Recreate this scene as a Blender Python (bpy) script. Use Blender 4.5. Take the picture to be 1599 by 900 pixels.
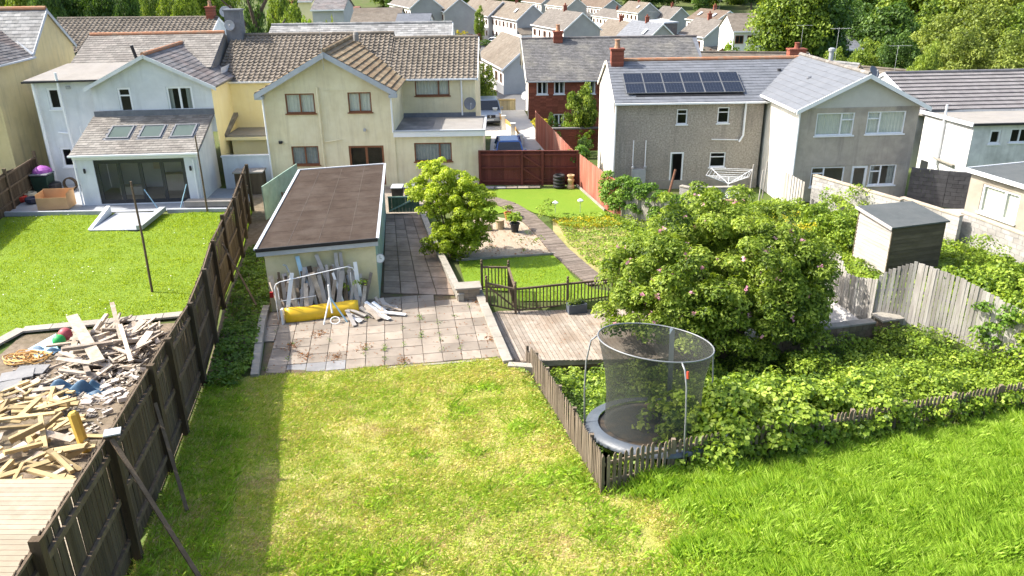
import bpy, bmesh, math, random
import numpy as np
from mathutils import Vector, Matrix, Euler
from mathutils.geometry import delaunay_2d_cdt
R_=math.radians
random.seed(7); rng=np.random.default_rng(11)
for o in list(bpy.data.objects): bpy.data.objects.remove(o)
scn=bpy.context.scene
COL=scn.collection
# ------------------------------------------------------------------ camera
FPX=1250.0; PITCH=R_(22.5); ROLL=0.015; CH=11.6
cp,sp=math.cos(PITCH),math.sin(PITCH); cr,sr=math.cos(ROLL),math.sin(ROLL)
FW=Vector((0,cp,-sp)); U0=Vector((0,sp,cp)); R0=Vector((1,0,0))
CR=R0*cr-U0*sr; CU=U0*cr+R0*sr
cam=bpy.data.cameras.new('camera'); camo=bpy.data.objects.new('camera',cam); COL.objects.link(camo)
cam.sensor_width=36; cam.lens=FPX/1599*36; cam.clip_end=3000; cam.clip_start=.1
m=Matrix((CR,CU,-FW)).transposed().to_4x4(); m.translation=(0,0,CH); camo.matrix_world=m
scn.camera=camo
# ------------------------------------------------------------------ sky and sun
SUN_EL=R_(44.5); SUN_AZ=R_(-80)      # azimuth clockwise from +Y: the sun stands left and a little behind the houses
w=bpy.data.worlds.new('World'); scn.world=w; w.use_nodes=True
nt=w.node_tree; bg=nt.nodes['Background']; sky=nt.nodes.new('ShaderNodeTexSky')
sky.sky_type='NISHITA'; sky.sun_disc=False; sky.sun_elevation=SUN_EL; sky.sun_rotation=SUN_AZ
sky.air_density=1.0; sky.dust_density=3.5; sky.ozone_density=0.6
nt.links.new(sky.outputs[0],bg.inputs[0]); bg.inputs[1].default_value=0.145
sl=bpy.data.lights.new('sun','SUN'); sl.energy=3.9; sl.angle=R_(.55); sl.color=(1,.94,.85)
so=bpy.data.objects.new('sun',sl); COL.objects.link(so)
sd=Vector((math.sin(SUN_AZ)*math.cos(SUN_EL),math.cos(SUN_AZ)*math.cos(SUN_EL),math.sin(SUN_EL)))
so.rotation_euler=(-sd).to_track_quat('-Z','Y').to_euler(); so.location=(-40,20,60)
vs=scn.view_settings; vs.view_transform='Standard'; vs.look='None'; vs.gamma=1; vs.use_curve_mapping=False; vs.exposure=1.3
# ------------------------------------------------------------------ layout helpers: where a sight line meets a height or a plane
def ray(x,y): return FW+CR*((x-799.5)/FPX)-CU*((y-450)/FPX)
def PZ(x,y,z=0.):
    d=ray(x,y); t=(z-CH)/d.z; return Vector((d.x*t,d.y*t,z))
def PY(x,y,Y):
    d=ray(x,y); t=Y/d.y; return Vector((d.x*t,Y,CH+d.z*t))
def PX(x,y,X):
    d=ray(x,y); t=X/d.x; return Vector((X,d.y*t,CH+d.z*t))
def proj(v):
    v=Vector(v)-Vector((0,0,CH)); k=v.dot(FW); return (799.5+FPX*v.dot(CR)/k,450-FPX*v.dot(CU)/k)
def sstep(a,b,t):
    t=np.clip((t-a)/(b-a),0,1); return t*t*(3-2*t)
def ramp(d,s,w=1.2): return s*.5*(d+np.sqrt(d*d+w*w))-s*.125*w
FARY=np.array([0,66,80,100,155,200,270,350,430,600,900,1500.]); FARZ=np.array([0,0,-2.6,-5,-7,-8.2,-12,-13,-6,32,85,150.])
def gz(x,y):
    x=np.asarray(x,float); y=np.asarray(y,float)
    near=ramp(21.0-y,.185)
    right=-.42+ramp(21.6-y,.235)
    k=sstep(.2,1.,x-.23*(21-y))*(1-sstep(21.6,23.5,y))
    z=near*(1-k)+right*k
    z=z-.5*sstep(-.1,.25,x+.16+(y-21.75)*.195)*sstep(21.5,22.2,y)*(1-sstep(26.0,26.5,y))*(1-sstep(11.8,12.6,x))
    z=np.where(x<-5.37-.2435*(y-5),np.minimum(z,1.28),z)
    z=z+np.interp(y,FARY,FARZ)
    z=z-1.5*sstep(2.2,4,x)*sstep(47,52,y)*(1-sstep(66,80,y))-.9*sstep(4.6,5.6,x)*sstep(36,41,y)*(1-sstep(47,52,y))
    return z
def g(x,y): return float(gz(x,y))
def PG(x,y):
    d=ray(x,y); lo,hi=3.,900.
    for _ in range(60):
        m_=(lo+hi)/2
        if CH+d.z*m_>g(d.x*m_,d.y*m_): lo=m_
        else: hi=m_
    return Vector((d.x*lo,d.y*lo,g(d.x*lo,d.y*lo)))
# ------------------------------------------------------------------ materials
MATS={}
def lin(c): return tuple(((v/12.92) if v<=.04045 else ((v+.055)/1.055)**2.4) for v in c)
def pm(name,c1,c2=None,scale=3.,rough=.85,bump=.0,bscale=40.,c3=None,lscale=.35,lamt=.5,rnd=.0,tint=0.,spec=.3,metal=0.,stretch=None,detail=6.,transl=0.,obj=False,streak=None):
    """procedural surface: two colours mixed by noise, a third blotched over at large scale, random per object, per-piece tint"""
    if name in MATS: return MATS[name]
    m=bpy.data.materials.new(name); MATS[name]=m; m.use_nodes=True; n=m.node_tree.nodes; l=m.node_tree.links
    bs=n['Principled BSDF']; bs.inputs['Roughness'].default_value=rough; bs.inputs['Metallic'].default_value=metal
    bs.inputs['Specular IOR Level'].default_value=spec
    if obj: src=n.new('ShaderNodeTexCoord').outputs['Object']
    else: src=n.new('ShaderNodeNewGeometry').outputs['Position']
    if stretch:
        mp=n.new('ShaderNodeMapping'); mp.inputs['Scale'].default_value=stretch; l.new(src,mp.inputs['Vector']); vec=mp.outputs[0]
    else: vec=src
    c2=c2 or tuple(v*.8 for v in c1)
    nz=n.new('ShaderNodeTexNoise'); nz.inputs['Scale'].default_value=scale; nz.inputs['Detail'].default_value=detail; nz.inputs['Roughness'].default_value=.65; l.new(vec,nz.inputs['Vector'])
    rp=n.new('ShaderNodeValToRGB'); rp.color_ramp.elements[0].position=.32; rp.color_ramp.elements[1].position=.68
    rp.color_ramp.elements[0].color=(*c1,1); rp.color_ramp.elements[1].color=(*c2,1); l.new(nz.outputs[0],rp.inputs[0]); out=rp.outputs[0]
    if c3:
        n2=n.new('ShaderNodeTexNoise'); n2.inputs['Scale'].default_value=lscale; n2.inputs['Detail'].default_value=5; n2.inputs['Roughness'].default_value=.6; l.new(vec,n2.inputs['Vector'])
        r2=n.new('ShaderNodeValToRGB'); r2.color_ramp.elements[0].position=.45; r2.color_ramp.elements[1].position=.66; l.new(n2.outputs[0],r2.inputs[0])
        k=n.new('ShaderNodeMath'); k.operation='MULTIPLY'; k.inputs[1].default_value=lamt; l.new(r2.outputs[0],k.inputs[0])
        mx=n.new('ShaderNodeMix'); mx.data_type='RGBA'; l.new(k.outputs[0],mx.inputs[0]); l.new(out,mx.inputs[6]); mx.inputs[7].default_value=(*c3,1); out=mx.outputs[2]
    if streak:
        mp2=n.new('ShaderNodeMapping'); mp2.inputs['Scale'].default_value=(1.7,1.7,.16); l.new(src,mp2.inputs['Vector'])
        n3=n.new('ShaderNodeTexNoise'); n3.inputs['Scale'].default_value=1.6; n3.inputs['Detail'].default_value=6; n3.inputs['Roughness'].default_value=.7; l.new(mp2.outputs[0],n3.inputs['Vector'])
        r3=n.new('ShaderNodeValToRGB'); r3.color_ramp.elements[0].position=.5; r3.color_ramp.elements[1].position=.72; l.new(n3.outputs[0],r3.inputs[0])
        k3=n.new('ShaderNodeMath'); k3.operation='MULTIPLY'; k3.inputs[1].default_value=streak[1]; l.new(r3.outputs[0],k3.inputs[0])
        m3=n.new('ShaderNodeMix'); m3.data_type='RGBA'; l.new(k3.outputs[0],m3.inputs[0]); l.new(out,m3.inputs[6]); m3.inputs[7].default_value=(*streak[0],1); out=m3.outputs[2]
    if rnd or tint:
        hs=n.new('ShaderNodeHueSaturation'); l.new(out,hs.inputs['Color'])
        if tint: a=n.new('ShaderNodeAttribute'); a.attribute_name='tint'; f=a.outputs['Fac']; amt=tint
        else: f=n.new('ShaderNodeObjectInfo').outputs['Random']; amt=rnd
        mr=n.new('ShaderNodeMapRange'); mr.inputs['To Min'].default_value=1-amt; mr.inputs['To Max'].default_value=1+amt; l.new(f,mr.inputs[0]); l.new(mr.outputs[0],hs.inputs['Value']); out=hs.outputs[0]
    l.new(out,bs.inputs['Base Color'])
    if bump:
        nb=n.new('ShaderNodeTexNoise'); nb.inputs['Scale'].default_value=bscale; nb.inputs['Detail'].default_value=4; l.new(vec,nb.inputs['Vector'])
        b=n.new('ShaderNodeBump'); b.inputs['Strength'].default_value=min(1,bump*1.2); b.inputs['Distance'].default_value=.02; l.new(nb.outputs[0],b.inputs['Height']); l.new(b.outputs[0],bs.inputs['Normal'])
    if transl:
        t=n.new('ShaderNodeBsdfTranslucent'); l.new(out,t.inputs[0]); ms=n.new('ShaderNodeMixShader'); ms.inputs[0].default_value=transl
        l.new(bs.outputs[0],ms.inputs[1]); l.new(t.outputs[0],ms.inputs[2]); l.new(ms.outputs[0],n['Material Output'].inputs[0])
    return m
def leafmat(name,cols,rough=.55,transl=.35,spec=.35):
    if name in MATS: return MATS[name]
    m=bpy.data.materials.new(name); MATS[name]=m; m.use_nodes=True; n=m.node_tree.nodes; l=m.node_tree.links
    bs=n['Principled BSDF']; bs.inputs['Roughness'].default_value=rough; bs.inputs['Specular IOR Level'].default_value=spec
    a=n.new('ShaderNodeAttribute'); a.attribute_name='tint'
    rp=n.new('ShaderNodeValToRGB'); e=rp.color_ramp.elements
    for i,c in enumerate(cols):
        q=e[0] if i==0 else (e[1] if i==len(cols)-1 else None)
        if q is None: continue
        q.color=(*c,1); q.position=i/(len(cols)-1)
    for i,c in enumerate(cols[1:-1],1):
        q=e.new(i/(len(cols)-1)); q.color=(*c,1)
    l.new(a.outputs['Fac'],rp.inputs[0]); l.new(rp.outputs[0],bs.inputs['Base Color'])
    t=n.new('ShaderNodeBsdfTranslucent'); mc=n.new('ShaderNodeMix'); mc.data_type='RGBA'; mc.blend_type='MULTIPLY'; mc.inputs[0].default_value=1; mc.inputs[7].default_value=(1.25,1.2,.55,1)
    l.new(rp.outputs[0],mc.inputs[6]); l.new(mc.outputs[2],t.inputs[0])
    ms=n.new('ShaderNodeMixShader'); ms.inputs[0].default_value=transl; l.new(bs.outputs[0],ms.inputs[1]); l.new(t.outputs[0],ms.inputs[2]); l.new(ms.outputs[0],n['Material Output'].inputs[0])
    return m
def glassmat(name,tintc=(.8,.85,.85),mixf=.62,rough=.03,dark=(.02,.025,.03)):
    """window glass: part see-through, part mirror of the sky"""
    if name in MATS: return MATS[name]
    m=bpy.data.materials.new(name); MATS[name]=m; m.use_nodes=True; n=m.node_tree.nodes; l=m.node_tree.links
    bs=n['Principled BSDF']; bs.inputs['Base Color'].default_value=(*dark,1); bs.inputs['Roughness'].default_value=rough; bs.inputs['Specular IOR Level'].default_value=.9
    t=n.new('ShaderNodeBsdfTransparent'); t.inputs[0].default_value=(*tintc,1)
    ms=n.new('ShaderNodeMixShader'); ms.inputs[0].default_value=mixf
    l.new(bs.outputs[0],ms.inputs[1]); l.new(t.outputs[0],ms.inputs[2]); l.new(ms.outputs[0],n['Material Output'].inputs[0]); return m
# ------------------------------------------------------------------ objects
WLOC={}
def wl(o): return WLOC.get(o.name,Vector((0,0,0))) if o else Vector((0,0,0))
def tagp(o,label=None,cat=None,group=None,kind=None):
    if label: o['label']=label
    if cat: o['category']=cat
    if group: o['group']=group
    if kind: o['kind']=kind
    return o
def thing(name,loc,label,cat,group=None):
    o=bpy.data.objects.new(name,None); o.empty_display_size=.2; COL.objects.link(o); o.location=loc; WLOC[o.name]=Vector(loc)
    return tagp(o,label,cat,group)
def linkmesh(name,me,mat,parent=None,loc=None,rot=None,scale=None):
    o=bpy.data.objects.new(name,me); COL.objects.link(o)
    if mat and not me.materials: me.materials.append(mat)
    L=Vector(loc) if loc is not None else wl(parent)
    if parent: o.parent=parent; o.location=L-wl(parent)
    else: o.location=L
    WLOC[o.name]=L
    if rot is not None: o.rotation_euler=rot
    if scale is not None: o.scale=scale
    return o
class MB:
    def __init__(s,xf=None): s.v=[];s.f=[];s.t=[];s.xf=xf
    def add(s,vs,fs,t=None):
        n=len(s.v); s.v+= [tuple(s.xf@Vector(p)) if s.xf else tuple(p) for p in vs]; s.f+=[tuple(i+n for i in f) for f in fs]
        s.t+=[t if t is not None else .5]*len(fs); return s
    def quad(s,a,b,c,d,t=None): return s.add([a,b,c,d],[(0,1,2,3)],t)
    def poly(s,*p,t=None): return s.add(p,[tuple(range(len(p)))],t)
    def box(s,x0,x1,y0,y1,z0,z1,t=None):
        v=[(x0,y0,z0),(x1,y0,z0),(x1,y1,z0),(x0,y1,z0),(x0,y0,z1),(x1,y0,z1),(x1,y1,z1),(x0,y1,z1)]
        return s.add(v,[(0,3,2,1),(4,5,6,7),(0,1,5,4),(1,2,6,5),(2,3,7,6),(3,0,4,7)],t)
    def bar(s,a,b,w,h=None,up=(0,0,1),t=None):
        a,b=Vector(a),Vector(b); h=h or w; d=(b-a).normalized(); up=Vector(up)
        if abs(d.dot(up))>.97: up=Vector((1,0,0))
        sx=d.cross(up).normalized(); sz=sx.cross(d).normalized(); v=[]
        for p in (a,b):
            for i,j in ((-1,-1),(1,-1),(1,1),(-1,1)): v.append(p+sx*(w/2*i)+sz*(h/2*j))
        return s.add(v,[(0,1,2,3),(7,6,5,4),(0,4,5,1),(1,5,6,2),(2,6,7,3),(3,7,4,0)],t)
    def tube(s,pts,r,n=8,t=None,cap=True):
        pts=[Vector(p) for p in pts]; rs=r if isinstance(r,(list,tuple)) else [r]*len(pts); v=[];f=[]
        up=Vector((0,0,1)); d0=(pts[1]-pts[0]).normalized()
        if abs(d0.dot(up))>.9: up=Vector((1,0,0))
        sx=d0.cross(up).normalized()
        for i,p in enumerate(pts):
            d=(pts[min(i+1,len(pts)-1)]-pts[max(i-1,0)]).normalized(); sx=(sx-d*sx.dot(d)).normalized(); sy=d.cross(sx)
            for k in range(n): a=2*math.pi*k/n; v.append(p+(sx*math.cos(a)+sy*math.sin(a))*rs[i])
        for i in range(len(pts)-1):
            for k in range(n): f.append((i*n+k,i*n+(k+1)%n,(i+1)*n+(k+1)%n,(i+1)*n+k))
        if cap: f+= [tuple(range(n-1,-1,-1)),tuple((len(pts)-1)*n+k for k in range(n))]
        return s.add(v,f,t)
    def lathe(s,c,prof,n=16,t=None,axis=None):
        c=Vector(c); v=[];f=[]
        for r,z in prof:
            for k in range(n): a=2*math.pi*k/n; v.append(c+Vector((r*math.cos(a),r*math.sin(a),z)))
        for i in range(len(prof)-1):
            for k in range(n): f.append((i*n+k,i*n+(k+1)%n,(i+1)*n+(k+1)%n,(i+1)*n+k))
        f+=[tuple(range(n-1,-1,-1)),tuple((len(prof)-1)*n+k for k in range(n))]
        return s.add(v,f,t)
    def prism(s,poly,z0,z1,t=None):
        n=len(poly); v=[(p[0],p[1],z0) for p in poly]+[(p[0],p[1],z1) for p in poly]
        return s.add(v,[tuple(range(n-1,-1,-1)),tuple(range(n,2*n))]+[(i,(i+1)%n,n+(i+1)%n,n+i) for i in range(n)],t)
    def slab(s,pts,th,t=None):
        """a flat polygon with thickness below it along its normal"""
        P=[Vector(p) for p in pts]; nn=(P[1]-P[0]).cross(P[-1]-P[0]).normalized(); n=len(P); v=P+[p-nn*th for p in P]
        return s.add(v,[tuple(range(n)),tuple(range(2*n-1,n-1,-1))]+[((i+1)%n,i,n+i,n+(i+1)%n) for i in range(n)],t)
    def mesh(s,name,off=Vector((0,0,0)),smooth=False,tint=True):
        me=bpy.data.meshes.new(name); me.from_pydata([(p[0]-off[0],p[1]-off[1],p[2]-off[2]) for p in s.v],[],s.f)
        if tint:
            a=me.attributes.new('tint','FLOAT','FACE'); a.data.foreach_set('value',[float(x) for x in s.t])
        if smooth: me.polygons.foreach_set('use_smooth',[True]*len(me.polygons))
        me.validate(); return me
    def build(s,name,mat,parent=None,smooth=False,bevel=0,recalc=True,origin=None):
        off=wl(parent) if parent else (Vector(origin) if origin is not None else Vector((0,0,0)))
        me=s.mesh(name,off,smooth)
        if recalc:
            bm=bmesh.new(); bm.from_mesh(me); bmesh.ops.recalc_face_normals(bm,faces=bm.faces)
            bm.to_mesh(me); bm.free()
        o=linkmesh(name,me,mat,parent,loc=off)
        if bevel:
            b=o.modifiers.new('bevel','BEVEL'); b.width=bevel; b.segments=2; b.limit_method='ANGLE'
        return o
def frame(o,yaw): return Matrix.Translation(Vector(o))@Matrix.Rotation(R_(yaw),4,'Z')
def npmesh(name,verts,faces4=None,faces3=None,tint=None,smooth=False):
    """fast mesh from numpy arrays of quads or triangles"""
    me=bpy.data.meshes.new(name); nv=len(verts); me.vertices.add(nv); me.vertices.foreach_set('co',np.asarray(verts,np.float32).ravel())
    fs=faces4 if faces4 is not None else faces3; k=fs.shape[1]; nf=len(fs)
    me.loops.add(nf*k); me.loops.foreach_set('vertex_index',fs.astype(np.int32).ravel()); me.polygons.add(nf)
    me.polygons.foreach_set('loop_start',np.arange(0,nf*k,k,dtype=np.int32)); me.polygons.foreach_set('loop_total',np.full(nf,k,np.int32))
    if smooth: me.polygons.foreach_set('use_smooth',np.ones(nf,bool))
    me.update(calc_edges=True)
    if tint is not None:
        a=me.attributes.new('tint','FLOAT','FACE'); a.data.foreach_set('value',np.asarray(tint,np.float32))
    return me
def leaves_mesh(name,C,N,size,tint,aspect=.55,fold=.25,jit=.6):
    """C centres, N preferred normals; each leaf a folded diamond of two triangles... written as one bent quad pair"""
    n=len(C); N=N+rng.normal(0,jit,(n,3)); N/=np.linalg.norm(N,axis=1)[:,None]+1e-9
    A=rng.normal(0,1,(n,3)); A-=N*np.sum(A*N,1)[:,None]; A/=np.linalg.norm(A,axis=1)[:,None]+1e-9; B=np.cross(N,A)
    s=(size*rng.uniform(.5,1.45,n))[:,None] if np.isscalar(size) else size[:,None]
    v=np.empty((n,4,3)); v[:,0]=C-A*s*.5; v[:,1]=C+B*s*aspect*.5+N*s*fold*.3; v[:,2]=C+A*s*.5-N*s*fold*.4; v[:,3]=C-B*s*aspect*.5+N*s*fold*.3
    i=np.arange(n)[:,None]*4; f=np.concatenate([i+np.array([[0,1,2]]),i+np.array([[0,2,3]])],1).reshape(-1,3)
    return npmesh(name,v.reshape(-1,3),faces3=f,tint=np.repeat(tint,2))
def blob_leaves(clumps,per,size,flat=0.,top=0.):
    """leaves over the shells of many small clumps: returns centres, normals, tints"""
    Cs=[];Ns=[];Ts=[]
    for (c,r) in clumps:
        k=max(4,int(per*r*r)); d=rng.normal(0,1,(k,3)); d/=np.linalg.norm(d,axis=1)[:,None]
        d[:,2]=np.where(d[:,2]<-.3,-d[:,2],d[:,2]); rad=r*(1.08-.5*rng.random(k)**1.8)[:,None]
        Cs.append(np.array(c)+d*rad*np.array([1,1,.8])); Ns.append(d+np.array([0,0,.5])); Ts.append(np.clip(rng.normal(.5,.2,k)+rng.normal(0,.16),0,1))
    return np.concatenate(Cs),np.concatenate(Ns),np.concatenate(Ts)
def patch(name,poly,mat,lift=.01,step=.5,kind='structure',zf=None,parent=None,label=None):
    """a sheet draped on the ground inside a plan polygon"""
    poly=[(p[0],p[1]) for p in poly]; xs=[p[0] for p in poly]; ys=[p[1] for p in poly]; pts=[Vector(p) for p in poly]
    n=len(pts); E=[]; P=[]
    for i in range(n):
        a,b=Vector(poly[i]),Vector(poly[(i+1)%n]); k=max(1,int((b-a).length/step))
        for j in range(k): P.append(a+(b-a)*(j/k))
    nb=len(P); E=[(i,(i+1)%nb) for i in range(nb)]
    x=min(xs)+step*.5
    while x<max(xs):
        y=min(ys)+step*.5
        while y<max(ys):
            if inside(poly,x,y,step*.3): P.append(Vector((x+random.uniform(-.1,.1)*step,y+random.uniform(-.1,.1)*step)))
            y+=step
        x+=step
    v,e,f,_,_,_=delaunay_2d_cdt(P,E,[list(range(nb))],1,1e-5)
    zz=zf or g
    me=bpy.data.meshes.new(name); me.from_pydata([(p.x,p.y,zz(p.x,p.y)+lift) for p in v],[],f); me.polygons.foreach_set('use_smooth',[True]*len(me.polygons))
    bm=bmesh.new(); bm.from_mesh(me); bmesh.ops.recalc_face_normals(bm,faces=bm.faces)
    if sum(fc.normal.z for fc in bm.faces)<0: bmesh.ops.reverse_faces(bm,faces=bm.faces)
    bm.to_mesh(me); bm.free()
    o=linkmesh(name,me,mat,parent,loc=(0,0,0) if not parent else None)
    if not parent: o['kind']=kind
    return o
def inside(poly,x,y,pad=0):
    c=False; n=len(poly); j=n-1
    for i in range(n):
        xi,yi=poly[i][0],poly[i][1]; xj,yj=poly[j][0],poly[j][1]
        if ((yi>y)!=(yj>y)) and x<(xj-xi)*(y-yi)/(yj-yi)+xi: c=not c
        if pad:
            dx,dy=xj-xi,yj-yi; L=dx*dx+dy*dy
            if L>0:
                t=max(0,min(1,((x-xi)*dx+(y-yi)*dy)/L))
                if (x-xi-t*dx)**2+(y-yi-t*dy)**2<pad*pad: return False
        j=i
    return c
def inside_np(poly,x,y):
    c=np.zeros(len(x),bool); n=len(poly); j=n-1
    for i in range(n):
        xi,yi=poly[i][0],poly[i][1]; xj,yj=poly[j][0],poly[j][1]
        with np.errstate(divide='ignore',invalid='ignore'):
            c^=((yi>y)!=(yj>y))&(x<(xj-xi)*(y-yi)/(yj-yi+1e-12)+xi)
        j=i
    return c
def scatter(poly,n):
    xs=[p[0] for p in poly]; ys=[p[1] for p in poly]; out=np.zeros((0,2))
    while len(out)<n:
        q=np.stack([rng.uniform(min(xs),max(xs),n),rng.uniform(min(ys),max(ys),n)],1); out=np.concatenate([out,q[inside_np(poly,q[:,0],q[:,1])]])
    return out[:n]
def vnoise(x,y,s,seed=0):
    """smooth value noise for patchiness of growth"""
    r=np.random.default_rng(seed).random((64,64)); u=x/s; v=y/s; i=np.floor(u).astype(int); j=np.floor(v).astype(int); fu=u-i; fv=v-j; fu=fu*fu*(3-2*fu); fv=fv*fv*(3-2*fv)
    a=r[i%64,j%64];b=r[(i+1)%64,j%64];c=r[i%64,(j+1)%64];d=r[(i+1)%64,(j+1)%64]
    return (a*(1-fu)+b*fu)*(1-fv)+(c*(1-fu)+d*fu)*fv
def grass(name,poly,dens,h,wd,mat,label,patchy=1.0,lean=.5,tshift=0.,seed=1,zf=None,mask=None):
    xs=np.array([p[:2] for p in poly]); area=abs(sum(xs[i-1][0]*xs[i][1]-xs[i][0]*xs[i-1][1] for i in range(len(xs))))/2
    n=int(area*dens); q=scatter(poly,n)
    if mask is not None: q=q[mask(q[:,0],q[:,1])]; n=len(q)
    x,y=q[:,0],q[:,1]; z=(zf or gz)(x,y)
    pn=.35*vnoise(x,y,.9,seed)+.45*vnoise(x,y,.28,seed+1)+.2*vnoise(x,y,2.3,seed+2); pn=np.clip((pn-.5)*1.7+.5,0,1.1)
    hh=h*(.45+1.1*pn*patchy)*rng.uniform(.5,1.3,n); a=rng.uniform(0,2*np.pi,n); ln=hh*lean*rng.uniform(.2,1.6,n)
    b=a+rng.normal(1.57,.5,n); dx,dy=np.cos(a)*ln,np.sin(a)*ln; wx,wy=np.cos(b)*wd*.5,np.sin(b)*wd*.5
    v=np.empty((n,4,3)); 
    v[:,0]=np.stack([x-wx,y-wy,z-.01],1); v[:,1]=np.stack([x+wx,y+wy,z-.01],1)
    v[:,2]=np.stack([x+dx*.4+wx*.8,y+dy*.4+wy*.8,z+hh*.6],1); v[:,3]=np.stack([x+dx,y+dy,z+hh],1)
    i=np.arange(n)[:,None]*4; f=np.concatenate([i+np.array([[0,1,2]]),i+np.array([[0,2,3]])],1).reshape(-1,3)
    t=np.clip(.15+.75*(.35*vnoise(x,y,.22,seed+5)+.35*vnoise(x,y,.7,seed+7)+.3*vnoise(x,y,1.9,seed+6))+rng.normal(0,.24,n)+tshift,0,1)
    me=npmesh(name,v.reshape(-1,3),faces3=f,tint=np.repeat(t,2)); o=linkmesh(name,me,mat); tagp(o,label,'grass',None,'stuff'); return o
# ------------------------------------------------------------------ surface library
M_render_cream=pm('cream_render',(.70,.63,.41),(.76,.70,.49),2.2,.92,.25,60,c3=(.54,.46,.29),lscale=.45,lamt=.5,streak=((.40,.34,.22),.42))
M_render_yellow=pm('yellow_paint_render',(.86,.77,.44),(.90,.82,.52),1.6,.9,.2,60,c3=(.74,.63,.33),lscale=.5,lamt=.3,streak=((.6,.5,.27),.2))
M_render_white=pm('white_render',(.62,.65,.68),(.70,.72,.73),1.8,.88,.2,60,c3=(.47,.49,.49),lscale=.5,lamt=.45,streak=((.36,.37,.36),.3))
M_render_tan=pm('tan_yellow_render',(.57,.47,.25),(.62,.52,.29),1.2,.9,.2,60,c3=(.34,.29,.19),lscale=.4,lamt=.55,streak=((.25,.22,.16),.5))
M_pebble=pm('grey_pebbledash',(.25,.222,.19),(.50,.445,.38),11,.95,.9,70,c3=(.24,.21,.18),lscale=.5,lamt=.4,detail=3,streak=((.16,.15,.13),.5))
M_grey_rend=pm('stained_grey_render',(.38,.34,.28),(.47,.42,.35),2.,.93,.35,50,c3=(.22,.20,.18),lscale=.55,lamt=.62,streak=((.17,.155,.14),.6))
M_white_side=pm('white_painted_side',(.72,.70,.63),(.80,.78,.72),1.4,.9,.2,50,c3=(.50,.45,.35),lscale=.4,lamt=.5,streak=((.45,.40,.32),.4))
M_white_right=pm('weathered_white_render',(.66,.66,.64),(.75,.75,.73),1.6,.9,.25,50,c3=(.30,.30,.29),lscale=.5,lamt=.65,streak=((.28,.28,.27),.4))
M_upvc=pm('white_upvc',(.74,.76,.78),(.80,.81,.82),3,.4,0,spec=.4)
M_trimgrey=pm('pale_grey_trim',(.38,.41,.45),(.46,.49,.53),2,.5,.05,spec=.35,c3=(.30,.32,.34),lamt=.5)
M_brownframe=pm('brown_window_frame',(.17,.065,.03),(.23,.09,.04),6,.45,.05,spec=.4)
M_blackframe=pm('anthracite_frame',(.018,.02,.024),(.03,.033,.037),4,.35,0,spec=.5)
M_gutter=pm('grey_gutter',(.33,.34,.35),(.42,.43,.44),3,.5)
M_pantile=pm('weathered_concrete_pantile',(.135,.112,.09),(.225,.198,.16),9.,.93,.3,60,tint=.2,c3=(.11,.095,.072),lscale=.5,lamt=.4)
M_browntile=pm('mossy_brown_tile',(.18,.125,.07),(.24,.17,.10),5,.93,.4,60,tint=.16,c3=(.36,.31,.2),lscale=1.4,lamt=.5)
M_slate=pm('old_grey_slate',(.085,.083,.083),(.15,.147,.145),6,.75,.25,60,tint=.2,c3=(.22,.21,.18),lscale=.6,lamt=.6)
M_slate_brown=pm('brownish_slate',(.14,.128,.115),(.21,.195,.175),2.5,.8,.25,60,tint=.22,c3=(.27,.26,.235),lscale=.5,lamt=.5)
M_slate_blue=pm('smooth_blue_grey_slate',(.115,.125,.14),(.15,.16,.18),2,.6,.12,60,tint=.10,spec=.45)
M_slate_pale=pm('pale_lichened_slate',(.20,.205,.205),(.30,.30,.29),3,.8,.25,60,tint=.25,c3=(.15,.145,.145),lscale=.7,lamt=.5)
M_slate_white=pm('pale_new_slate',(.125,.135,.15),(.15,.16,.175),1.4,.55,.08,60,tint=.05,spec=.45)
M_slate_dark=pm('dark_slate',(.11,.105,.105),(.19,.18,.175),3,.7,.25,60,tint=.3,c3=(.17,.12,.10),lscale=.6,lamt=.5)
M_darktile=pm('dark_grey_ribbed_tile',(.115,.11,.115),(.165,.16,.165),3,.6,.15,60,tint=.12,spec=.4)
M_estate_tile=pm('estate_brown_tile',(.135,.115,.092),(.185,.16,.13),2.2,.93,.2,30,tint=.12,rnd=0,c3=(.12,.095,.072),lscale=.3,lamt=.5)
M_estate_tile2=pm('estate_grey_tile',(.12,.108,.095),(.165,.15,.135),2.2,.93,.2,30,tint=.12,c3=(.10,.09,.08),lscale=.3,lamt=.5)
M_estate_tile3=pm('estate_dark_brown_tile',(.105,.078,.058),(.15,.115,.088),2.2,.93,.2,30,tint=.12,c3=(.16,.13,.1),lscale=.3,lamt=.5)
M_deck_new=pm('pale_new_decking',(.27,.225,.165),(.34,.295,.225),4,.8,.15,40,rnd=.08,c3=(.24,.195,.135),lscale=1,lamt=.4)
M_terracotta=pm('terracotta_ridge',(.36,.16,.085),(.42,.22,.13),6,.9,.2,50,c3=(.30,.26,.19),lscale=2,lamt=.6)
M_lead=pm('lead_flashing',(.12,.13,.15),(.18,.19,.21),3,.6,.1)
M_felt=pm('brown_roofing_felt',(.046,.034,.027),(.066,.050,.040),1.7,1.,.5,150,spec=.08,c3=(.082,.066,.055),lscale=1.1,lamt=.7)
M_feltgrey=pm('grey_roofing_felt',(.07,.08,.082),(.09,.10,.102),3,.85,.4,150,c3=(.115,.122,.122),lscale=.8,lamt=.4)
M_feltlight=pm('weathered_flat_roof',(.22,.205,.185),(.28,.265,.24),1.4,.9,.3,60,c3=(.24,.23,.22),lscale=.6,lamt=.6)
M_feltdark=pm('dark_wet_flat_roof',(.12,.115,.115),(.19,.18,.18),1.2,.7,.3,60,c3=(.4,.38,.35),lscale=.9,lamt=.55)
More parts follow.
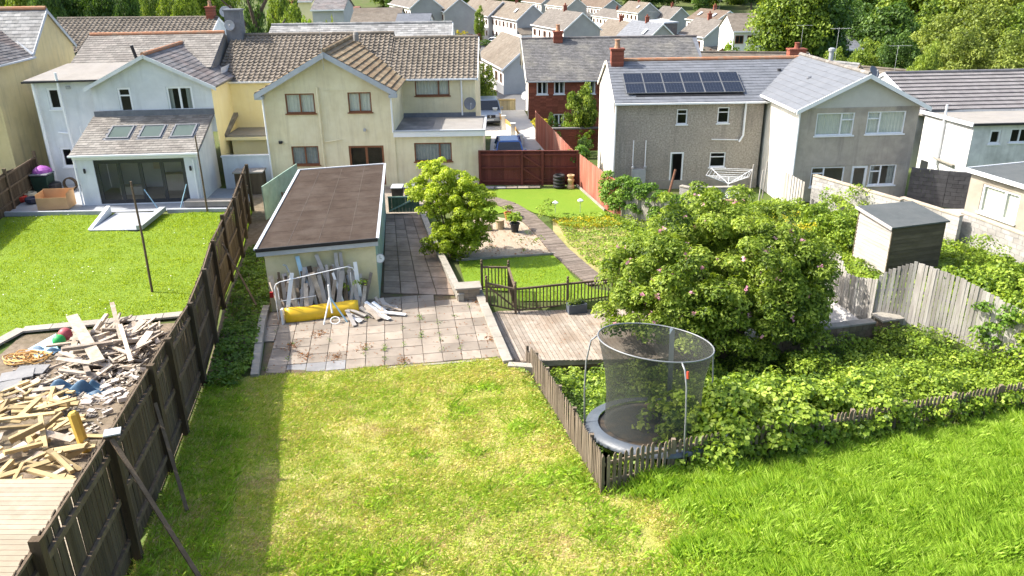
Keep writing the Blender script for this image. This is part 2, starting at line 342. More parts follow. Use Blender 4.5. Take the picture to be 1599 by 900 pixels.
M_brick=pm('red_brick',(.20,.062,.04),(.28,.09,.055),9,.92,.3,60,c3=(.15,.06,.045),lscale=.8,lamt=.5,tint=.25)
M_concrete=pm('weathered_concrete',(.26,.24,.205),(.36,.335,.29),3.5,.92,.4,70,c3=(.24,.22,.18),lscale=.9,lamt=.6)
M_slab=pm('paving_slab_stone',(.235,.20,.16),(.33,.285,.235),2.6,.92,.4,80,rnd=.2,c3=(.15,.125,.10),lscale=1.3,lamt=.6)
M_slabpath=pm('brown_path_slab',(.26,.195,.145),(.35,.275,.215),2.6,.92,.4,80,rnd=.2,c3=(.16,.12,.09),lscale=1.1,lamt=.6)
M_slabdark=pm('dark_paving_slab',(.20,.20,.205),(.26,.26,.26),3,.9,.3,80,rnd=.1,c3=(.15,.15,.145),lscale=1,lamt=.4)
M_patiogrey=pm('grey_porcelain_paving',(.27,.29,.32),(.33,.35,.37),3,.75,.1,60,rnd=.07)
M_soil=pm('dry_soil',(.13,.10,.07),(.23,.185,.135),5,1.,.8,30,c3=(.09,.075,.035),lscale=.8,lamt=.6)
M_gravel=pm('pale_gravel',(.28,.225,.155),(.42,.36,.28),14,.95,.9,40,c3=(.30,.235,.165),lscale=1.6,lamt=.5)
M_tarmac=pm('tarmac',(.10,.10,.10),(.15,.15,.15),4,.92,.3,120)
M_concdrive=pm('pale_concrete_drive',(.42,.40,.37),(.50,.48,.45),1.5,.92,.2,60,c3=(.34,.32,.3),lscale=.4,lamt=.5)
M_lawnbase=pm('lawn_thatch',(.24,.255,.05),(.38,.35,.11),3.2,.98,.9,70,c3=(.52,.43,.20),lscale=.75,lamt=.8)
M_lawnleft=pm('left_lawn_turf',(.115,.19,.012),(.165,.245,.018),4,.98,.9,60,c3=(.16,.225,.02),lscale=.8,lamt=.6)
M_meadowbase=pm('meadow_turf',(.075,.17,.012),(.12,.25,.016),4,.98,.9,60,c3=(.035,.085,.01),lscale=1,lamt=.6)
M_artlawn=pm('artificial_turf',(.12,.21,.012),(.155,.25,.016),30,.95,.5,160,c3=(.17,.24,.02),lscale=1,lamt=.5)
M_groundfar=pm('rough_ground',(.05,.085,.015),(.09,.12,.025),.5,1.,.6,8,c3=(.11,.10,.05),lscale=.12,lamt=.6)
M_wood_grey=pm('weathered_grey_timber',(.31,.29,.265),(.45,.43,.40),6,.9,.35,40,rnd=.24,stretch=(1,1,.18),c3=(.22,.195,.17),lscale=1.6,lamt=.6)
M_wood_dark=pm('dark_creosoted_timber',(.045,.030,.017),(.085,.060,.035),6,.85,.35,40,rnd=.3,stretch=(1,1,.15),c3=(.12,.10,.07),lscale=.9,lamt=.5)
M_wood_rail=pm('dark_brown_rail_timber',(.085,.060,.038),(.145,.108,.072),6,.85,.3,40,rnd=.2)
M_wood_picket=pm('grey_brown_picket_timber',(.135,.105,.075),(.22,.18,.135),7,.9,.3,40,rnd=.26,stretch=(1,1,.2),c3=(.12,.09,.06),lscale=2,lamt=.5)
M_wood_deck=pm('silvered_deck_timber',(.235,.20,.16),(.35,.305,.255),5,.92,.35,50,rnd=.22,c3=(.20,.145,.10),lscale=1.1,lamt=.65)
M_wood_new=pm('new_pine_timber',(.38,.275,.125),(.52,.405,.22),4,.75,.15,40,rnd=.34,c3=(.30,.22,.11),lscale=2,lamt=.4)
M_wood_old=pm('old_pale_timber',(.30,.25,.195),(.50,.44,.37),5,.88,.25,40,rnd=.42,c3=(.30,.22,.15),lscale=1.8,lamt=.5)
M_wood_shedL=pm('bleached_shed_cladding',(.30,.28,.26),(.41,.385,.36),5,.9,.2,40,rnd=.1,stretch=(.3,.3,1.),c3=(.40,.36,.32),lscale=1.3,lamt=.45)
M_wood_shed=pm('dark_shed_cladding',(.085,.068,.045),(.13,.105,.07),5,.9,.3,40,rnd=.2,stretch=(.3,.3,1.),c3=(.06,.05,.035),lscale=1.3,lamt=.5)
M_red_wood=pm('maroon_stained_timber',(.105,.028,.022),(.145,.040,.030),5,.8,.25,40,rnd=.16,stretch=(1,1,.2))
M_red_fence=pm('faded_red_timber',(.30,.085,.055),(.38,.135,.09),5,.85,.25,40,rnd=.2,stretch=(1,1,.2),c3=(.38,.26,.2),lscale=1.2,lamt=.65)
M_path_wood=pm('grey_sleeper_path',(.12,.095,.075),(.19,.155,.125),6,.93,.4,50,rnd=.22,c3=(.24,.2,.165),lscale=1,lamt=.4)
M_yellowplastic=pm('yellow_plastic',(.72,.44,.012),(.80,.53,.02),2,.38,.05,spec=.5,c3=(.6,.36,.01),lamt=.5)
M_galv=pm('galvanised_tube',(.36,.38,.40),(.46,.48,.49),5,.45,0,metal=.5)
M_bluepaint=pm('pale_blue_metal',(.27,.46,.58),(.36,.55,.66),5,.5,.05)
M_greenpaint=pm('pale_green_painted_board',(.24,.37,.30),(.33,.46,.38),3,.85,.25,50,c3=(.18,.22,.18),lscale=1.2,lamt=.5)
M_rubber=pm('black_rubber',(.017,.017,.018),(.028,.028,.029),6,.7,.2,60)
M_black=pm('black_plastic',(.02,.02,.022),(.035,.035,.038),4,.5)
M_cardboard=pm('cardboard',(.46,.28,.14),(.54,.34,.18),2,.9,.1)
M_bark=pm('bark',(.075,.055,.04),(.13,.10,.075),7,.95,.7,30,stretch=(1,1,.25))
M_room=pm('room_shadow',(.06,.055,.05),(.09,.08,.07),2,.9)  # near-black backing colour stands in for the dark of an unlit room
M_curtain=pm('pale_curtain',(.80,.80,.70),(.86,.86,.76),5,.85,0)
M_curtain_dark=pm('grey_curtain',(.36,.38,.37),(.46,.47,.45),5,.85,0)
M_glass=glassmat('window_glass',(.92,.95,.93),.8); M_glass_sky=glassmat('roof_window_glass',(.5,.58,.56),.25,.05,(.13,.17,.16)); M_glass_dark=glassmat('far_window_glass',(.3,.3,.3),.15,.06,(.018,.02,.024))
# ------------------------------------------------------------------ ground sheet reaching the horizon
def axis(lo,a,b,hi,st,far):
    m_=list(np.arange(a,b,st)); l_=[];x=a;s=st
    while x>lo: s*=far; x-=s; l_.append(x)
    r_=[];x=m_[-1];s=st
    while x<hi: s*=far; x+=s; r_.append(x)
    return np.array(l_[::-1]+m_+r_)
gx=axis(-900,-30,30,900,.5,1.22); gy=axis(-40,5,62,1500,.5,1.12)
XX,YY=np.meshgrid(gx,gy); ZZ=gz(XX,YY)-.03
nv=len(gx); idx=np.arange(len(gx)*len(gy)).reshape(len(gy),nv)
q=np.stack([idx[:-1,:-1],idx[:-1,1:],idx[1:,1:],idx[1:,:-1]],-1).reshape(-1,4)
go=linkmesh('ground',npmesh('ground',np.stack([XX,YY,ZZ],-1).reshape(-1,3),faces4=q,smooth=True),M_groundfar); go['kind']='structure'
# ------------------------------------------------------------------ building kit
UP=Vector((0,0,1))
def facade(mb,o,ux,W,z0,z1,ops=(),nrm=None,rev=.13):
    """wall face with real openings and reveals; o is the left end at z 0, openings (a,b,c,d) along ux and up"""
    o=Vector(o); ux=Vector(ux); nrm=Vector(nrm) if nrm else Vector((ux.y,-ux.x,0))
    xs=sorted({0.,W,*[v for q in ops for v in q[:2]]}); zs=sorted({z0,z1,*[v for q in ops for v in q[2:4]]})
    P=lambda a,c,d=0.: o+ux*a+UP*c+nrm*d
    for i in range(len(xs)-1):
        for j in range(len(zs)-1):
            a,b,c,d=xs[i],xs[i+1],zs[j],zs[j+1]; mx_,mz=(a+b)/2,(c+d)/2
            if any(q[0]<mx_<q[1] and q[2]<mz<q[3] for q in ops): continue
            mb.quad(P(a,c),P(b,c),P(b,d),P(a,d))
    for q in ops:
        a,b,c,d=q[:4]
        mb.quad(P(a,c),P(a,d),P(a,d,-rev),P(a,c,-rev)).quad(P(b,d),P(b,c),P(b,c,-rev),P(b,d,-rev)).quad(P(a,d),P(b,d),P(b,d,-rev),P(a,d,-rev)).quad(P(b,c),P(a,c),P(a,c,-rev),P(b,c,-rev))
def window(root,o,ux,op,fm,cols=(.5,),toplight=(),curtain=None,name='window',nrm=None,sill=True,ft=.065,glass=None,rows=(),sillm=None,cover=1.):
    """frame set back in its opening, each pane a pane of its own, sill proud of the wall, curtain behind"""
    o=Vector(o); ux=Vector(ux); nrm=Vector(nrm) if nrm else Vector((ux.y,-ux.x,0)); a,b,c,d=op[:4]; glass=glass or M_glass
    P=lambda x,z,dd=0.: o+ux*x+UP*z+nrm*dd
    def bx(mb,x0,x1,z0,z1,d0,d1):
        v=[P(x,z,dd) for dd in (d0,d1) for x,z in ((x0,z0),(x1,z0),(x1,z1),(x0,z1))]
        mb.add(v,[(0,1,2,3),(7,6,5,4),(0,4,5,1),(1,5,6,2),(2,6,7,3),(3,7,4,0)])
    fr=MB(); d0,d1=-.11,-.035; e=.004
    bx(fr,a+e,a+ft,c+e,d-e,d0,d1); bx(fr,b-ft,b-e,c+e,d-e,d0,d1); bx(fr,a+ft,b-ft,c+e,c+ft,d0,d1-.002); bx(fr,a+ft,b-ft,d-ft,d-e,d0,d1-.002)
    xs=[a+ft]; cells=[]
    for f in cols:
        x=a+(b-a)*f; bx(fr,x-ft*.55,x+ft*.55,c+ft,d-ft,d0,d1-.004); cells.append((xs[-1],x-ft*.55)); xs.append(x+ft*.55)
    cells.append((xs[-1],b-ft)); panes=[]
    for i,(x0,x1) in enumerate(cells):
        zz=[c+ft]
        if i in toplight:
            z=d-(d-c)*.32; bx(fr,x0,x1,z-ft*.45,z+ft*.45,d0,d1-.005); panes+=[(x0,x1,c+ft,z-ft*.45),(x0,x1,z+ft*.45,d-ft)]
        elif rows:
            z0=c+ft
            for r in rows:
                z=c+(d-c)*r; bx(fr,x0,x1,z-ft*.35,z+ft*.35,d0,d1-.005); panes.append((x0,x1,z0,z-ft*.35)); z0=z+ft*.35
            panes.append((x0,x1,z0,d-ft))
        else: panes.append((x0,x1,c+ft,d-ft))
    wo=fr.build(name,fm,root)
    for x0,x1,z0,z1 in panes:
        p=MB(); p.quad(P(x0,z0,-.075),P(x1,z0,-.075),P(x1,z1,-.075),P(x0,z1,-.075)); p.build('pane',glass,wo)
    if sill:
        s_=MB(); bx(s_,a-.06,b+.06,c-.06,c+.003,-.03,.07); s_.build('sill',sillm or fm,wo)
    if curtain:
        cu=MB(); k=max(6,int((b-a)/.09)); pr=None
        for i in range(k+1):
            x=a+.03+(b-a-.06)*i/k
            dd=-.125-.03*(i%2)-random.uniform(0,.012)
            if pr and (cover>=1 or not (.5-(1-cover)/2<i/k<.5+(1-cover)/2)): cu.quad(P(pr[0],c+.02,pr[1]),P(x,c+.02,dd),P(x,d,dd),P(pr[0],d,pr[1]))
            pr=(x,dd)
        cu.build('curtain',curtain,wo,recalc=False)
    return wo
def tile_roof(mb,o,u,v,W,L,tw,th,kind='slate',lift=.0,skip=None,st=None):
    """courses of real overlapping pieces on a roof slope; o the eaves corner, u along the eaves, v up the slope"""
    o=Vector(o); u=Vector(u).normalized(); v=Vector(v).normalized(); n=u.cross(v).normalized()
    if n.z<0: n=-n
    rows=max(1,round(L/th)); th=L/rows; cols=max(1,round(W/tw)); tw=W/cols
    P=lambda a,b,h: o+u*a+v*b+n*(h+lift)
    for r in range(rows):
        b0,b1=r*th,(r+1)*th
        if kind=='slate':
            off=tw*.5*(r%2)
            for c in range(-1,cols+1):
                a0=max(0,c*tw+off+.006); a1=min(W,(c+1)*tw+off-.006)
                if a1-a0<.03: continue
                if skip and skip((a0+a1)/2,(b0+b1)/2): continue
                h=(st or .024)+random.uniform(-.004,.006); t=random.random(); bb=b0+random.uniform(-.006,.006)
                mb.add([P(a0,bb,h),P(a1,bb,h),P(a1,b1+.02,.006),P(a0,b1+.02,.006),P(a0,bb,-.005),P(a1,bb,-.005)],[(0,1,2,3),(4,5,1,0)],t)
        else:
            pf=[(0,0),(.1,.035),(.22,.058),(.34,.05),(.46,.02),(.56,.003),(.75,-.006),(.9,-.004)] if kind=='pantile' else [(0,0.0),(.08,.026),(.18,.026),(.26,.003),(.5,0),(.58,.026),(.68,.026),(.76,.003)]
            sc=tw/.3 if kind=='pantile' else 1.
            for c in range(cols):
                t=random.random(); hj=random.uniform(-.004,.004); q=[(c*tw+f*tw,h*sc+hj) for f,h in pf]+[((c+1)*tw,0+hj)]
                vs_=[];fs=[]
                for a,h in q: vs_+=[P(a,b0-.02,h+(st or .055)),P(a,b1,h+.002),P(a,b0-.02,h+.002)]
                for i in range(len(q)-1):
                    k=i*3; fs+=[(k,k+3,k+4,k+1),(k+2,k+5,k+3,k)]
                mb.add(vs_,fs,t)
def ridge_tiles(root,a,b,mat,r=.11,seg=.45,name='ridge_tiles'):
    a,b=Vector(a),Vector(b); L=(b-a).length; k=max(1,int(L/seg)); mb=MB(); d=(b-a)/k
    for i in range(k): mb.tube([a+d*i+d*.02,a+d*(i+1)+d*.03],[r*random.uniform(.95,1.05),r*.93],8,random.random())
    o=mb.build(name,mat,root); return o
def chimney(root,base,w,d,h,mat,pots=1,potm=None,potr=.13,poth=.4):
    x,y,z=base; mb=MB()
    nrow=max(4,int(h/.09)); bh=h/nrow
    for i in range(nrow):
        e=.004*((i*7)%3); zz=z+i*bh; mb.box(x-w/2-e,x+w/2+e,y-d/2-e,y+d/2+e,zz,zz+bh-.008,random.random())
    mb.box(x-w/2+.01,x+w/2-.01,y-d/2+.01,y+d/2-.01,z,z+h,.3)
    mb.box(x-w/2-.06,x+w/2+.06,y-d/2-.06,y+d/2+.06,z+h,z+h+.1,.6)
    c=mb.build('chimney',mat,root)
    for i in range(pots):
        px_=x+(i-(pots-1)/2)*w*.45
        MB().lathe((px_,y,z+h+.1),[(potr*1.25,0),(potr*1.1,.08),(potr,.12),(potr*.85,poth-.08),(potr*1.05,poth-.06),(potr*1.05,poth)],12).build('chimney_pot',potm or M_terracotta,c)
    return c
def dish(root,c,r,nrm,mat):
    """satellite dish: shallow bowl, arm, wall bracket"""
    nrm=Vector(nrm).normalized(); qm=nrm.to_track_quat('Z','Y').to_matrix().to_4x4(); qm.translation=Vector(c)
    prof=[(.01,0),(r*.5,r*.06),(r*.85,r*.17),(r,r*.25),(r*1.01,r*.22),(r*.85,r*.13),(r*.5,r*.02),(.01,-.03)]
    d=MB(qm).lathe((0,0,0),prof,20).build('satellite_dish',mat,root,smooth=True)
    MB(qm).tube([(0,-r,.05),(0,-r*.4,r*.6),(0,-.05,r*.75)],.015,6).tube([(0,-.05,r*.72),(0,0,r*.85)],.04,8).build('feed_arm',M_gutter,d)
    MB(qm).tube([(0,0,-.02),(0,0,-.25),(0,-.15,-.3)],.025,6).build('bracket',M_gutter,d)
def aerial(root,base,h,L,dirv=(1,0,0),mat=None):
    b=Vector(base); dv=Vector(dirv).normalized(); mb=MB().tube([b,b+UP*h],.011,6); t=b+UP*(h-.06)
    mb.tube([t-dv*L*.4,t+dv*L*.6],.007,6); s=UP.cross(dv)
    for i in range(9): q_=t-dv*L*.4+dv*L*(i/8); mb.tube([q_-s*.16,q_+s*.16],.004,4)
    return mb.build('aerial',mat or M_gutter,root)
def gable_wall(mb,o,ux,W,z,zap,x_ap=None):
    o=Vector(o); ux=Vector(ux); x=x_ap if x_ap is not None else W/2
    mb.poly(o+UP*z,o+ux*W+UP*z,o+ux*x+UP*zap)
def roof(root,eL,eR,rR,rL,mat,kind='slate',tw=.3,th=.25,slabm=None,skip=None,st=None):
    eL,eR,rR,rL=map(Vector,(eL,eR,rR,rL)); 
    ro_=MB().slab([eL,eR,rR,rL],.12).build('roof',slabm or M_lead,root)
    mb=MB(); u=eR-eL; v=rL-eL; tile_roof(mb,eL,u,v,u.length,v.length,tw,th,kind,.004,skip,st)
    t=mb.build('roof_tiles',mat,ro_,recalc=False); t['kind']='stuff'; return ro_
def pipe(root,pts,r=.05,mat=None,name='downpipe'): return MB().tube(pts,r,8).build(name,mat or M_upvc,root)
def gutter(root,a,b,mat=None,r=.06): 
    a,b=Vector(a),Vector(b); return MB().bar(a,b,.12,.09).build('gutter',mat or M_upvc,root)
def verge(root,a,ap,b,mat,w=.05,h=.26,name='bargeboard'):
    mb=MB()
    for p,q_ in ((a,ap),(b,ap)):
        p,q_=Vector(p),Vector(q_); mb.slab([p,q_,q_-UP*h,p-UP*h],w)
    return mb.build(name,mat,root)
# ================================================================== cream house in the middle
YH=thing('cream_house',(-9.6,43,0),'cream rendered house with brown windows and projecting gable behind the garage','house')
X0,X1,YF,YB=-13.05,-6.2,43.,47.3
o0=Vector((X0,YF,0)); ux=Vector((1,0,0))
F_=lambda a,b,c,d:(a-X0,b-X0,c,d)
ops=[F_(-11.85,-10.3,4.03,5.07),F_(-8.54,-7.3,4.05,5.09),F_(-11.84,-10.37,1.24,2.27),F_(-8.74,-6.84,.06,2.25)]
mb=MB(); facade(mb,o0,ux,X1-X0,-.1,5.25,ops); gable_wall(mb,o0,ux,X1-X0,5.25,7.0,3.5)
facade(mb,(X0,YB,0),(0,-1,0),YB-YF,-.1,5.25); facade(mb,(X1,YF,0),(0,1,0),YB-YF,-.1,5.25)
mb.build('wall',M_render_cream,YH,recalc=False)
for q_ in ((X0+.1,X1-.1,5.2),(X0+.02,-8.8,2.42),(-6.78,X1-.02,2.42)): MB().box(q_[0],q_[1],YF-.018,YF+.02,q_[2],q_[2]+.06).build('string_course',M_render_cream,YH)
for i,op in enumerate(ops[:3]): window(YH,o0,ux,op,M_brownframe,curtain=M_curtain if i!=2 else M_curtain_dark,cols=(.5,))
window(YH,o0,ux,ops[3],M_brownframe,cols=(.5,),sill=False,name='french_door',ft=.11,rows=())
MB().box(X0+.3,X1-.3,YF+1.6,YF+1.7,0,5).box(X0+.3,X1-.3,YF+.3,YF+1.6,-.02,.01).box(X0+.3,X1-.3,YF+.3,YF+1.6,2.6,2.7).build('room_backing',M_room,YH)
ap=Vector((-9.53,YF,7.18)); ov=.32
for sgn,ex in ((-1,X0-.28),(1,X1+.28)):
    ez=5.13
    if sgn<0: roof(YH,(ex,51.,ez),(ex,YF-ov,ez),(ap.x,YF-ov,ap.z),(ap.x,51.,ap.z),M_browntile,'slate',.62,.36,st=.06)
    else: roof(YH,(ex,YF-ov,ez),(ex,51.,ez),(ap.x,51.,ap.z),(ap.x,YF-ov,ap.z),M_browntile,'slate',.62,.36,st=.06)
verge(YH,(X0-.30,YF-ov-.03,5.13),(ap.x,YF-ov-.03,7.2),(X1+.30,YF-ov-.03,5.13),M_trimgrey,.05,.3)
MB().box(X0-.3,X0+.12,YF-ov-.05,YF-.0,4.83,4.99).box(X1-.12,X1+.3,YF-ov-.05,YF-.0,4.83,4.99).build('soffit_box',M_trimgrey,YH)
ridge_tiles(YH,(ap.x,YF-ov,7.24),(ap.x,50.9,7.24),M_browntile,.13)
MB().lathe((ap.x+.5,49.6,7.1),[(.17,0),(.17,.35),(.12,.5)],10).build('roof_vent',M_feltlight,YH)
pipe(YH,[(-10.1,YF-.09,5.42),(-10.1,YF-.09,.0)],.06,M_render_cream); pipe(YH,[(-9.95,YF-.09,2.5),(-9.0,YF-.09,2.62)],.03,M_render_cream,'waste_pipe')
pipe(YH,[(X0+.02,YF-.1,4.95),(X0+.02,YF-.1,.3),(X0+.15,YF-.2,.1)],.05); pipe(YH,[(X1-.05,YF-.1,4.95),(X1-.05,YF-.1,2.95)],.05)
MB().lathe((-12.35,YF-.08,2.5),[(.11,-.05),(.11,.08)],10).build('extractor_vent',M_black,YH)
MB().box(-7.83,-7.7,YF-.18,YF+.02,3.05,3.18).build('floodlight',M_gutter,YH)
aerial(YH,(-9.55,YF-.45,6.3),2.4,.9,(-.2,1,0))
# flat-roofed extension
XE=-1.45; eo=Vector((X1,43.06,0)); eop=[(-5.19-X1,-3.16-X1,1.32,2.34)]
mb=MB(); facade(mb,eo,ux,XE-X1,-.1,2.72,eop); facade(mb,(XE,43.06,0),(0,1,0),YB-43.06,-.1,2.72); mb.build('extension_wall',M_render_cream,YH,recalc=False)
window(YH,eo,ux,eop[0],M_brownframe,cols=(.68,),curtain=M_curtain_dark)
MB().box(X1+.2,XE-.2,44.4,44.5,0,2.6).build('room_backing',M_room,YH)
MB().box(X1-.05,XE+.12,42.9,43.0,2.70,2.98).box(XE+.02,XE+.12,43.0,YB,2.70,2.98).build('fascia',M_upvc,YH)
fr_=MB().box(X1+.003,XE+.1,43.0,YB-.003,2.86,2.97).build('flat_roof',M_feltdark,YH)
MB().box(-4.2,XE-.05,43.25,YB-.3,2.973,2.99).build('roof_patch',M_feltlight,fr_)
MB().box(X1-.04,XE+.14,42.86,43.05,2.985,3.05).box(XE+.02,XE+.14,43.05,YB,2.985,3.05).build('roof_kerb',M_trimgrey,YH)
MB().box(X1+.02,-1.97,YB-.10,YB-.003,2.97,3.2).build('lead_flashing',M_lead,YH)
# main block
XL,XR=-16.9,-1.95; mo=Vector((XL,YB,0)); mop=[(-5.45-XL,-3.45-XL,4.18,5.12)]
mb=MB(); facade(mb,(X1,YB,0),ux,XR-X1,2.9,5.25,[(-5.45-X1,-3.45-X1,4.18,5.12)]); facade(mb,(XR,YB,0),(0,1,0),8,-.5,5.25); facade(mb,(XR,YB+8,0),(-1,0,0),XR-XL,-.5,5.25); facade(mb,(XL,YB+8,0),(0,-1,0),8,-.5,5.25)
mb.poly((XR,YB,5.25),(XR,YB+8,5.25),(XR,YB+4,7.0)); mb.build('main_wall',M_render_cream,YH,recalc=False)
window(YH,(X1,YB,0),ux,(-5.45-X1,-3.45-X1,4.18,5.12),M_brownframe,cols=(.68,),curtain=M_curtain)
mb=MB(); facade(mb,(-16.2,YB-.02,0),ux,X0+16.2,-.1,5.25); mb.build('yellow_wall',M_render_yellow,YH,recalc=False)['label']='bright yellow painted wall between the two gables'
# little flat lean-to in the corner
mb=MB(); facade(mb,(-15.75,45.2,0),ux,X0+15.75,-.1,2.3,[(2.0,2.6,.1,2.0)]); facade(mb,(-15.75,YB,0),(0,-1,0),YB-45.2,-.1,2.3); mb.build('lean_to_wall',M_render_yellow,YH,recalc=False)
window(YH,(-15.75,45.2,0),ux,(2.0,2.6,.1,2.0),M_brownframe,cols=(),sill=False,name='back_door')
MB().box(-15.95,X0+.02,44.95,YB-.05,2.38,2.52).build('lean_to_roof',M_feltlight,YH); MB().box(-16.0,X0+.02,44.85,44.95,2.26,2.42).build('lean_to_fascia',M_render_yellow,YH)
MB().bar((-16.05,44.9,2.5),(-16.05,YB,3.3),.35,.2).build('parapet',M_feltdark,YH)
roof(YH,(XL,YB-.3,5.18),(-7.,YB-.3,5.18),(-7.,YB+4,7.32),(XL,YB+4,7.32),M_pantile,'pantile',.3,.32)
roof(YH,(-6.99,YB-.3,5.18),(XR+.12,YB-.3,5.18),(XR+.12,YB+3.7,7.05),(-6.99,YB+3.7,7.05),M_pantile,'pantile',.3,.32)
MB().slab([(XL,YB+8.3,5.1),(XL,YB+4.02,7.3),(-7,YB+4.02,7.3),(-7,YB+8.3,5.1)],-.1).slab([(-7,YB+8.3,5.1),(-7,YB+3.72,7.03),(XR+.12,YB+3.72,7.03),(XR+.12,YB+8.3,5.1)],-.1).build('rear_roof',M_pantile,YH)
ridge_tiles(YH,(XL,YB+4,7.38),(-7,YB+4,7.38),M_pantile,.12); ridge_tiles(YH,(-7,YB+3.7,7.1),(XR+.1,YB+3.7,7.1),M_pantile,.12)
verge(YH,(XR+.13,YB-.3,5.2),(XR+.13,YB+3.7,7.12),(XR+.13,YB+8.3,5.2),M_upvc,.05,.16)
gutter(YH,(X1+.1,YB-.36,5.15),(XR+.1,YB-.36,5.15)); gutter(YH,(-16.1,YB-.36,5.15),(X0-.2,YB-.36,5.15))
pipe(YH,[(-2.75,YB-.1,5.1),(-2.75,YB-.1,3.05)],.05)
dish(YH,(-2.3,YB-.35,3.75),.36,(.35,-1,.25),M_lead)
chimney(YH,(-16.6,YB+3.9,6.6),.95,.7,2.2,M_lead,0); dish(YH,(-16.75,YB+3.3,8.0),.3,(.3,-1,.2),M_gutter)
# ================================================================== white house on the left
WO=Vector((-22.,40.,0)); WX=frame(WO,3); wx=lambda x,y,z: WX@Vector((x,y,z)); wu=(WX.to_3x3()@Vector((1,0,0))); wv=(WX.to_3x3()@Vector((0,1,0)))
WH=thing('white_house',tuple(WO),'white rendered house with three roof windows over dark folding glass doors','house')
op=(.85,5.38,.05,2.35)
mb=MB(); facade(mb,wx(0,0,0),wu,6.0,-.15,2.72,[op],rev=.2); 
lz=3.95
mb.poly(wx(6.0,0,-.15),wx(6.0,3.4,-.15),wx(6.0,3.4,lz-.15),wx(6.0,0,2.62)); mb.poly(wx(0,3.4,-.15),wx(0,0,-.15),wx(0,0,2.62),wx(0,3.4,lz-.15))
mb.build('extension_wall',M_render_white,WH,recalc=False)
# folding doors: four leaves
fr=MB(WX); fr.box(.85,.95,.05,.15,.05,2.35).box(5.28,5.38,.05,.15,.05,2.35).box(.95,5.28,.05,.15,2.24,2.35).box(.95,5.28,.05,.15,.05,.13)
fd=fr.build('folding_door',M_blackframe,WH)
for i in range(4):
    a=.95+i*1.0825; b=a+1.0825
    lf=MB(WX).box(a+.004,a+.09,.06,.13,.13,2.24).box(b-.09,b-.004,.06,.13,.13,2.24).box(a+.09,b-.09,.06,.13,.13,.24).box(a+.09,b-.09,.06,.13,2.14,2.24).build('door_leaf',M_blackframe,fd)
    MB(WX).quad((a+.09,.09,.24),(b-.09,.09,.24),(b-.09,.09,2.14),(a+.09,.09,2.14)).build('door_pane',glassmat('folding_door_glass',(.93,.95,.95),.78,.02,(.03,.035,.035)),fd)
MB(WX).box(.1,5.9,3.2,3.3,.0,2.6).build('room_wall',pm('room_wall_paint',(.74,.72,.66),(.8,.78,.72),2,.9),WH); MB(WX).box(.05,5.95,.2,3.2,-.02,.06).build('room_floor',pm('oak_floor',(.5,.4,.28),(.56,.45,.33),3,.5),WH)
mb=MB(WX).box(3.3,5.0,2.3,2.9,.06,.95).box(1.2,2.4,1.6,2.2,.06,.5).box(2.6,3.1,3.1,3.19,1.1,1.8); mb.build('kitchen_units',pm('pale_units',(.7,.58,.42),(.78,.68,.54),2,.6),WH)
u3=wu; 
roof(WH,wx(-.15,-.2,2.68),wx(6.2,-.2,2.68),wx(6.2,3.38,3.98),wx(-.15,3.38,3.98),M_slate_brown,'slate',.3,.22,skip=lambda a,b:any(abs(a-c)<.62 and 1.32<b<2.72 for c in (1.95,3.57,5.2)))
sl_=(wx(0,3.38,3.98)-wx(0,-.2,2.68)).normalized(); sn=wu.cross(sl_).normalized(); e0=wx(-.15,-.2,2.68)
for c in (1.95,3.57,5.2):
    P=lambda a,b,h: e0+wu*a+sl_*b+sn*h
    mb=MB()
    for a0,a1,b0,b1 in ((c-.58,c-.50,1.4,2.65),(c+.50,c+.58,1.4,2.65),(c-.5,c+.5,1.4,1.48),(c-.5,c+.5,2.57,2.65)):
        vv=[P(a,b,h) for h in (.0,.09) for a,b in ((a0,b0),(a1,b0),(a1,b1),(a0,b1))]
        mb.add(vv,[(3,2,1,0),(4,5,6,7),(0,1,5,4),(1,2,6,5),(2,3,7,6),(3,0,4,7)])
    rw=mb.build('roof_window',M_lead,WH); MB().quad(P(c-.5,1.48,.06),P(c+.5,1.48,.06),P(c+.5,2.57,.06),P(c-.5,2.57,.06)).build('pane',M_glass_sky,rw)
    MB().slab([P(c-.64,1.3,.03),P(c+.64,1.3,.03),P(c+.64,1.4,.03),P(c-.64,1.4,.03)],.02).slab([P(c+.58,1.4,.035),P(c+.66,1.4,.035),P(c+.66,2.75,.035),P(c+.58,2.75,.035)],.02).build('flashing',M_lead,rw)
gutter(WH,wx(-.2,-.27,2.62),wx(6.25,-.27,2.62),M_upvc); MB(WX).box(-.1,6.1,-.12,.0-.003,2.42,2.6).build('fascia',M_upvc,WH)
MB(WX).box(-.05,6.25,3.28,3.40,3.95,4.25).build('lead_flashing',M_lead,WH)
pipe(WH,[wx(-.05,-.08,2.6),wx(-.05,-.08,0)],.04); pipe(WH,[wx(5.85,-.08,2.3),wx(5.85,-.08,0)],.04)
for xx in (.4,5.68): MB(WX).lathe((xx,-.12,1.72),[(.05,0),(.06,.03),(.06,.2),(.04,.24)],10).build('wall_light',M_black,WH)
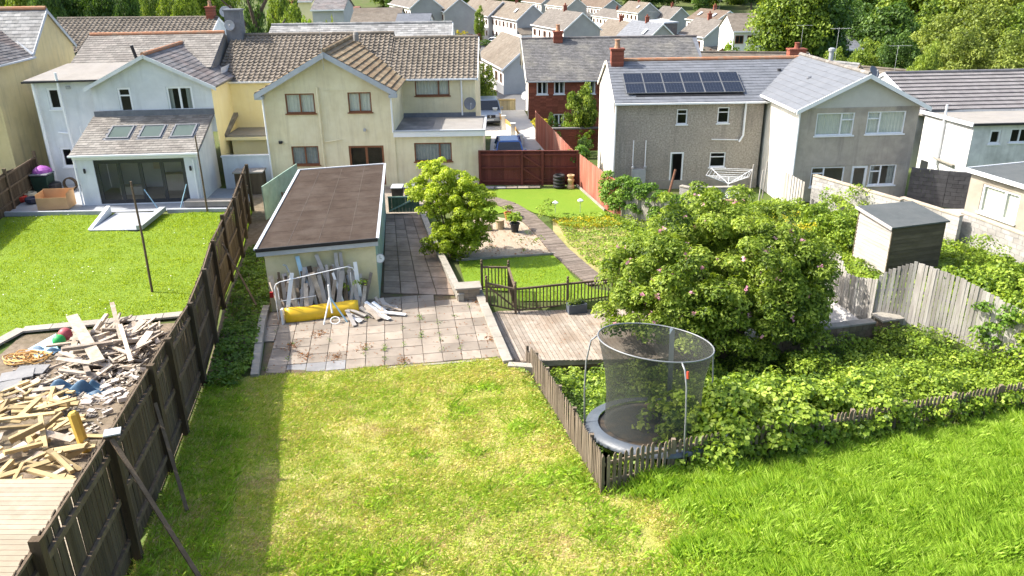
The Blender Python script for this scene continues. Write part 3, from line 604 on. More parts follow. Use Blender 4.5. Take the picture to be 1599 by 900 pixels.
# gabled wing behind
wo=wx(0,3.4,0); wops=[(1.33,2.02,4.15,5.44),(3.88,5.24,4.17,5.44)]
mb=MB(); facade(mb,wo,wu,6.25,3.,5.5,wops); gable_wall(mb,wo,wu,6.25,5.5,6.95,3.1)
mb.build('wall',M_render_white,WH,recalc=False)
mb=MB(); facade(mb,wx(6.25,3.4,0),wv,7,-.2,5.5); mb.build('side_wall',M_render_yellow,WH,recalc=False)['label']='side wall painted bright yellow'
MB(WX).box(.2,6.1,4.6,4.7,3.2,5.5).build('room_backing',M_room,WH)
window(WH,wo,wu,wops[0],M_upvc,cols=(),rows=(.68,),ft=.1); window(WH,wo,wu,wops[1],M_upvc,cols=(.5,),ft=.1,curtain=M_curtain_dark,cover=.45)
ax=3.1
roof(WH,wx(6.55,3.1,5.42),wx(6.55,10.,5.42),wx(ax,10.,7.1),wx(ax,3.1,7.1),M_slate_dark,'slate',.6,.3); roof(WH,wx(-.2,10,5.5),wx(-.2,3.1,5.5),wx(ax,3.1,7.1),wx(ax,10,7.1),M_slate_dark,'slate',.6,.3)
verge(WH,wx(-.25,3.06,5.5),wx(ax,3.06,7.14),wx(6.6,3.06,5.42),M_render_white,.05,.2)
ridge_tiles(WH,wx(ax,3.1,7.15),wx(ax,9.5,7.15),M_terracotta,.12); MB().tube([wx(1.9,5.6,6.2),wx(1.7,5.5,7.4)],.09,8).build('flue',M_black,WH)
# left section with felt lean roof
lo_=wx(-3.55,4.4,0); lops=[(.74,1.4,4.22,5.36),(.74,1.4,1.02,2.12)]
mb=MB(); facade(mb,lo_,wu,4.2,-.2,5.72,lops); facade(mb,wx(-3.55,9,0),-wv,4.6,-.2,5.72); mb.build('left_wall',M_render_white,WH,recalc=False)
for q_ in lops: window(WH,lo_,wu,q_,M_upvc,cols=(),ft=.11)
MB(WX).box(-3.3,0,5.4,5.5,0,5.6).build('room_backing',M_room,WH)
MB().slab([wx(-3.8,4.15,5.8),wx(.6,4.15,5.8),wx(1.5,7.0,6.35),wx(-2.6,7.0,6.35)],.1).build('flat_roof',M_feltlight,WH); gutter(WH,wx(-3.85,4.08,5.72),wx(.3,4.08,5.76),M_black)
pipe(WH,[wx(-3.35,4.2,5.65),wx(-3.35,4.3,0)],.07); pipe(WH,[wx(-2.0,4.1,6.2),wx(-2.0,4.25,2.2),wx(-1.9,4.25,0)],.07,None,'soil_pipe'); pipe(WH,[wx(-2.6,4.25,3.0),wx(-2.0,4.25,2.92)],.05,None,'waste_pipe')
pipe(WH,[wx(-1.4,4.25,3.3),wx(-1.4,4.25,2.5),wx(-.9,4.25,2.5)],.03,None,'waste_pipe')
MB(WX).box(-1.95,-1.1,4.36,4.42,.25,.9).build('meter_cupboard',M_upvc,WH); MB(WX).box(-1.72,-1.5,4.3,4.4,5.3,5.45).build('air_vent',M_gutter,WH)
# main range behind
roof(WH,wx(-2.45,6.3,6.05),wx(5.55,6.3,6.05),wx(5.35,10.6,7.55),wx(-2.65,10.6,7.55),M_slate_brown,'slate',.34,.3)
MB().slab([wx(-2.6,15,5.5),wx(-2.6,10.62,7.5),wx(5.3,10.62,7.5),wx(5.3,15,5.5)],-.1).build('rear_roof',M_slate_brown,WH)
mb=MB(); facade(mb,wx(-2.5,14.6,0),-wv,8,-.3,6); facade(mb,wx(6.05,6.4,0),wv,8,-.3,6); mb.poly(wx(-2.55,6.4,6),wx(-2.55,14.8,5.6),wx(-2.55,10.6,7.4)); mb.build('main_wall',M_render_white,WH,recalc=False)
ridge_tiles(WH,wx(-2.6,10.6,7.6),wx(5.35,10.6,7.6),M_terracotta,.12)
MB(WX).box(-2.75,-2.45,6.2,10.7,5.7,7.5).build('party_wall_shadow_gap',M_lead,WH) if False else None
mb=MB(); mb.poly(wx(5.5,6.45,4.6),wx(5.5,14.8,4.6),wx(5.5,14.8,5.5),wx(5.35,10.6,7.42),wx(5.5,6.45,5.95)); mb.build('end_wall',M_slate_brown,WH,recalc=False)
# utility wall and cupboard to the right of the doors
MB(WX).box(6.5,9.3,2.6,2.8,-.1,1.75).box(6.45,9.35,2.55,2.85,1.75,1.82).build('yard_wall',M_render_white,WH)
cb=thing('garden_cupboard',tuple(wx(8.1,1.7,0)),'dark brown storage cupboard with pale lid beside the white house','cupboard')
MB(WX).box(7.4,8.85,1.3,2.1,0,1.15).build('body',M_wood_dark,cb); MB(WX).box(7.33,8.92,1.22,2.15,1.15,1.22).build('lid',M_feltlight,cb)
# ================================================================== tall yellow house at the left edge
LX=-27.5; LH=thing('yellow_gable_house',(LX,47.5,0),'tall ochre yellow house with pale slate roof, its gable beside the white house','house')
mb=MB(); mb.poly((LX,43.9,-1),(LX,52.7,-1),(LX,52.7,6.95),(LX,50.35,9.0),(LX,47.85,6.75),(LX,43.9,6.65)); facade(mb,(-40,43.9,0),(1,0,0),12.5,-1,6.65); mb.build('wall',M_render_tan,LH,recalc=False)
roof(LH,(-44,47.75,6.72),(LX+.12,47.75,6.72),(LX+.12,50.35,9.08),(-44,50.35,9.08),M_slate_pale,'slate',.4,.27)
MB().slab([(LX+.12,53,6.7),(LX+.12,50.37,9.05),(-44,50.37,9.05),(-44,53,6.7)],.1).build('rear_roof',M_slate_pale,LH)
ridge_tiles(LH,(-44,50.35,9.15),(LX+.1,50.35,9.15),M_terracotta,.13); verge(LH,(LX+.14,47.75,6.78),(LX+.14,50.35,9.14),(LX+.14,52.9,6.85),M_trimgrey,.05,.22)
roof(LH,(LX+.25,43.6,6.62),(LX+.25,47.75,6.62),(LX-3.2,50.2,8.6),(LX-3.2,46.05,8.6),M_slate_dark,'slate',.4,.27)  # dark slate paints in the shade of this slope turned from the sun
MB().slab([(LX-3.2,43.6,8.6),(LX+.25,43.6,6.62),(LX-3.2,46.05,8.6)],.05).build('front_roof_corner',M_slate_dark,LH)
MB().bar((LX+.2,47.8,6.78),(LX-3.2,50.25,8.72),.22,.07).build('valley_lead',M_trimgrey,LH); gutter(LH,(LX+.3,43.6,6.55),(LX+.3,47.75,6.62),M_trimgrey)
# ================================================================== pebbledashed house with the solar panels
SY=45.; SX0,SX1=5.83,14.2; SE=4.05; SB=-1.0
SH=thing('solar_house',(SX0,SY,SB),'grey pebbledashed house with a row of solar panels on its roof','house')
F_=lambda a,b,c,d:(a-SX0,b-SX0,c,d); so_=Vector((SX0,SY,0))
sops=[F_(9.36,9.96,2.75,3.6),F_(11.64,12.3,2.78,3.68),F_(9.14,9.9,-.85,1.17),F_(11.4,12.3,.27,1.14)]
mb=MB(); facade(mb,so_,ux,SX1-SX0,SB,SE,sops); mb.build('wall',M_pebble,SH,recalc=False)
mb=MB(); facade(mb,(SX0,SY+7.4,0),(0,-1,0),7.4,SB-.5,SE); mb.poly((SX0,SY,SE),(SX0,SY+7.4,SE),(SX0,SY+3.9,5.75)); mb.build('gable_wall',M_white_side,SH,recalc=False)
for i in (0,1,3): window(SH,so_,ux,sops[i],M_upvc,cols=(),rows=(.68,))
MB().box(9.14,9.22,SY-.02,SY+.1,-.85,1.17).box(9.82,9.9,SY-.02,SY+.1,-.85,1.17).box(9.22,9.82,SY-.02,SY+.1,1.09,1.17).build('door_frame',M_upvc,SH); MB().box(9.25,9.32,SY+.12,SY+.8,-.85,1.08).build('open_door',pm('green_grey_door',(.16,.20,.19),(.2,.24,.23),2,.6),SH)
MB().box(SX0+.2,SX1,SY+1.4,SY+1.5,SB,4).box(SX0+.2,SX1,SY+.15,SY+1.4,SB-.05,SB+.02).build('room_backing',M_room,SH)
RY=SY+4.; RZ=5.78
pnl=lambda a,b: 1.05<a<7.25 and .75<b<2.95
roof(SH,(SX0-.05,SY-.28,SE-.02),(17.4,SY-.28,SE-.02),(17.4,RY,RZ),(SX0-.05,RY,RZ),M_slate_blue,'slate',.5,.3)
MB().slab([(SX0-.05,SY+7.7,SE),(SX0-.05,RY+.02,RZ),(17.4,RY+.02,RZ),(17.4,SY+7.7,SE)],-.1).build('rear_roof',M_slate_blue,SH)
ridge_tiles(SH,(SX0+.6,RY,RZ+.05),(17.4,RY,RZ+.05),M_terracotta,.12)
verge(SH,(SX0-.07,SY-.3,SE+.02),(SX0-.07,RY,RZ+.05),(SX0-.07,SY+7.7,SE+.02),M_white_side,.06,.2)
gutter(SH,(SX0,SY-.36,SE-.08),(SX1+.2,SY-.36,SE-.08))
pipe(SH,[(SX0+.1,SY-.1,SE-.1),(SX0+.05,SY-.1,SB)],.06); pipe(SH,[(13.15,SY-.1,SE-.1),(13.15,SY-.12,2.1),(12.95,SY-.12,1.75)],.06); pipe(SH,[(11.4,SY-.1,1.9),(12.9,SY-.1,1.85)],.03,None,'waste_pipe')
chimney(SH,(SX0+.55,RY-.35,5.0),.72,.6,1.45,M_brick,1,M_terracotta,.16,.5)
mb=MB().box(6.95,7.75,SY-.22,SY-.01,SB+.3,SB+1.25); mb.build('meter_box',M_gutter,SH)
for xx in (7.0,7.7): pipe(SH,[(xx,SY-.08,.4),(xx,SY-.08,1.9)],.03,None,'boiler_flue'); MB().lathe((xx,SY-.15,.3),[(.08,0),(.09,.1),(.05,.16)],8).build('flue_terminal',M_gutter,SH)
MB().box(SX0+.02,SX1,SY-.05,SY-.002,SB,SB+.55).build('plinth',M_concrete,SH)
# panels: two rows of six, each panel its own frame with cells
uS=Vector((1,0,0)); vS=(Vector((0,RY,RZ))-Vector((0,SY-.28,SE-.02))).normalized(); nS=uS.cross(vS); eS=Vector((SX0-.05,SY-.28,SE-.02))
M_cell=pm('solar_cell',(.010,.013,.022),(.014,.018,.03),8,.16,0,spec=.5); M_alu=pm('aluminium_frame',(.12,.125,.13),(.16,.165,.17),4,.5,0)
pa=MB().quad((0,0,.03),(1.02,0,.03),(1.02,1.08,.03),(0,1.08,.03)).box(0,1.02,0,.022,0,.04).box(0,1.02,1.058,1.08,0,.04).box(0,.022,.022,1.058,0,.04).box(.998,1.02,.022,1.058,0,.04)
pme=pa.mesh('solar_panel'); ce=MB()
for i in range(6):
    for j in range(6): ce.quad((.028+i*.161,.03+j*.17,.033),(.028+i*.161+.156,.03+j*.17,.033),(.028+i*.161+.156,.03+j*.17+.164,.033),(.028+i*.161,.03+j*.17+.164,.033))
cme=ce.mesh('solar_cells'); rm=Matrix((uS,vS,nS)).transposed()
for r in range(2):
    for c in range(6):
        L_=eS+uS*(.78+c*1.10)+vS*(.75+r*1.1)+nS*.12
        po_=linkmesh('solar_panel',pme,M_alu,SH,L_,rm.to_euler(),(1.07,1,1)); q_=bpy.data.objects.new('solar_cells',cme); COL.objects.link(q_); q_.parent=po_
        if not cme.materials: cme.materials.append(M_cell)
MB().slab([eS+uS*1.3+vS*.6+nS*.05,eS+uS*7.35+vS*.6+nS*.05,eS+uS*7.35+vS*.75+nS*.05,eS+uS*1.3+vS*.75+nS*.05],.05).build('panel_rail',M_black,SH)
MB().slab([eS+uS*1.15+vS*.8+nS*.08,eS+uS*7.3+vS*.8+nS*.08,eS+uS*7.3+vS*2.9+nS*.08,eS+uS*1.15+vS*2.9+nS*.08],.06).build('panel_mounting',M_black,SH)
MB().lathe((15.7,RY-1.3,5.25),[(.12,0),(.1,.12)],8).build('roof_vent',M_black,SH)
# ================================================================== grey gabled house on the right
GO=Vector((14.65,40.5,0)); GX=frame(GO,3); gx_=lambda x,y,z: GX@Vector((x,y,z)); gu=GX.to_3x3()@Vector((1,0,0)); gv=GX.to_3x3()@Vector((0,1,0)); GB=-.55; GE=4.32
GH=thing('grey_gable_house',tuple(gx_(0,0,GB)),'grey stained render house with white windows and smooth pale slate gable roof','house')
gops=[(.87,2.85,2.93,4.08),(3.5,5.5,2.95,4.1),(.95,2.72,.25,1.3),(3.1,3.95,-.5,1.32),(4.05,5.48,.25,1.34)]
mb=MB(); facade(mb,gx_(0,0,0),gu,6.15,GB,GE,gops); mb.build('wall',M_grey_rend,GH,recalc=False)
mb=MB(); gable_wall(mb,gx_(0,-.004,0),gu,6.15,GE,5.82,3.15); mb.build('gable',pm('pale_grey_render',(.50,.49,.44),(.56,.55,.5),2,.9,.3,60,c3=(.4,.38,.34),lamt=.4),GH,recalc=False)
MB(GX).box(.4,5.9,-.025,-.003,4.24,4.34).build('string_course',M_grey_rend,GH); MB(GX).box(.6,5.8,-.02,-.003,1.36,1.42).build('string_course',M_grey_rend,GH)
mb=MB(); facade(mb,gx_(0,7.6,0),-gv,7.6,GB-.4,GE); mb.build('side_wall',M_white_side,GH,recalc=False)
mb=MB(); facade(mb,gx_(6.15,0,0),gv,7.6,GB-.4,GE); mb.build('right_wall',M_grey_rend,GH,recalc=False)
window(GH,gx_(0,0,0),gu,gops[0],M_upvc,cols=(.66,),toplight=(1,),curtain=M_curtain); window(GH,gx_(0,0,0),gu,gops[1],M_upvc,cols=(.34,),toplight=(0,),curtain=M_curtain)
window(GH,gx_(0,0,0),gu,gops[2],M_upvc,cols=(.38,),toplight=(0,)); window(GH,gx_(0,0,0),gu,gops[4],M_upvc,cols=(.42,),toplight=(0,),curtain=M_curtain_dark,cover=.4); window(GH,gx_(0,0,0),gu,gops[3],M_upvc,cols=(),sill=False,name='back_door',ft=.13)
MB(GX).box(.2,5.9,1.3,1.4,GB,4.2).box(.2,5.9,.2,1.3,1.9,2.0).build('room_backing',pm('pale_room',(.42,.36,.28),(.5,.44,.36),2,.9),GH)
gz_=5.98
roof(GH,gx_(-.3,8.6,GE-.02),gx_(-.3,-.35,GE-.02),gx_(3.15,-.35,gz_),gx_(3.15,8.6,gz_),M_slate_white,'slate',.6,.4); roof(GH,gx_(6.5,-.35,GE-.02),gx_(6.5,8.6,GE-.02),gx_(3.15,8.6,gz_),gx_(3.15,-.35,gz_),M_slate_white,'slate',.6,.4)
verge(GH,gx_(-.36,-.38,GE),gx_(3.15,-.38,gz_+.04),gx_(6.56,-.38,GE),M_upvc,.05,.22); ridge_tiles(GH,gx_(3.15,-.3,gz_+.03),gx_(3.15,8.5,gz_+.03),M_slate_brown,.11)
gutter(GH,gx_(-.36,-.3,GE-.08),gx_(-.36,8,GE-.08)); pipe(GH,[gx_(-.06,-.06,GE-.1),gx_(-.06,-.06,GB)],.06); pipe(GH,[gx_(.05,7.2,GE-.3),gx_(-.08,7.2,1.6)],.05)
MB(GX).lathe((1.75,3.6,5.3),[(.16,0),(.12,.1)],8).build('roof_vent',M_lead,GH); MB(GX).lathe((3.9,6.0,5.4),[(.13,0),(.13,1.0),(.19,1.02),(.19,1.15),(.1,1.2)],12).build('flue',M_galv,GH)
aerial(GH,gx_(4.6,7,5.4),2.2,1.1,(1,.1,0)); dish(GH,gx_(3.9,.9,5.9),.33,(.4,-.6,.5),M_lead)
# ================================================================== white house with ribbed tiles, far right
WY=46.; cT_=PY(1522,193,WY); zc=cT_.z; Ca=Vector((cT_.x,WY,0)); q_=PZ(1446,174,zc); Cb=Vector((q_.x,q_.y,0)); zb_=-2.2
ru=Vector((.9994,.035,0)); dl=(Cb-Ca)
RH=thing('ribbed_tile_house',(Ca.x,Ca.y,zb_),'white house with dark ribbed tile roof and flat roofed rear wing','house')
mb=MB(); facade(mb,Cb,(Ca-Cb).normalized(),dl.length,zb_,zc-.08); mb.build('wing_side_wall',M_white_right,RH,recalc=False)
def rw_(x0,x1,y0,y1): a_=PY(x0,y1,WY); b_=PY(x1,y0,WY); return (a_.x-Ca.x,b_.x-Ca.x,a_.z,b_.z)
rops=[rw_(1543,1566,203,226),rw_(1576,1612,201,224)]
mb=MB(); facade(mb,Ca,ru,9,zb_,zc-.08,rops); mb.build('wing_wall',M_white_right,RH,recalc=False)
window(RH,Ca,ru,rops[0],M_upvc,cols=(),ft=.12); window(RH,Ca,ru,rops[1],M_upvc,cols=(.5,),ft=.08); MB().box(Ca.x+.5,Ca.x+8,WY+1.4,WY+1.5,zb_,zc-.2).build('room_backing',M_room,RH)
e1=PY(1440,170,51.); e2=PY(1640,168,52.); ze=(e1.z+e2.z)/2
MB().slab([Ca+Vector((-.15,-.2,zc+.04)),Ca+ru*9+Vector((0,-.2,zc+.04)),Vector((Ca.x+9,52.,ze-.15)),Vector((Cb.x-.2,Cb.y+1.2,ze-.15))],.1).build('flat_roof',M_feltlight,RH)
MB().bar(Ca+Vector((-.15,-.24,zc-.04)),Ca+ru*9+Vector((0,-.24,zc-.04)),.08,.12).build('gutter',M_black,RH); MB().bar(Cb+Vector((-.18,.3,zc-.06)),Ca+Vector((-.16,-.2,zc-.06)),.08,.2).build('fascia',M_upvc,RH)
pm_=(Cb*.55+Ca*.45); pipe(RH,[pm_+Vector((-.12,0,zc+.7)),pm_+Vector((-.12,0,-.6)),pm_+Vector((-.35,-.5,-.9))],.07,None,'soil_pipe')
pn=dl.normalized(); off_=Vector((-.08,-.05,0))
MB().bar(Ca+pn*.9+off_+UP*-.3,Ca+pn*2.6+off_+UP*-.2,.2,.1).build('door_canopy',M_concrete,RH)
MB().slab([Ca+pn*1.9+off_*.5+UP*-1.9,Ca+pn*1.1+off_*.5+UP*-1.9,Ca+pn*1.1+off_*.5+UP*-.55,Ca+pn*1.9+off_*.5+UP*-.55],.04).build('side_door',M_upvc,RH); MB().slab([Ca+pn*3.7+off_*.5+UP*-1.4,Ca+pn*3.1+off_*.5+UP*-1.4,Ca+pn*3.1+off_*.5+UP*-.6,Ca+pn*3.7+off_*.5+UP*-.6],.04).build('side_window',M_blackframe,RH)
r1=PY(1397,113,55.); r2=PY(1650,113,56.); zr_=(r1.z+r2.z)/2; x1_=max(e1.x,r1.x)-.2
x1_=PY(1418,140,53.).x
roof(RH,(x1_,51.,ze),(45,51.7,ze),(45,56.1,zr_),(x1_-.6,55.4,zr_),M_darktile,'interlock',.33,.46,st=.075)
MB().slab([(45,56.15,zr_),(x1_-.6,55.45,zr_),(x1_-.6,60,ze-.3),(45,60,ze-.3)],.1).build('rear_roof',M_darktile,RH)
mb=MB(); mb.poly((x1_,51.1,zb_),(x1_-.6,59.5,zb_),(x1_-.6,59.5,ze),(x1_-.6,55.4,zr_-.05),(x1_,51.1,ze)); facade(mb,(x1_,51.1,0),(1,0,0),20,zb_,ze); mb.build('main_wall',M_white_right,RH,recalc=False)
ridge_tiles(RH,(x1_-.6,55.4,zr_+.05),(45,56.1,zr_+.05),M_darktile,.12); aerial(RH,(x1_-.9,54.5,zr_-1.5),1.2,.8,(1,.3,0))
verge(RH,(x1_-.06,51.,ze+.06),(x1_-.66,55.4,zr_+.08),(x1_-.66,59.5,ze),M_upvc,.06,.2)
# small garden room with big window
Na=PZ(1519,264,2.35); Nb=Na+Vector((.62,-2.2,0))*1.6; nd=(Nb-Na).normalized(); Na.z=Nb.z=0
NH=thing('garden_room',(Na.x,Na.y,-.4),'small buff rendered flat roofed garden room with white picture window','outbuilding')
nw=(Nb-Na).length; nop=[(.75,2.75,.55,1.85)]
mb=MB(); facade(mb,Na,nd,nw,-.6,2.25,nop); mb.build('wall',pm('buff_render',(.32,.285,.23),(.39,.35,.285),2,.92,.3,50,c3=(.2,.175,.14),lamt=.6),NH,recalc=False)
nx=Vector((-nd.y,nd.x,0)); mb=MB(); facade(mb,Na+nx*6,-nx,6,-.6,2.25); facade(mb,Nb,nx,6,-.6,2.25); mb.build('side_wall',M_grey_rend,NH,recalc=False)
window(NH,Na,nd,nop[0],M_upvc,cols=(.62,),curtain=M_curtain,ft=.09)
MB().slab([p+UP*2.36 for p in (Na-nd*.2-nx*.2,Nb+nd*.2-nx*.2,Nb+nd*.2+nx*6,Na-nd*.2+nx*6)],.1).build('flat_roof',M_feltgrey,NH); MB().bar(Na-nd*.2-nx*.22+UP*2.3,Nb+nd*.2-nx*.22+UP*2.3,.05,.18).bar(Na-nd*.2-nx*.2+UP*2.3,Na-nd*.22+nx*6+UP*2.3,.05,.18).build('fascia',M_upvc,NH)
MB().slab([p+UP*.0 for p in (Na+nd*1.2+nx*2.5+UP*2.4,Na+nd*3+nx*2.5+UP*2.4,Na+nd*2.6+nx*4+UP*3.0,Na+nd*1.4+nx*4+UP*3.0)],.06).build('roof_lantern',M_black,NH)
# ================================================================== brick house across the drive
BY=62.; BX0=1.47; BX1=15.; BH=thing('brick_house',(BX0,BY,-2.2),'red brick house with white end gable and old grey slate roof','house')
def pw(x0,x1,y0,y1,Y): a=PY(x0,y1,Y); b=PY(x1,y0,Y); return (a.x-BX0,b.x-BX0,a.z,b.z)
bops=[pw(838,855.5,126,148,BY),pw(865,882,126,147.5,BY),pw(913,930,124,147,BY),pw(864,881,178,196,BY),pw(960,977,124,146,BY)]
bo=Vector((BX0,BY,0)); mb=MB(); facade(mb,bo,(1,0,0),BX1-BX0,-2.6,2.95,bops); mb.build('wall',M_brick,BH,recalc=False)
# brick courses proud of the joints
cs=MB(); z=-2.5
while z<2.9:
    segs=[(0.,BX1-BX0)]
    for q_ in bops:
        if q_[2]-.02<z<q_[3]+.02:
            ns=[]
            for s_ in segs:
                if q_[0]>s_[0] and q_[1]<s_[1]: ns+=[(s_[0],q_[0]),(q_[1],s_[1])]
                else: ns.append(s_)
            segs=ns
    for a,b in segs:
        x=a
        while x<b-.05:
            e=min(b,x+.45); cs.quad((BX0+x+.006,BY-.012,z),(BX0+e-.006,BY-.012,z),(BX0+e-.006,BY-.012,z+.13),(BX0+x+.006,BY-.012,z+.13),random.random()); x=e
    z+=.15
cs.build('brick_courses',M_brick,BH,recalc=False)['kind']='stuff'
mb=MB(); facade(mb,(BX0,BY+9,0),(0,-1,0),9,-3,2.95); mb.poly((BX0,BY,2.95),(BX0,BY+9,2.95),(BX0,BY+4.5,5.4)); mb.build('gable_wall',M_white_side,BH,recalc=False)
for q_ in bops: window(BH,bo,(1,0,0),q_,M_upvc,cols=(.5,),ft=.09,curtain=M_curtain_dark,cover=.4)
MB().box(BX0+.3,BX1,BY+1.2,BY+1.3,-2.4,2.9).build('room_backing',M_room,BH)
roof(BH,(BX0-.15,BY-.3,2.9),(BX1,BY-.3,2.9),(BX1,BY+4.5,5.5),(BX0-.55,BY+4.5,5.5),M_slate,'slate',.3,.2)
MB().slab([(BX0-.5,BY+9.3,2.9),(BX0-.5,BY+4.52,5.48),(BX1,BY+4.52,5.48),(BX1,BY+9.3,2.9)],-.1).build('rear_roof',M_slate,BH); ridge_tiles(BH,(BX0-.4,BY+4.5,5.54),(BX1,BY+4.5,5.54),M_slate_dark,.1)
verge(BH,(BX0-.2,BY-.3,2.95),(BX0-.5,BY+4.5,5.55),(BX0-.3,BY+9.2,2.95),M_white_side,.06,.35); gutter(BH,(BX0-.1,BY-.38,2.84),(BX1,BY-.38,2.84),M_gutter)
c_=PY(871,68,BY+4.3); chimney(BH,(c_.x,BY+4.2,4.85),.72,.6,1.15,M_brick,1,M_terracotta,.17,.5); dish(BH,(BX0-.2,BY+3.5,1.2),.32,(-1,-.8,.3),M_upvc)
# ------------------------------------------------------------------ long roofs behind the near houses
def long_house(name,label,a,b,ez,depth,rm,kind,tw,th,wm,vm=M_upvc,over=5.):
    a,b=Vector(a),Vector(b); u=(b-a).normalized(); n=Vector((u.y,-u.x,0)); t=thing(name,((a.x+b.x)/2,(a.y+b.y)/2,min(a.z,b.z)-over),label,'house')
    eL=a+n*depth; eL.z=a.z-ez; eR=b+n*depth; eR.z=b.z-ez
    roof(t,eL,eR,b,a,rm,kind,tw,th); e2=a-n*depth; e2.z=eL.z; e3=b-n*depth; e3.z=eR.z
    MB().slab([e2,a-n*.02,b-n*.02,e3],-.1).build('rear_roof',rm,t)
    mb=MB(); W=(b-a).length; q0=eL-n*.3; z1=eL.z-.05
    facade(mb,Vector((q0.x,q0.y,0)),u,W,z1-over,z1); p1=e3+n*.3; facade(mb,Vector((p1.x,p1.y,0)),-u,W,z1-over,z1)
    for e_,q_ in ((eL,e2),(eR,e3)):
        rr=a if e_ is eL else b
        mb.poly((e_.x-n.x*.3,e_.y-n.y*.3,z1-over),(q_.x+n.x*.3,q_.y+n.y*.3,z1-over),(q_.x+n.x*.3,q_.y+n.y*.3,z1),(rr.x,rr.y,rr.z-.12),(e_.x-n.x*.3,e_.y-n.y*.3,z1))
    mb.build('wall',wm,t,recalc=False); ridge_tiles(t,a+UP*.04,b+UP*.04,rm,.11)
    verge(t,eR+u*.03,b+u*.03+UP*.05,e3+u*.03,vm,.05,.2); return t
lh=long_house('slate_house','long pale slate roofed house just behind the cream house',PY(424,40,63.),PY(706,36,63.),1.9,4.2,M_slate_pale,'slate',.5,.3,M_render_white)
for xx in (560,617,674):
    p_=PY(xx,42,62.3); MB().lathe((p_.x,p_.y,p_.z-.5),[(.14,0),(.12,.25),(.03,.3)],8).build('roof_vent',M_gutter,lh)
p_=PY(522,38,62.8); aerial(lh,(p_.x,p_.y,p_.z-.8),1.9,1.3,(1,.2,0)); MB().box(p_.x-.3,p_.x+.2,p_.y-.2,p_.y+.3,p_.z-.9,p_.z-.2).build('chimney_stub',M_slate_dark,lh)
lh=long_house('brown_tile_house','long brown tiled house behind the white house with small brick chimney',PY(90,30,66.),PY(341,28,66.),2.1,4.6,M_pantile,'pantile',.36,.36,M_render_white)
p_=PY(330,25,66.); chimney(lh,(p_.x,66.,p_.z-.6),.6,.6,1.2,M_brick,1); p_=PY(352,19,65.); dish(lh,(p_.x,p_.y,p_.z),.42,(.2,-1,.3),M_gutter); MB().tube([(p_.x-.1,p_.y+.1,p_.z),(p_.x-.3,p_.y+.4,p_.z-2.2)],.04,6).build('dish_mast',M_gutter,lh)
lh=long_house('low_brown_house','low pinkish brown tiled roof behind the solar panel house',PY(1082,82,70.),PY(1262,84,70.),1.9,4.,M_estate_tile,'slate',.4,.3,M_render_white)
p_=PY(1243,86,66.); chimney(lh,(p_.x,66.,p_.z-1.2),1.3,.8,1.6,M_brick,1,M_brick,.2,.45); aerial(lh,(p_.x+.3,66.,p_.z),2.3,1.2,(1,0,0))
lh=long_house('bluish_slate_house','bluish slate roof with brown bargeboards behind the grey gabled house',PY(1245,92,60.),PY(1342,102,57.),1.8,3.6,M_slate_pale,'slate',.45,.3,M_render_white,M_browntile)
lh=long_house('far_brown_terrace','brown tiled roof behind the bluish slate roof, below the trees',PY(1320,103,66.),PY(1480,117,62.),1.8,3.8,M_estate_tile,'slate',.45,.3,M_render_white)
p_=PY(1396,114,58.); aerial(lh,p_,1.9,1.5,(1,0,0))
# ------------------------------------------------------------------ estate houses on the far slope
wfm=MB().box(-.5,.5,-.05,0,-.55,-.47).box(-.5,.5,-.05,0,.47,.55).box(-.5,-.42,-.05,0,-.47,.47).box(.42,.5,-.05,0,-.47,.47).box(-.03,.03,-.05,0,-.47,.47).mesh('window'); wpm=MB().quad((-.42,-.02,-.47),(.42,-.02,-.47),(.42,-.02,.47),(-.42,-.02,.47)).mesh('pane')
M_estwall=pm('estate_white_render',(.74,.73,.70),(.80,.79,.76),.8,.9,0,c3=(.6,.58,.54),lscale=.3,lamt=.4); M_estgable_shade=pm('estate_gable_shade',(.33,.325,.32),(.38,.375,.365),.8,.92,0,c3=(.27,.265,.26),lscale=.3,lamt=.4)  # gable grey paints in the shade of house ends turned from the sun
M_estgable2=pm('estate_pale_gable',(.42,.42,.41),(.48,.48,.47),.8,.92)  # lighter gable grey, shade included; also a plain grey house wall
def far_window(root,p,yaw,sx,sz,fm=M_upvc):
    wo_=linkmesh('window',wfm,fm,root,p,(0,0,yaw),(sx,1,sz)); q_=bpy.data.objects.new('pane',wpm); COL.objects.link(q_); q_.parent=wo_
    if not wpm.materials: wpm.materials.append(M_glass_dark)
    return wo_
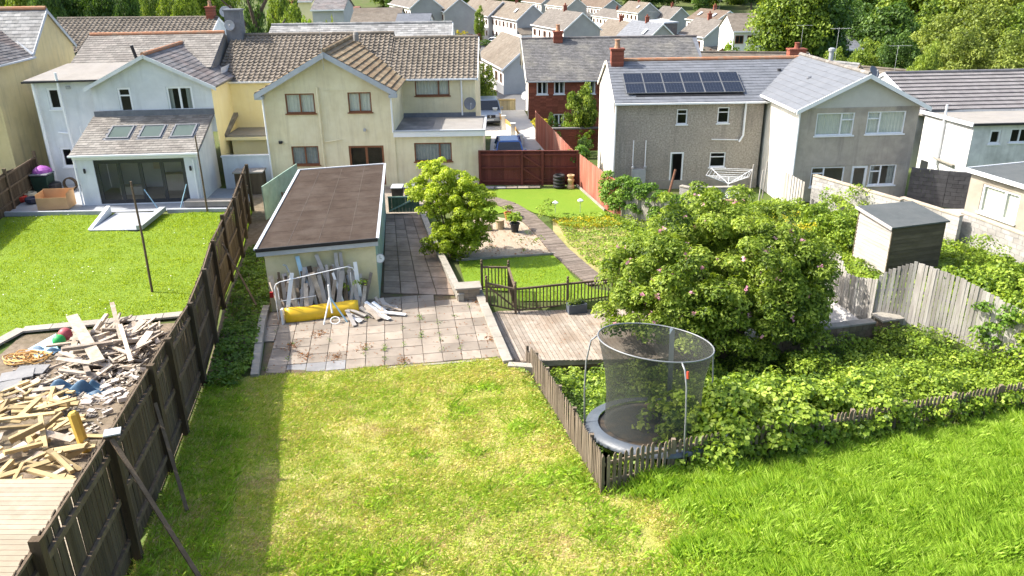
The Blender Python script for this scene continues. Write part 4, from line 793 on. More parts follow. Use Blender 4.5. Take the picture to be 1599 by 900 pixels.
def estate(E,A,apex,B,az=-20.,W=7.6,rm=None,gm=None,label=None,units=2,chim=True,h=5.2,roofl=0,lean=False,name='estate_house'):
    az=R_(az); a=Vector((math.sin(az),math.cos(az),0)); b=Vector((math.cos(az),-math.sin(az),0))
    def ext(e,ax,tx):
        lo,hi=0.,70.
        for _ in range(40):
            m_=(lo+hi)/2; q_=proj(e+ax*m_)[0]
            if (q_<tx)==(tx>E[0]): lo=m_
            else: hi=m_
        return lo
    e=PY(*E,150.); Y=150.*W/ext(e,b,B[0]); e=PY(*E,Y); L=min(26.,ext(e,a,A[0])); zr=e.z+2.2
    for _ in range(30):
        if proj(e+b*W/2+UP*(zr-e.z))[1]>apex[1]: zr+=.1
    zr=min(zr,e.z+3.2)
    lab_='white estate semi with '+('brown','grey','dark brown')[int(E[0])%3]+' tiled roof'+(', roof window' if roofl==1 else ', two roof windows' if roofl else '')+(', lean-to at gable' if lean else '')+(', pale gable' if gm is M_estgable2 else ', grey gable')+('' if chim else ', no chimney')
    base=e.z-h; root=thing(name,(e.x,e.y,base),label or lab_,'house',None if label else 'estate houses: '+lab_)
    mb=MB(); e0=Vector((e.x,e.y,0)); facade(mb,e0+a*L,-a,L,base-4,e.z); facade(mb,e0+b*W,a,L,base-4,e.z); mb.build('wall',M_estwall,root,recalc=False)
    mb=MB(); facade(mb,e0,b,W,base-4,e.z); mb.poly(e,e+b*W,e+b*W/2+UP*(zr-e.z)); mb.build('gable',gm or M_estgable_shade,root,recalc=False); mb=MB(); facade(mb,e0+a*L+b*W,-b,W,base-4,e.z); mb.poly(e+a*L,e+a*L+b*W,e+a*L+b*W/2+UP*(zr-e.z)); mb.build('gable',gm or M_estgable_shade,root,recalc=False)
    R1=e+b*W/2+UP*(zr-e.z+.1); o1=.35; mb=MB(); sl=(R1-e).normalized()
    for s_,ee in ((0,e),(1,e+b*W)):
        d=(R1-ee); d=Vector((d.x,d.y,0)).normalized(); E1=ee-d*o1-UP*(o1*(zr-e.z)/(W/2))+UP*.08
        rws=12; mbk=MB()
        u_=(a if s_ else -a); st=E1-a*.25 if s_ else E1+a*(L+.25); v_=R1-E1
        tile_roof(mb,st,u_,v_,L+.5,v_.length,.62,.5,'slate')
        mb.slab([E1-a*.25,R1-a*.25,R1+a*(L+.25),E1+a*(L+.25)] if s_==0 else [E1-a*.25,E1+a*(L+.25),R1+a*(L+.25),R1-a*.25],.1,.4)
    mb.build('roof',rm or (M_estate_tile,M_estate_tile2,M_estate_tile3)[int(E[0])%3],root,recalc=False)
    verge(root,e-a*.28-b*o1-UP*.1,R1-a*.28+UP*.03,e+b*(W+o1)-a*.28-UP*.1,M_upvc,.06,.28)
    MB().bar(e-b*o1-a*.25,e-b*o1+a*(L+.25),.14,.16).build('fascia',M_upvc,root)
    n_=max(3,int(L/2.3)); yaw=math.atan2(-a.y,-a.x)
    for fl in (e.z-1.3,e.z-3.9):
        for i in range(n_):
            p_=e+a*(L*(i+.5)/n_)-b*.03; p_.z=fl
            far_window(root,p_,yaw,1.25 if i%2 else .85,1.05,M_upvc if i%3 else M_brownframe)
    if chim:
        c_=R1+a*(L*.5)-UP*.3; MB().box(c_.x-.35,c_.x+.35,c_.y-.35,c_.y+.35,c_.z,c_.z+1.15).box(c_.x-.42,c_.x+.42,c_.y-.42,c_.y+.42,c_.z+1.15,c_.z+1.25).lathe((c_.x,c_.y,c_.z+1.25),[(.16,0),(.13,.4)],8).build('chimney',M_brick,root)
    if int(E[0])%2: aerial(root,R1+a*(L*.35)-UP*.2,2.2,1.6,(1,.3,0))
    if roofl:
        for k in range(roofl):
            c_=e*.5+R1*.5+a*(L*(.25+.5*k)); v_=(R1-e).normalized(); nn=v_.cross(a).normalized(); nn=nn if nn.z>0 else -nn
            MB().slab([c_+nn*.2-a*.45-v_*.6,c_+nn*.2+a*.45-v_*.6,c_+nn*.2+a*.45+v_*.6,c_+nn*.2-a*.45+v_*.6],.1).build('roof_window',M_trimgrey,root)
    if lean:
        q0=e-a*.3+b*(W*.0); 
        MB().slab([q0-b*.2-a*2.6+UP*(-2.9),q0-b*.2+UP*(-1.7),q0+b*3.4+UP*(-1.7),q0+b*3.4-a*2.6+UP*(-2.9)],.12).build('lean_to_roof',M_estate_tile,root)
        mb=MB(); facade(mb,Vector((q0.x,q0.y,0))-a*2.4,b,3.2,base-3,e.z-2.9); facade(mb,Vector((q0.x,q0.y,0)),-a,2.4,base-3,e.z-2.9); mb.build('lean_to_wall',M_estwall,root,recalc=False)
    return root
estate((693.6,18.6),(665,14),(716,-2),(742,17)); estate((640.6,13),(608,6),(665,-9),(690,10),chim=False)
estate((807,32.3),(762,27),(837.4,6),(856,30),roofl=1,lean=True); estate((762,26),(718,21),(790,0),(808,22))
estate((880,48),(831.4,42),(911.8,20.6),(937,45),lean=True)
estate((1005,68),(960,63),(1033,39),(1061,66),label='far estate house with blue grey slate roof and dark rear dormer',rm=M_slate_blue,roofl=1)
estate((963,63),(925,59),(990,34),(1015,60)); estate((1099,59),(1060,55),(1128.7,33),(1154,56),gm=M_estgable2,lean=True,label='far estate house whose whole pale grey gable faces the gardens')
estate((1115,35),(1072,30),(1141.8,18),(1160,33),gm=M_estgable2,roofl=2); estate((1045,31),(1018,27),(1064,12),(1080,30)); estate((996,21),(965,17),(1016,5),(1031,19),roofl=1)
estate((970,31),(925,27),(985.5,18.6),(1004,30)); estate((941,13),(900,8),(957,0),(972,12),gm=M_estgable_shade); estate((911,18.6),(888,16),(924,9.6),(938,18))
estate((885,12),(852,8),(900,-2),(916,12)); estate((845,6),(815,2),(858,-6),(874,5),chim=False); estate((786,108),(746,84),(830,66),(873,104),az=-14,units=1,chim=False,h=5.0,gm=M_estgable2,label='white rendered house with brown tiled roof at the end of the drive')
d_=PY(1047,47,158); drm=thing('dormer',(d_.x,d_.y,d_.z),'dark box dormer on the back of the blue grey slate roof','dormer')
b_=Vector((math.cos(R_(-20)),-math.sin(R_(-20)),0)); a_=Vector((math.sin(R_(-20)),math.cos(R_(-20)),0))
mb=MB(frame(d_,20)); mb.box(-1.2,1.6,.3,7,-1.4,1.15); mb.build('dormer_body',M_slate_dark,drm); MB(frame(d_,20)).box(-1.4,1.8,.1,7.2,1.15,1.4).build('dormer_roof',M_trimgrey,drm)
# houses that face the gardens squarely
def front_house(name,label,x0,x1,ye,yr,yb,Y,rm,wm,depth=4.,nwin=3,group=None,gable_left=False):
    a=PY(x0,ye,Y); b=PY(x1,ye,Y); r0=PY((x0+x1)/2,yr,Y+depth); base=PY(x0,yb,Y).z; z=(a.z+b.z)/2; W=b.x-a.x
    t=thing(name,(a.x,Y,base),label,'house',group)
    mb=MB(); facade(mb,(a.x,Y,0),(1,0,0),W,base-3,z); facade(mb,(a.x,Y+2*depth,0),(0,-1,0),2*depth,base-3,z); facade(mb,(b.x,Y,0),(0,1,0),2*depth,base-3,z)
    for xx in (a.x,b.x): mb.poly((xx,Y,z),(xx,Y+2*depth,z),(xx,Y+depth,r0.z))
    mb.build('wall',wm,t,recalc=False); roof(t,(a.x-.2,Y-.35,z-.1),(b.x+.2,Y-.35,z-.1),(b.x+.2,Y+depth,r0.z+.1),(a.x-.2,Y+depth,r0.z+.1),rm,'slate',.6,.4)
    MB().slab([(a.x-.2,Y+2*depth+.3,z-.1),(a.x-.2,Y+depth+.02,r0.z+.08),(b.x+.2,Y+depth+.02,r0.z+.08),(b.x+.2,Y+2*depth+.3,z-.1)],-.1).build('rear_roof',rm,t)
    MB().bar((a.x-.2,Y-.42,z-.12),(b.x+.2,Y-.42,z-.12),.1,.2).build('fascia',M_upvc,t)
    k=0
    for zz in (z-1.3,z-3.9):
        if zz-1<base: continue
        for i in range(nwin): far_window(t,(a.x+W*(i+.5)/nwin,Y-.02,zz),0,1.3,1.1,M_brownframe if k%2 else M_upvc); k+=1
    return t
front_house('white_estate_house','white house with brown windows behind the big tree on the far estate',1146,1222,48,22,92,130.,M_estate_tile,M_estwall,4.5,4)
front_house('small_white_house','small white house with reddish brown roof beyond the cream house',521,556,22.5,11.5,38,150.,pm('red_brown_tile',(.20,.10,.075),(.26,.14,.10),2,.9,.1,tint=.1),M_estwall,3.6,1)
front_house('grey_wall_house','grey walled house with dark striped tile roof beyond the cream house',487,536,15,-3,38,135.,M_slate_dark,M_estgable2,4.5,0)
front_house('beige_block','beige flat fronted building at the top of the far street',443,466,-4,-10,18,165.,M_slate_dark,pm('beige_render',(.52,.38,.22),(.58,.43,.26),1,.9),4,2)
front_house('cream_block','cream rendered building beside the beige building on the far street',464,486,2,-6,24,155.,M_slate_dark,M_render_yellow,4,0)
front_house('brown_bungalow','low bungalow with grey brown roof before the far estate',548,622,37,14,46,112.,M_estate_tile,M_estwall,4.5,0); front_house('slate_bungalow','low bungalow with blue grey roof and white gables before the far estate',618,668,38,23,46,105.,M_slate_blue,M_estwall,4.,0)
front_house('white_cottage','white walled house half hidden among the woodland trees',1305,1345,76,58,100,92.,M_slate_blue,M_estwall,3.5,1)
# ------------------------------------------------------------------ roads
rd=patch('road',[(-9,66),(4,66),(9,120),(14,240),(-14,240),(-11,120)],M_tarmac,.06,6.); pv=patch('pavement',[(4.2,80),(6.5,80),(11.5,120),(17,240),(14.2,240),(9.2,120)],M_concdrive,.12,6.)
# ------------------------------------------------------------------ trees: shared crown shapes, each tree its own thing
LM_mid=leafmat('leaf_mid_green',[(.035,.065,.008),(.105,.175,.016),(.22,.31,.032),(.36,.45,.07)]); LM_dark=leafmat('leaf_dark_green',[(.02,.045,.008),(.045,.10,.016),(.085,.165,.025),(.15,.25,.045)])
LM_lime=leafmat('leaf_lime',[(.05,.10,.008),(.14,.24,.016),(.24,.36,.03),(.34,.46,.06)],transl=.45); LM_olive=leafmat('leaf_olive',[(.06,.09,.015),(.15,.205,.03),(.26,.325,.055),(.38,.44,.10)]); LM_yellow=leafmat('leaf_yellow',[(.20,.20,.01),(.42,.38,.02),(.60,.52,.03),(.75,.66,.06)],transl=.4)
LM_copper=leafmat('leaf_copper',[(.05,.018,.012),(.10,.035,.02),(.16,.06,.03)])
def crown_variant(seed,n=150,tall=1.,conifer=False,leaf=.085,per=1500):
    r_=np.random.default_rng(seed); cl=[]
    for i in range(n):
        d=r_.normal(0,1,3); d/=np.linalg.norm(d); k=r_.uniform(.35,1.)**.5
        if conifer:
            h=r_.uniform(0,1); rr=(1-h)*.75+.08; a=r_.uniform(0,6.28); c=np.array([math.cos(a)*rr*r_.uniform(.5,1),math.sin(a)*rr*r_.uniform(.5,1),h*2*tall-1]); cl.append((c,r_.uniform(.12,.24)))
        else:
            c=d*k*np.array([.84,.84,.84*tall]); c[2]+=.1; lump=1+.22*math.sin(3*d[0]+seed)+.18*math.sin(4*d[1]+2*seed); c*=lump; cl.append((c,r_.uniform(.15,.30)))
    C,N,T=blob_leaves(cl,per,leaf); return leaves_mesh('crown_%d'%seed,C,N,leaf,T,.7,.25,.7)
CV=[crown_variant(s,150,t) for s,t in ((1,.95),(2,1.1),(3,.85),(4,1.25))]; CVfine=[crown_variant(7,190,1.0,leaf=.06,per=2600),crown_variant(8,190,1.15,leaf=.06,per=2600)]; CC=crown_variant(9,110,1.1,True,.06,2200); CBUSH=[crown_variant(s,40,.8,leaf=.12,per=900) for s in (21,22)]
def trunk_mesh():
    mb=MB(); mb.tube([(0,0,-.1),(.02,0,.5),(0,.03,1.)],[.055,.04,.028],8)
    for k in range(6):
        a=k*1.05; z0=.55+.07*k; mb.tube([(0,0,z0),(math.cos(a)*.18,math.sin(a)*.18,z0+.2),(math.cos(a)*.34,math.sin(a)*.34,z0+.36)],[.025,.016,.007],6)
    return mb.mesh('trunk')
TM=trunk_mesh()
def tree(x,y,z,h,r,cv,mat,label,cat='tree',group=None,name='tree',trunk=True,crown_frac=.72):
    t=thing(name,(x,y,z),label,cat,group); ch=h*crown_frac
    c=linkmesh('crown' if cat=='tree' else 'foliage',cv,mat,t,(x,y,z+h-ch/2),(0,0,random.uniform(0,6.28)),(r,r,ch/2)); c.material_slots[0].link='OBJECT'; c.material_slots[0].material=mat
    if trunk: linkmesh('trunk' if cat=='tree' else 'stem',TM,M_bark,t,(x,y,z),(0,0,random.uniform(0,6.28)),(h*.55,h*.55,h*.62))
    return t
def treepx(px_,ytop,ybase,Y,rpx,cv,mat,label,**k):
    top=PY(px_,ytop,Y); zb=g(top.x,Y); base=PY(px_,ybase,Y).z; z=min(zb,base); r=abs(PY(px_+rpx,ytop,Y).x-top.x); return tree(top.x,Y,z,top.z-z,r,cv,mat,label,**k)
# ------------------------------------------------------------------ cars
M_carsilver=pm('silver_car_paint',(.27,.30,.33),(.29,.32,.35),1,.28,0,spec=.6,metal=.35); M_carblue=pm('blue_car_paint',(.035,.10,.30),(.04,.115,.33),1,.25,0,spec=.6,metal=.2); M_carred=pm('red_car_paint',(.30,.015,.02),(.33,.02,.025),1,.3,0,spec=.6); M_carwhite=pm('white_car_paint',(.7,.71,.72),(.74,.75,.76),1,.3,0,spec=.6)
M_lamp=pm('headlight_lens',(.62,.64,.66),(.7,.72,.74),3,.12,0,spec=.8); M_carglass=glassmat('car_glass',(.3,.33,.34),.2,.03,(.015,.018,.022)); M_plate=pm('number_plate',(.75,.75,.72),(.8,.8,.78),3,.5)
def car(x,y,z,yaw,paint,label,L=4.3,W=1.78,H=1.62,plate=None):
    t=thing('parked_car',(x,y,z),label,'car'); X=frame((x,y,z),yaw)   # nose towards local -y
    st=[(-.5,.42,.62,.70,.78),(-.485,.30,.78,.86,.88),(-.44,.22,.86,.94,.95),(-.30,.2,.95,.99,1.),(-.12,.2,1.02,1.,1.),(.15,.2,1.04,1.,1.),(.38,.22,1.02,.98,1.),(.48,.3,.96,.90,.93),(.5,.42,.85,.78,.86)]
    rings=[]; b=MB(X)
    for f,zb,zt,wt,wm in st:
        k=H/1.62; w=W/2; rings.append([(-w*wm*.92,f*L,zb*k),(-w*wm,f*L,(zb+.22)*k),(-w*wm,f*L,(zt-.16)*k),(-w*wt*.93,f*L,zt*k),(w*wt*.93,f*L,zt*k),(w*wm,f*L,(zt-.16)*k),(w*wm,f*L,(zb+.22)*k),(w*wm*.92,f*L,zb*k)])
    v=[p for r in rings for p in r]; fs=[]
    for i in range(len(rings)-1):
        for k in range(8): fs.append((i*8+k,i*8+(k+1)%8,(i+1)*8+(k+1)%8,(i+1)*8+k))
    fs+=[tuple(range(8)),tuple(reversed([(len(rings)-1)*8+k for k in range(8)]))]
    b.add(v,fs); bo_=b.build('body',paint,t,smooth=False,bevel=.03)
    zr=H; w=W/2; zb=.98*H/1.62; A=[(-w*.90,-.24*L,zb),(w*.90,-.24*L,zb),(w*.74,-.08*L,zr-.07),(-w*.74,-.08*L,zr-.07)]; B=[(-w*.90,.47*L,zb),(w*.90,.47*L,zb),(w*.72,.36*L,zr-.09),(-w*.72,.36*L,zr-.09)]
    MB(X).poly(*A).build('windscreen',M_carglass,t); MB(X).poly(*B).build('rear_window',M_carglass,t)
    for s_ in (0,1):
        q_=[A[s_],B[s_],B[2] if s_ else B[3],A[2] if s_ else A[3]]; MB(X).poly(*q_).build('side_window',M_carglass,t)
        sx=1 if s_ else -1
        MB(X).bar((sx*w*.905,.08*L,zb),(sx*w*.75,.09*L,zr-.06),.08,.05).bar(A[s_],A[2] if s_ else A[3],.07,.06).bar(B[s_],B[2] if s_ else B[3],.12,.08).build('pillar',paint,t)
        MB(X).box(sx*w*1.0-.1*(sx<0)-.0,sx*w*1.0+.1*(sx>0)+.08*0+.02,-.21*L,-.21*L+.14,zb+.02,zb+.18).build('mirror',paint,t)
    MB(X).add([(-w*.74,-.08*L,zr-.07),(w*.74,-.08*L,zr-.07),(w*.72,.36*L,zr-.09),(-w*.72,.36*L,zr-.09),(-w*.62,-.05*L,zr),(w*.62,-.05*L,zr),(w*.60,.33*L,zr-.01),(-w*.60,.33*L,zr-.01)],[(4,5,6,7),(0,1,5,4),(1,2,6,5),(2,3,7,6),(3,0,4,7),(3,2,1,0)]).build('roof',paint,t,bevel=.02)
    for sx in (-1,1):
        MB(X).box(sx*w*.62-.2,sx*w*.62+.2,-.5*L+.02,-.5*L+.2,.66*H/1.62,.82*H/1.62).build('headlight',M_lamp,t,bevel=.03)
        MB(X).box(sx*w*.7-.14,sx*w*.7+.14,.5*L-.15,.5*L+.01,.75*H/1.62,.95*H/1.62).build('tail_light',pm('tail_light_lens',(.35,.01,.01),(.4,.02,.02),3,.2,0,spec=.6),t)
        for fy in (-.31,.30):
            wm_=Matrix.Translation((sx*(w-.10),fy*L,.33))@Matrix.Rotation(R_(90),4,'Y'); 
            wh=MB(X@wm_).lathe((0,0,-.11),[(.2,0),(.31,.0),(.335,.04),(.335,.18),(.31,.22),(.2,.22)],20).build('wheel',M_rubber,t)
            MB(X@wm_).lathe((0,0,-.125),[(.19,0),(.2,.03),(.2,.22),(.19,.25)],14).build('rim',M_alu,wh)
    MB(X).box(-w*.42,w*.42,-.5*L-.005,-.5*L+.1,.60*H/1.62,.80*H/1.62).build('grille',M_black,t); MB(X).box(-w*.8,w*.8,-.5*L+.03,-.5*L+.3,.25,.45).build('bumper',M_black,t,bevel=.03)
    MB(X).add([(0,-.5*L-.02,.60),(.07,-.5*L-.02,.72),(0,-.5*L-.02,.84),(-.07,-.5*L-.02,.72)],[(0,1,2,3)]).build('badge',M_galv,t)
    MB(X).box(-.26,.26,-.5*L-.03,-.5*L-.015,.42,.53).build('number_plate',M_plate,t); return t
T_='trees beyond the houses'
big=treepx(1247,-45,108,86.,74,CVfine[0],LM_mid,'large bright green tree with dark trunk behind the white estate house',crown_frac=.85)
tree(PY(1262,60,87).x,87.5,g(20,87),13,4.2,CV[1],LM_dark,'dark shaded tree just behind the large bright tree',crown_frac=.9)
random.seed(31)
# wooded slope on the right: bigger trees, lower shrubs before them
for (x,yt,Y,r,mt,k,lab) in [(1340,-30,120,70,0,0,'dark dense woodland tree on the slope above the ribbed tile house'),(1395,-40,125,64,1,1,'mid green woodland tree on the slope above the ribbed tile house'),(1455,-40,112,70,1,2,'mid green woodland tree on the slope above the ribbed tile house'),(1515,-40,118,72,2,0,'olive green woodland tree on the slope above the ribbed tile house'),(1580,-40,105,80,2,3,'olive green woodland tree on the slope above the ribbed tile house'),(1640,-40,110,80,1,1,'mid green woodland tree on the slope above the ribbed tile house'),
    (1330,18,98,52,0,3,'dark dense woodland tree on the slope above the ribbed tile house'),(1385,8,95,54,0,2,'dark dense woodland tree on the slope above the ribbed tile house'),(1440,25,100,48,1,0,'mid green woodland tree on the slope above the ribbed tile house'),(1300,55,88,40,0,1,'dark dense woodland tree on the slope above the ribbed tile house')]:
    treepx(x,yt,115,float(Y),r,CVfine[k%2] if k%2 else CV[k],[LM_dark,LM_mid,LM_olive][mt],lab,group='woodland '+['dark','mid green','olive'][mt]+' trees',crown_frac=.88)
for (x,yt,Y,r,mt) in [(1475,42,74,58,2),(1545,30,72,66,2),(1605,28,70,60,1),(1515,62,66,50,2),(1585,70,64,52,2),(1350,80,74,34,1),(1415,72,70,40,0),(1450,86,62,30,1),(1310,92,72,26,1)]:
    treepx(x,yt,128,float(Y),r,CVfine[0 if r>45 else 1],[LM_dark,LM_mid,LM_olive][mt],'soft '+['dark','mid','pale olive'][mt]+' green thicket tree behind the ribbed tile roof',cat='shrub',group='thicket '+str(mt),name='thicket_shrub',crown_frac=.98)
for i,x in enumerate(range(600,1240,26)):
    treepx(x+random.uniform(-8,8),-42,22,random.uniform(360,400),random.uniform(20,30),CV[i%4],[LM_mid,LM_dark,LM_mid][i%3],'distant broadleaf tree in the wood above the estate',group=T_,crown_frac=.92)
for i,(x,yt,yb,Y,r,mt) in enumerate([(30,-60,40,78,46,1),(-20,-50,40,80,46,1),(100,-40,60,82,52,0),(150,-16,60,80,44,0),(70,-14,50,72,34,0),(190,2,60,78,26,0)]):
    treepx(x,yt,yb,float(Y),r,CVfine[i%2],[LM_dark,LM_mid][mt],['dark leafy','bright leafy'][mt]+' tree behind the tall yellow house',group='trees behind yellow house '+str(mt),crown_frac=.95)
for i,(x,yt,yb,Y,r,mt) in enumerate([(262,-14,60,84,30,1),(310,-22,60,88,34,1),(345,-24,60,92,32,1),(282,2,60,76,24,1),(228,-24,30,110,24,1),(205,-16,22,120,18,0)]):
    treepx(x,yt,yb,float(Y),r,CVfine[i%2],[LM_dark,LM_mid][mt],['dark leafy tree above the brown tiled roof','bright leafy tree above the brown tiled roof'][mt],group='trees above brown roof '+str(mt),crown_frac=.95)
treepx(383,-90,70,74.,34,CC,LM_dark,'tall dark conifer behind the chimney of the cream house',crown_frac=.95,name='conifer_tree')
for x,yt,Y,r,mt,lab in [(433,-20,150,20,1,'bright tree beside the beige building'),(455,8,120,22,1,'round green bush below the beige building'),(478,24,108,17,3,'lime green bush behind the pale slate roof'),(420,20,92,16,1,'leafy shrub beside the dark conifer'),(513,24,100,8,4,'small pale palm like shrub by the small white house')]:
    treepx(x,yt,45,float(Y),r,CBUSH[0] if r<20 else CV[0],[LM_dark,LM_mid,LM_olive,LM_lime,LM_olive][mt],lab,cat='shrub',name='bush',crown_frac=.95)
treepx(748,20,68,190.,11,CV[3],LM_mid,'young street tree beside the white semi on the far estate',crown_frac=.8); treepx(740,52,72,185.,13,CBUSH[0],LM_copper,'copper leaved bush under the street tree',cat='shrub',name='bush'); treepx(758,60,76,180.,12,CBUSH[1],LM_dark,'dark green bush beside the copper leaved bush',cat='shrub',name='bush'); treepx(720,47,56,195.,9,CBUSH[0],LM_yellow,'golden bush on the far street',cat='shrub',name='bush'); treepx(776,54,64,190.,7,CBUSH[1],LM_olive,'olive bush by the white car on the far street',cat='shrub',name='bush')
treepx(752,108,190,66.,20,CV[1],LM_mid,'leafy green sapling at the corner of the cream house',crown_frac=.8)
treepx(911,136,222,56.,25,CV[2],LM_mid,'bright spreading tree in front of the brick house',crown_frac=.86)
for x,yt,yb,Y,r,mt,lab in [(843,180,206,58,15,4,'golden yellow shrub before the brick house'),(862,177,208,57.5,12,0,'dark green upright shrub between golden shrub and brick house window'),(884,188,212,57,16,3,'lime green low shrub below the brick house window'),(917,190,216,55.5,17,3,'lime green shrub under the spreading tree'),(868,204,226,53,13,0,'clipped dark round bush beside the red fence'),(913,206,236,51,14,0,'clipped dark round bush beside the white gable'),(848,197,220,54.5,9,0,'small dark bush behind the red fence'),(1140,64,96,118,22,3,'yellow green bush beside the white estate house'),(1175,66,96,116,26,1,'green hedge bush below the white estate house'),(1205,70,96,110,20,1,'leafy bush between estate house and big tree'),(1118,74,92,112,14,5,'copper brown bush below the pale grey gable')]:
    treepx(x,yt,yb,float(Y),r,CBUSH[int(x)%2],[LM_dark,LM_mid,LM_olive,LM_lime,LM_yellow,LM_copper][mt],lab,cat='shrub',name='bush',crown_frac=.98,trunk=False)
# ------------------------------------------------------------------ drive and what stands along it
patch('driveway',[(-1.3,44.2),(3.2,43.8),(2.4,52),(1.2,66),(-9,66),(-9,56),(-1.3,56)],M_concdrive,.012,2.)
car(-1.55,61.5,0,4,M_carsilver,'silver grey car parked nose first on the drive beside the cream house',4.4,1.8,1.66); car(-.05,47.4,0.02,2,M_carblue,'blue car parked behind the maroon gate',4.1,1.75,1.5)
c_=PY(724,57,205.); car(c_.x,205,c_.z-.6,95,M_carred,'red car parked on the far estate street',4.2,1.75,1.5); c_=PY(733,59,200.); car(c_.x,200,c_.z-.6,60,M_carwhite,'white car parked beside the red car on the far street',4.2,1.75,1.5); c_=PY(776,65,185.); car(c_.x,185,c_.z-.6,80,M_carwhite,'white car parked before the white semi on the far estate',4.2,1.75,1.5)
# drive wall: white piers with timber panels
w0=PZ(762,160,1.0); pts=[(758,157,64),(773,172,60.5),(786,184,58),(801,196,55.5),(813,214,52.5)]
DW=thing('drive_wall',(PY(786,200,58).x,58,0),'white walled fence with orange timber panels along the drive','fence')
pp=[PY(x,y,Y) for x,y,Y in pts]
for i,p_ in enumerate(pp):
    MB().box(p_.x-.14,p_.x+.14,p_.y-.14,p_.y+.14,-.1,p_.z+.08).box(p_.x-.18,p_.x+.18,p_.y-.18,p_.y+.18,p_.z+.08,p_.z+.16).build('pier',M_white_side,DW)
    if i<len(pp)-1:
        q_=pp[i+1]; MB().slab([Vector((p_.x+.15,p_.y-.1,-.1)),Vector((q_.x+.1,q_.y+.15,-.1)),Vector((q_.x+.1,q_.y+.15,.5)),Vector((p_.x+.15,p_.y-.1,.5))],.15).build('low_wall',M_white_side,DW)
        MB().slab([Vector((p_.x+.12,p_.y-.14,.52)),Vector((q_.x+.05,q_.y+.15,.52)),Vector((q_.x+.05,q_.y+.15,q_.z-.05)),Vector((p_.x+.12,p_.y-.14,p_.z-.05))],.04).build('timber_panel',pm('orange_timber',(.42,.24,.07),(.5,.30,.10),4,.8,.1),DW)
tf=thing('timber_fence',(.2,68,-.5),'pale timber fence at the end of the drive','fence')
a_=PY(763,156,68.); b_=PY(805,155,68.); 
for i in range(24):
    x=a_.x+(b_.x-a_.x)*i/24; MB().box(x,x+(b_.x-a_.x)/24-.012,68-.02*(i%2),68.03,-1.5,a_.z+.05).build('board',M_wood_new,tf)
MB().box(a_.x,b_.x,67.93,67.975,a_.z-.1,a_.z+.0).build('rail',M_wood_new,tf)
hw=thing('hedge_wall',(6,55.,-1.5),'low dark brick garden wall in front of the brick house','wall'); a_=PY(850,198,56.); b_=PY(935,203,55.)
for i in range(9):
    for j in range(40):
        x=a_.x+(b_.x-a_.x)*(j+.5*(i%2))/40; hw_=.0
    MB().box(a_.x,b_.x+1,55.3-.01*(i%2),55.55,a_.z-1.6+i*.17,a_.z-1.6+i*.17+.16).build('brick_course',M_brick,hw)
MB().box(a_.x-.05,b_.x+1.05,55.25,55.6,a_.z-.07,a_.z+.02).build('coping',M_slate_dark,hw)
# faded red fence running along the drive
RF=thing('red_drive_fence',(3,48,0),'faded red timber fence running back from the maroon gate','fence')
A_=Vector((3.6,43.3)); B_=Vector((1.75,54.5)); nb=70; 
bm_=MB().box(-.075,.075,-.012,.012,0,1.).mesh('board')
for i in range(nb):
    p_=A_+(B_-A_)*(i+.5)/nb; yw=math.atan2(B_.y-A_.y,B_.x-A_.x); linkmesh('board',bm_,M_red_fence,RF,(p_.x+.01*(i%2),p_.y,-.15),(0,0,yw),(1.02,1,1.75+.35*(i/nb)+random.uniform(-.02,.02)))
MB().bar((A_.x+.05,A_.y,.5),(B_.x+.05,B_.y,.5),.05,.09).bar((A_.x+.05,A_.y,1.4),(B_.x+.05,B_.y,1.4),.05,.09).build('rail',M_red_fence,RF)
# ------------------------------------------------------------------ maroon gate and fence across the garden end
GT=thing('maroon_gate_fence',(1,42.65,0),'maroon boarded fence and gate across the end of the garden','fence')
gl=PZ(750,290); gr=PZ(901,290); xa,xb=gl.x,gr.x; bm_=MB().box(-.07,.07,-.011,.011,0,1.).mesh('board'); nb=36; yy=lambda x: gl.y+(gr.y-gl.y)*(x-xa)/(xb-xa)
for i in range(nb):
    x=xa+(xb-xa)*(i+.5)/nb; linkmesh('board',bm_,M_red_wood,GT,(x,yy(x)+.05+.008*(i%2),.02),None,((xb-xa)/nb/.1405,1,1.86))
x1=PY(853,250,42.6).x-.55; x1=PY(815,250,42.6).x; x2=PY(847,250,42.6).x
for z in (.25,1.0,1.72): MB().bar((xa,yy(xa)-.01,z),(xb,yy(xb)-.01,z),.05,.09).build('rail',M_red_wood,GT)
for x in (xa,x1,x2,xb): MB().box(x-.06,x+.06,yy(x)-.09,yy(x)+.03,0,1.95).build('post',M_red_wood,GT)
MB().bar((x1+.06,yy(x1)-.06,1.68),(x2-.06,yy(x2)-.06,1.02),.03,.08).bar((x1+.06,yy(x1)-.06,.95),(x2-.06,yy(x2)-.06,.28),.03,.08).build('gate_brace',M_red_wood,GT)
MB().bar((xa,yy(xa),1.92),(xb,yy(xb),1.92),.12,.04).build('capping',M_red_wood,GT)
for i in range(5):
    x=xa+.2+i*.62; sl_=MB().box(x,x+.58,42.05,42.5,.0,.035).build('paving_slab',[M_slabdark,M_slabdark,M_slab,M_slab,M_slab][i]); tagp(sl_,['dark slate grey slab at the foot of the maroon fence','dark slate grey slab at the foot of the maroon fence','pale stone slab at the foot of the maroon gate','pale stone slab at the foot of the maroon gate','pale stone slab at the foot of the maroon gate'][i],'slab','slabs along the gate '+('dark' if i<2 else 'pale'))
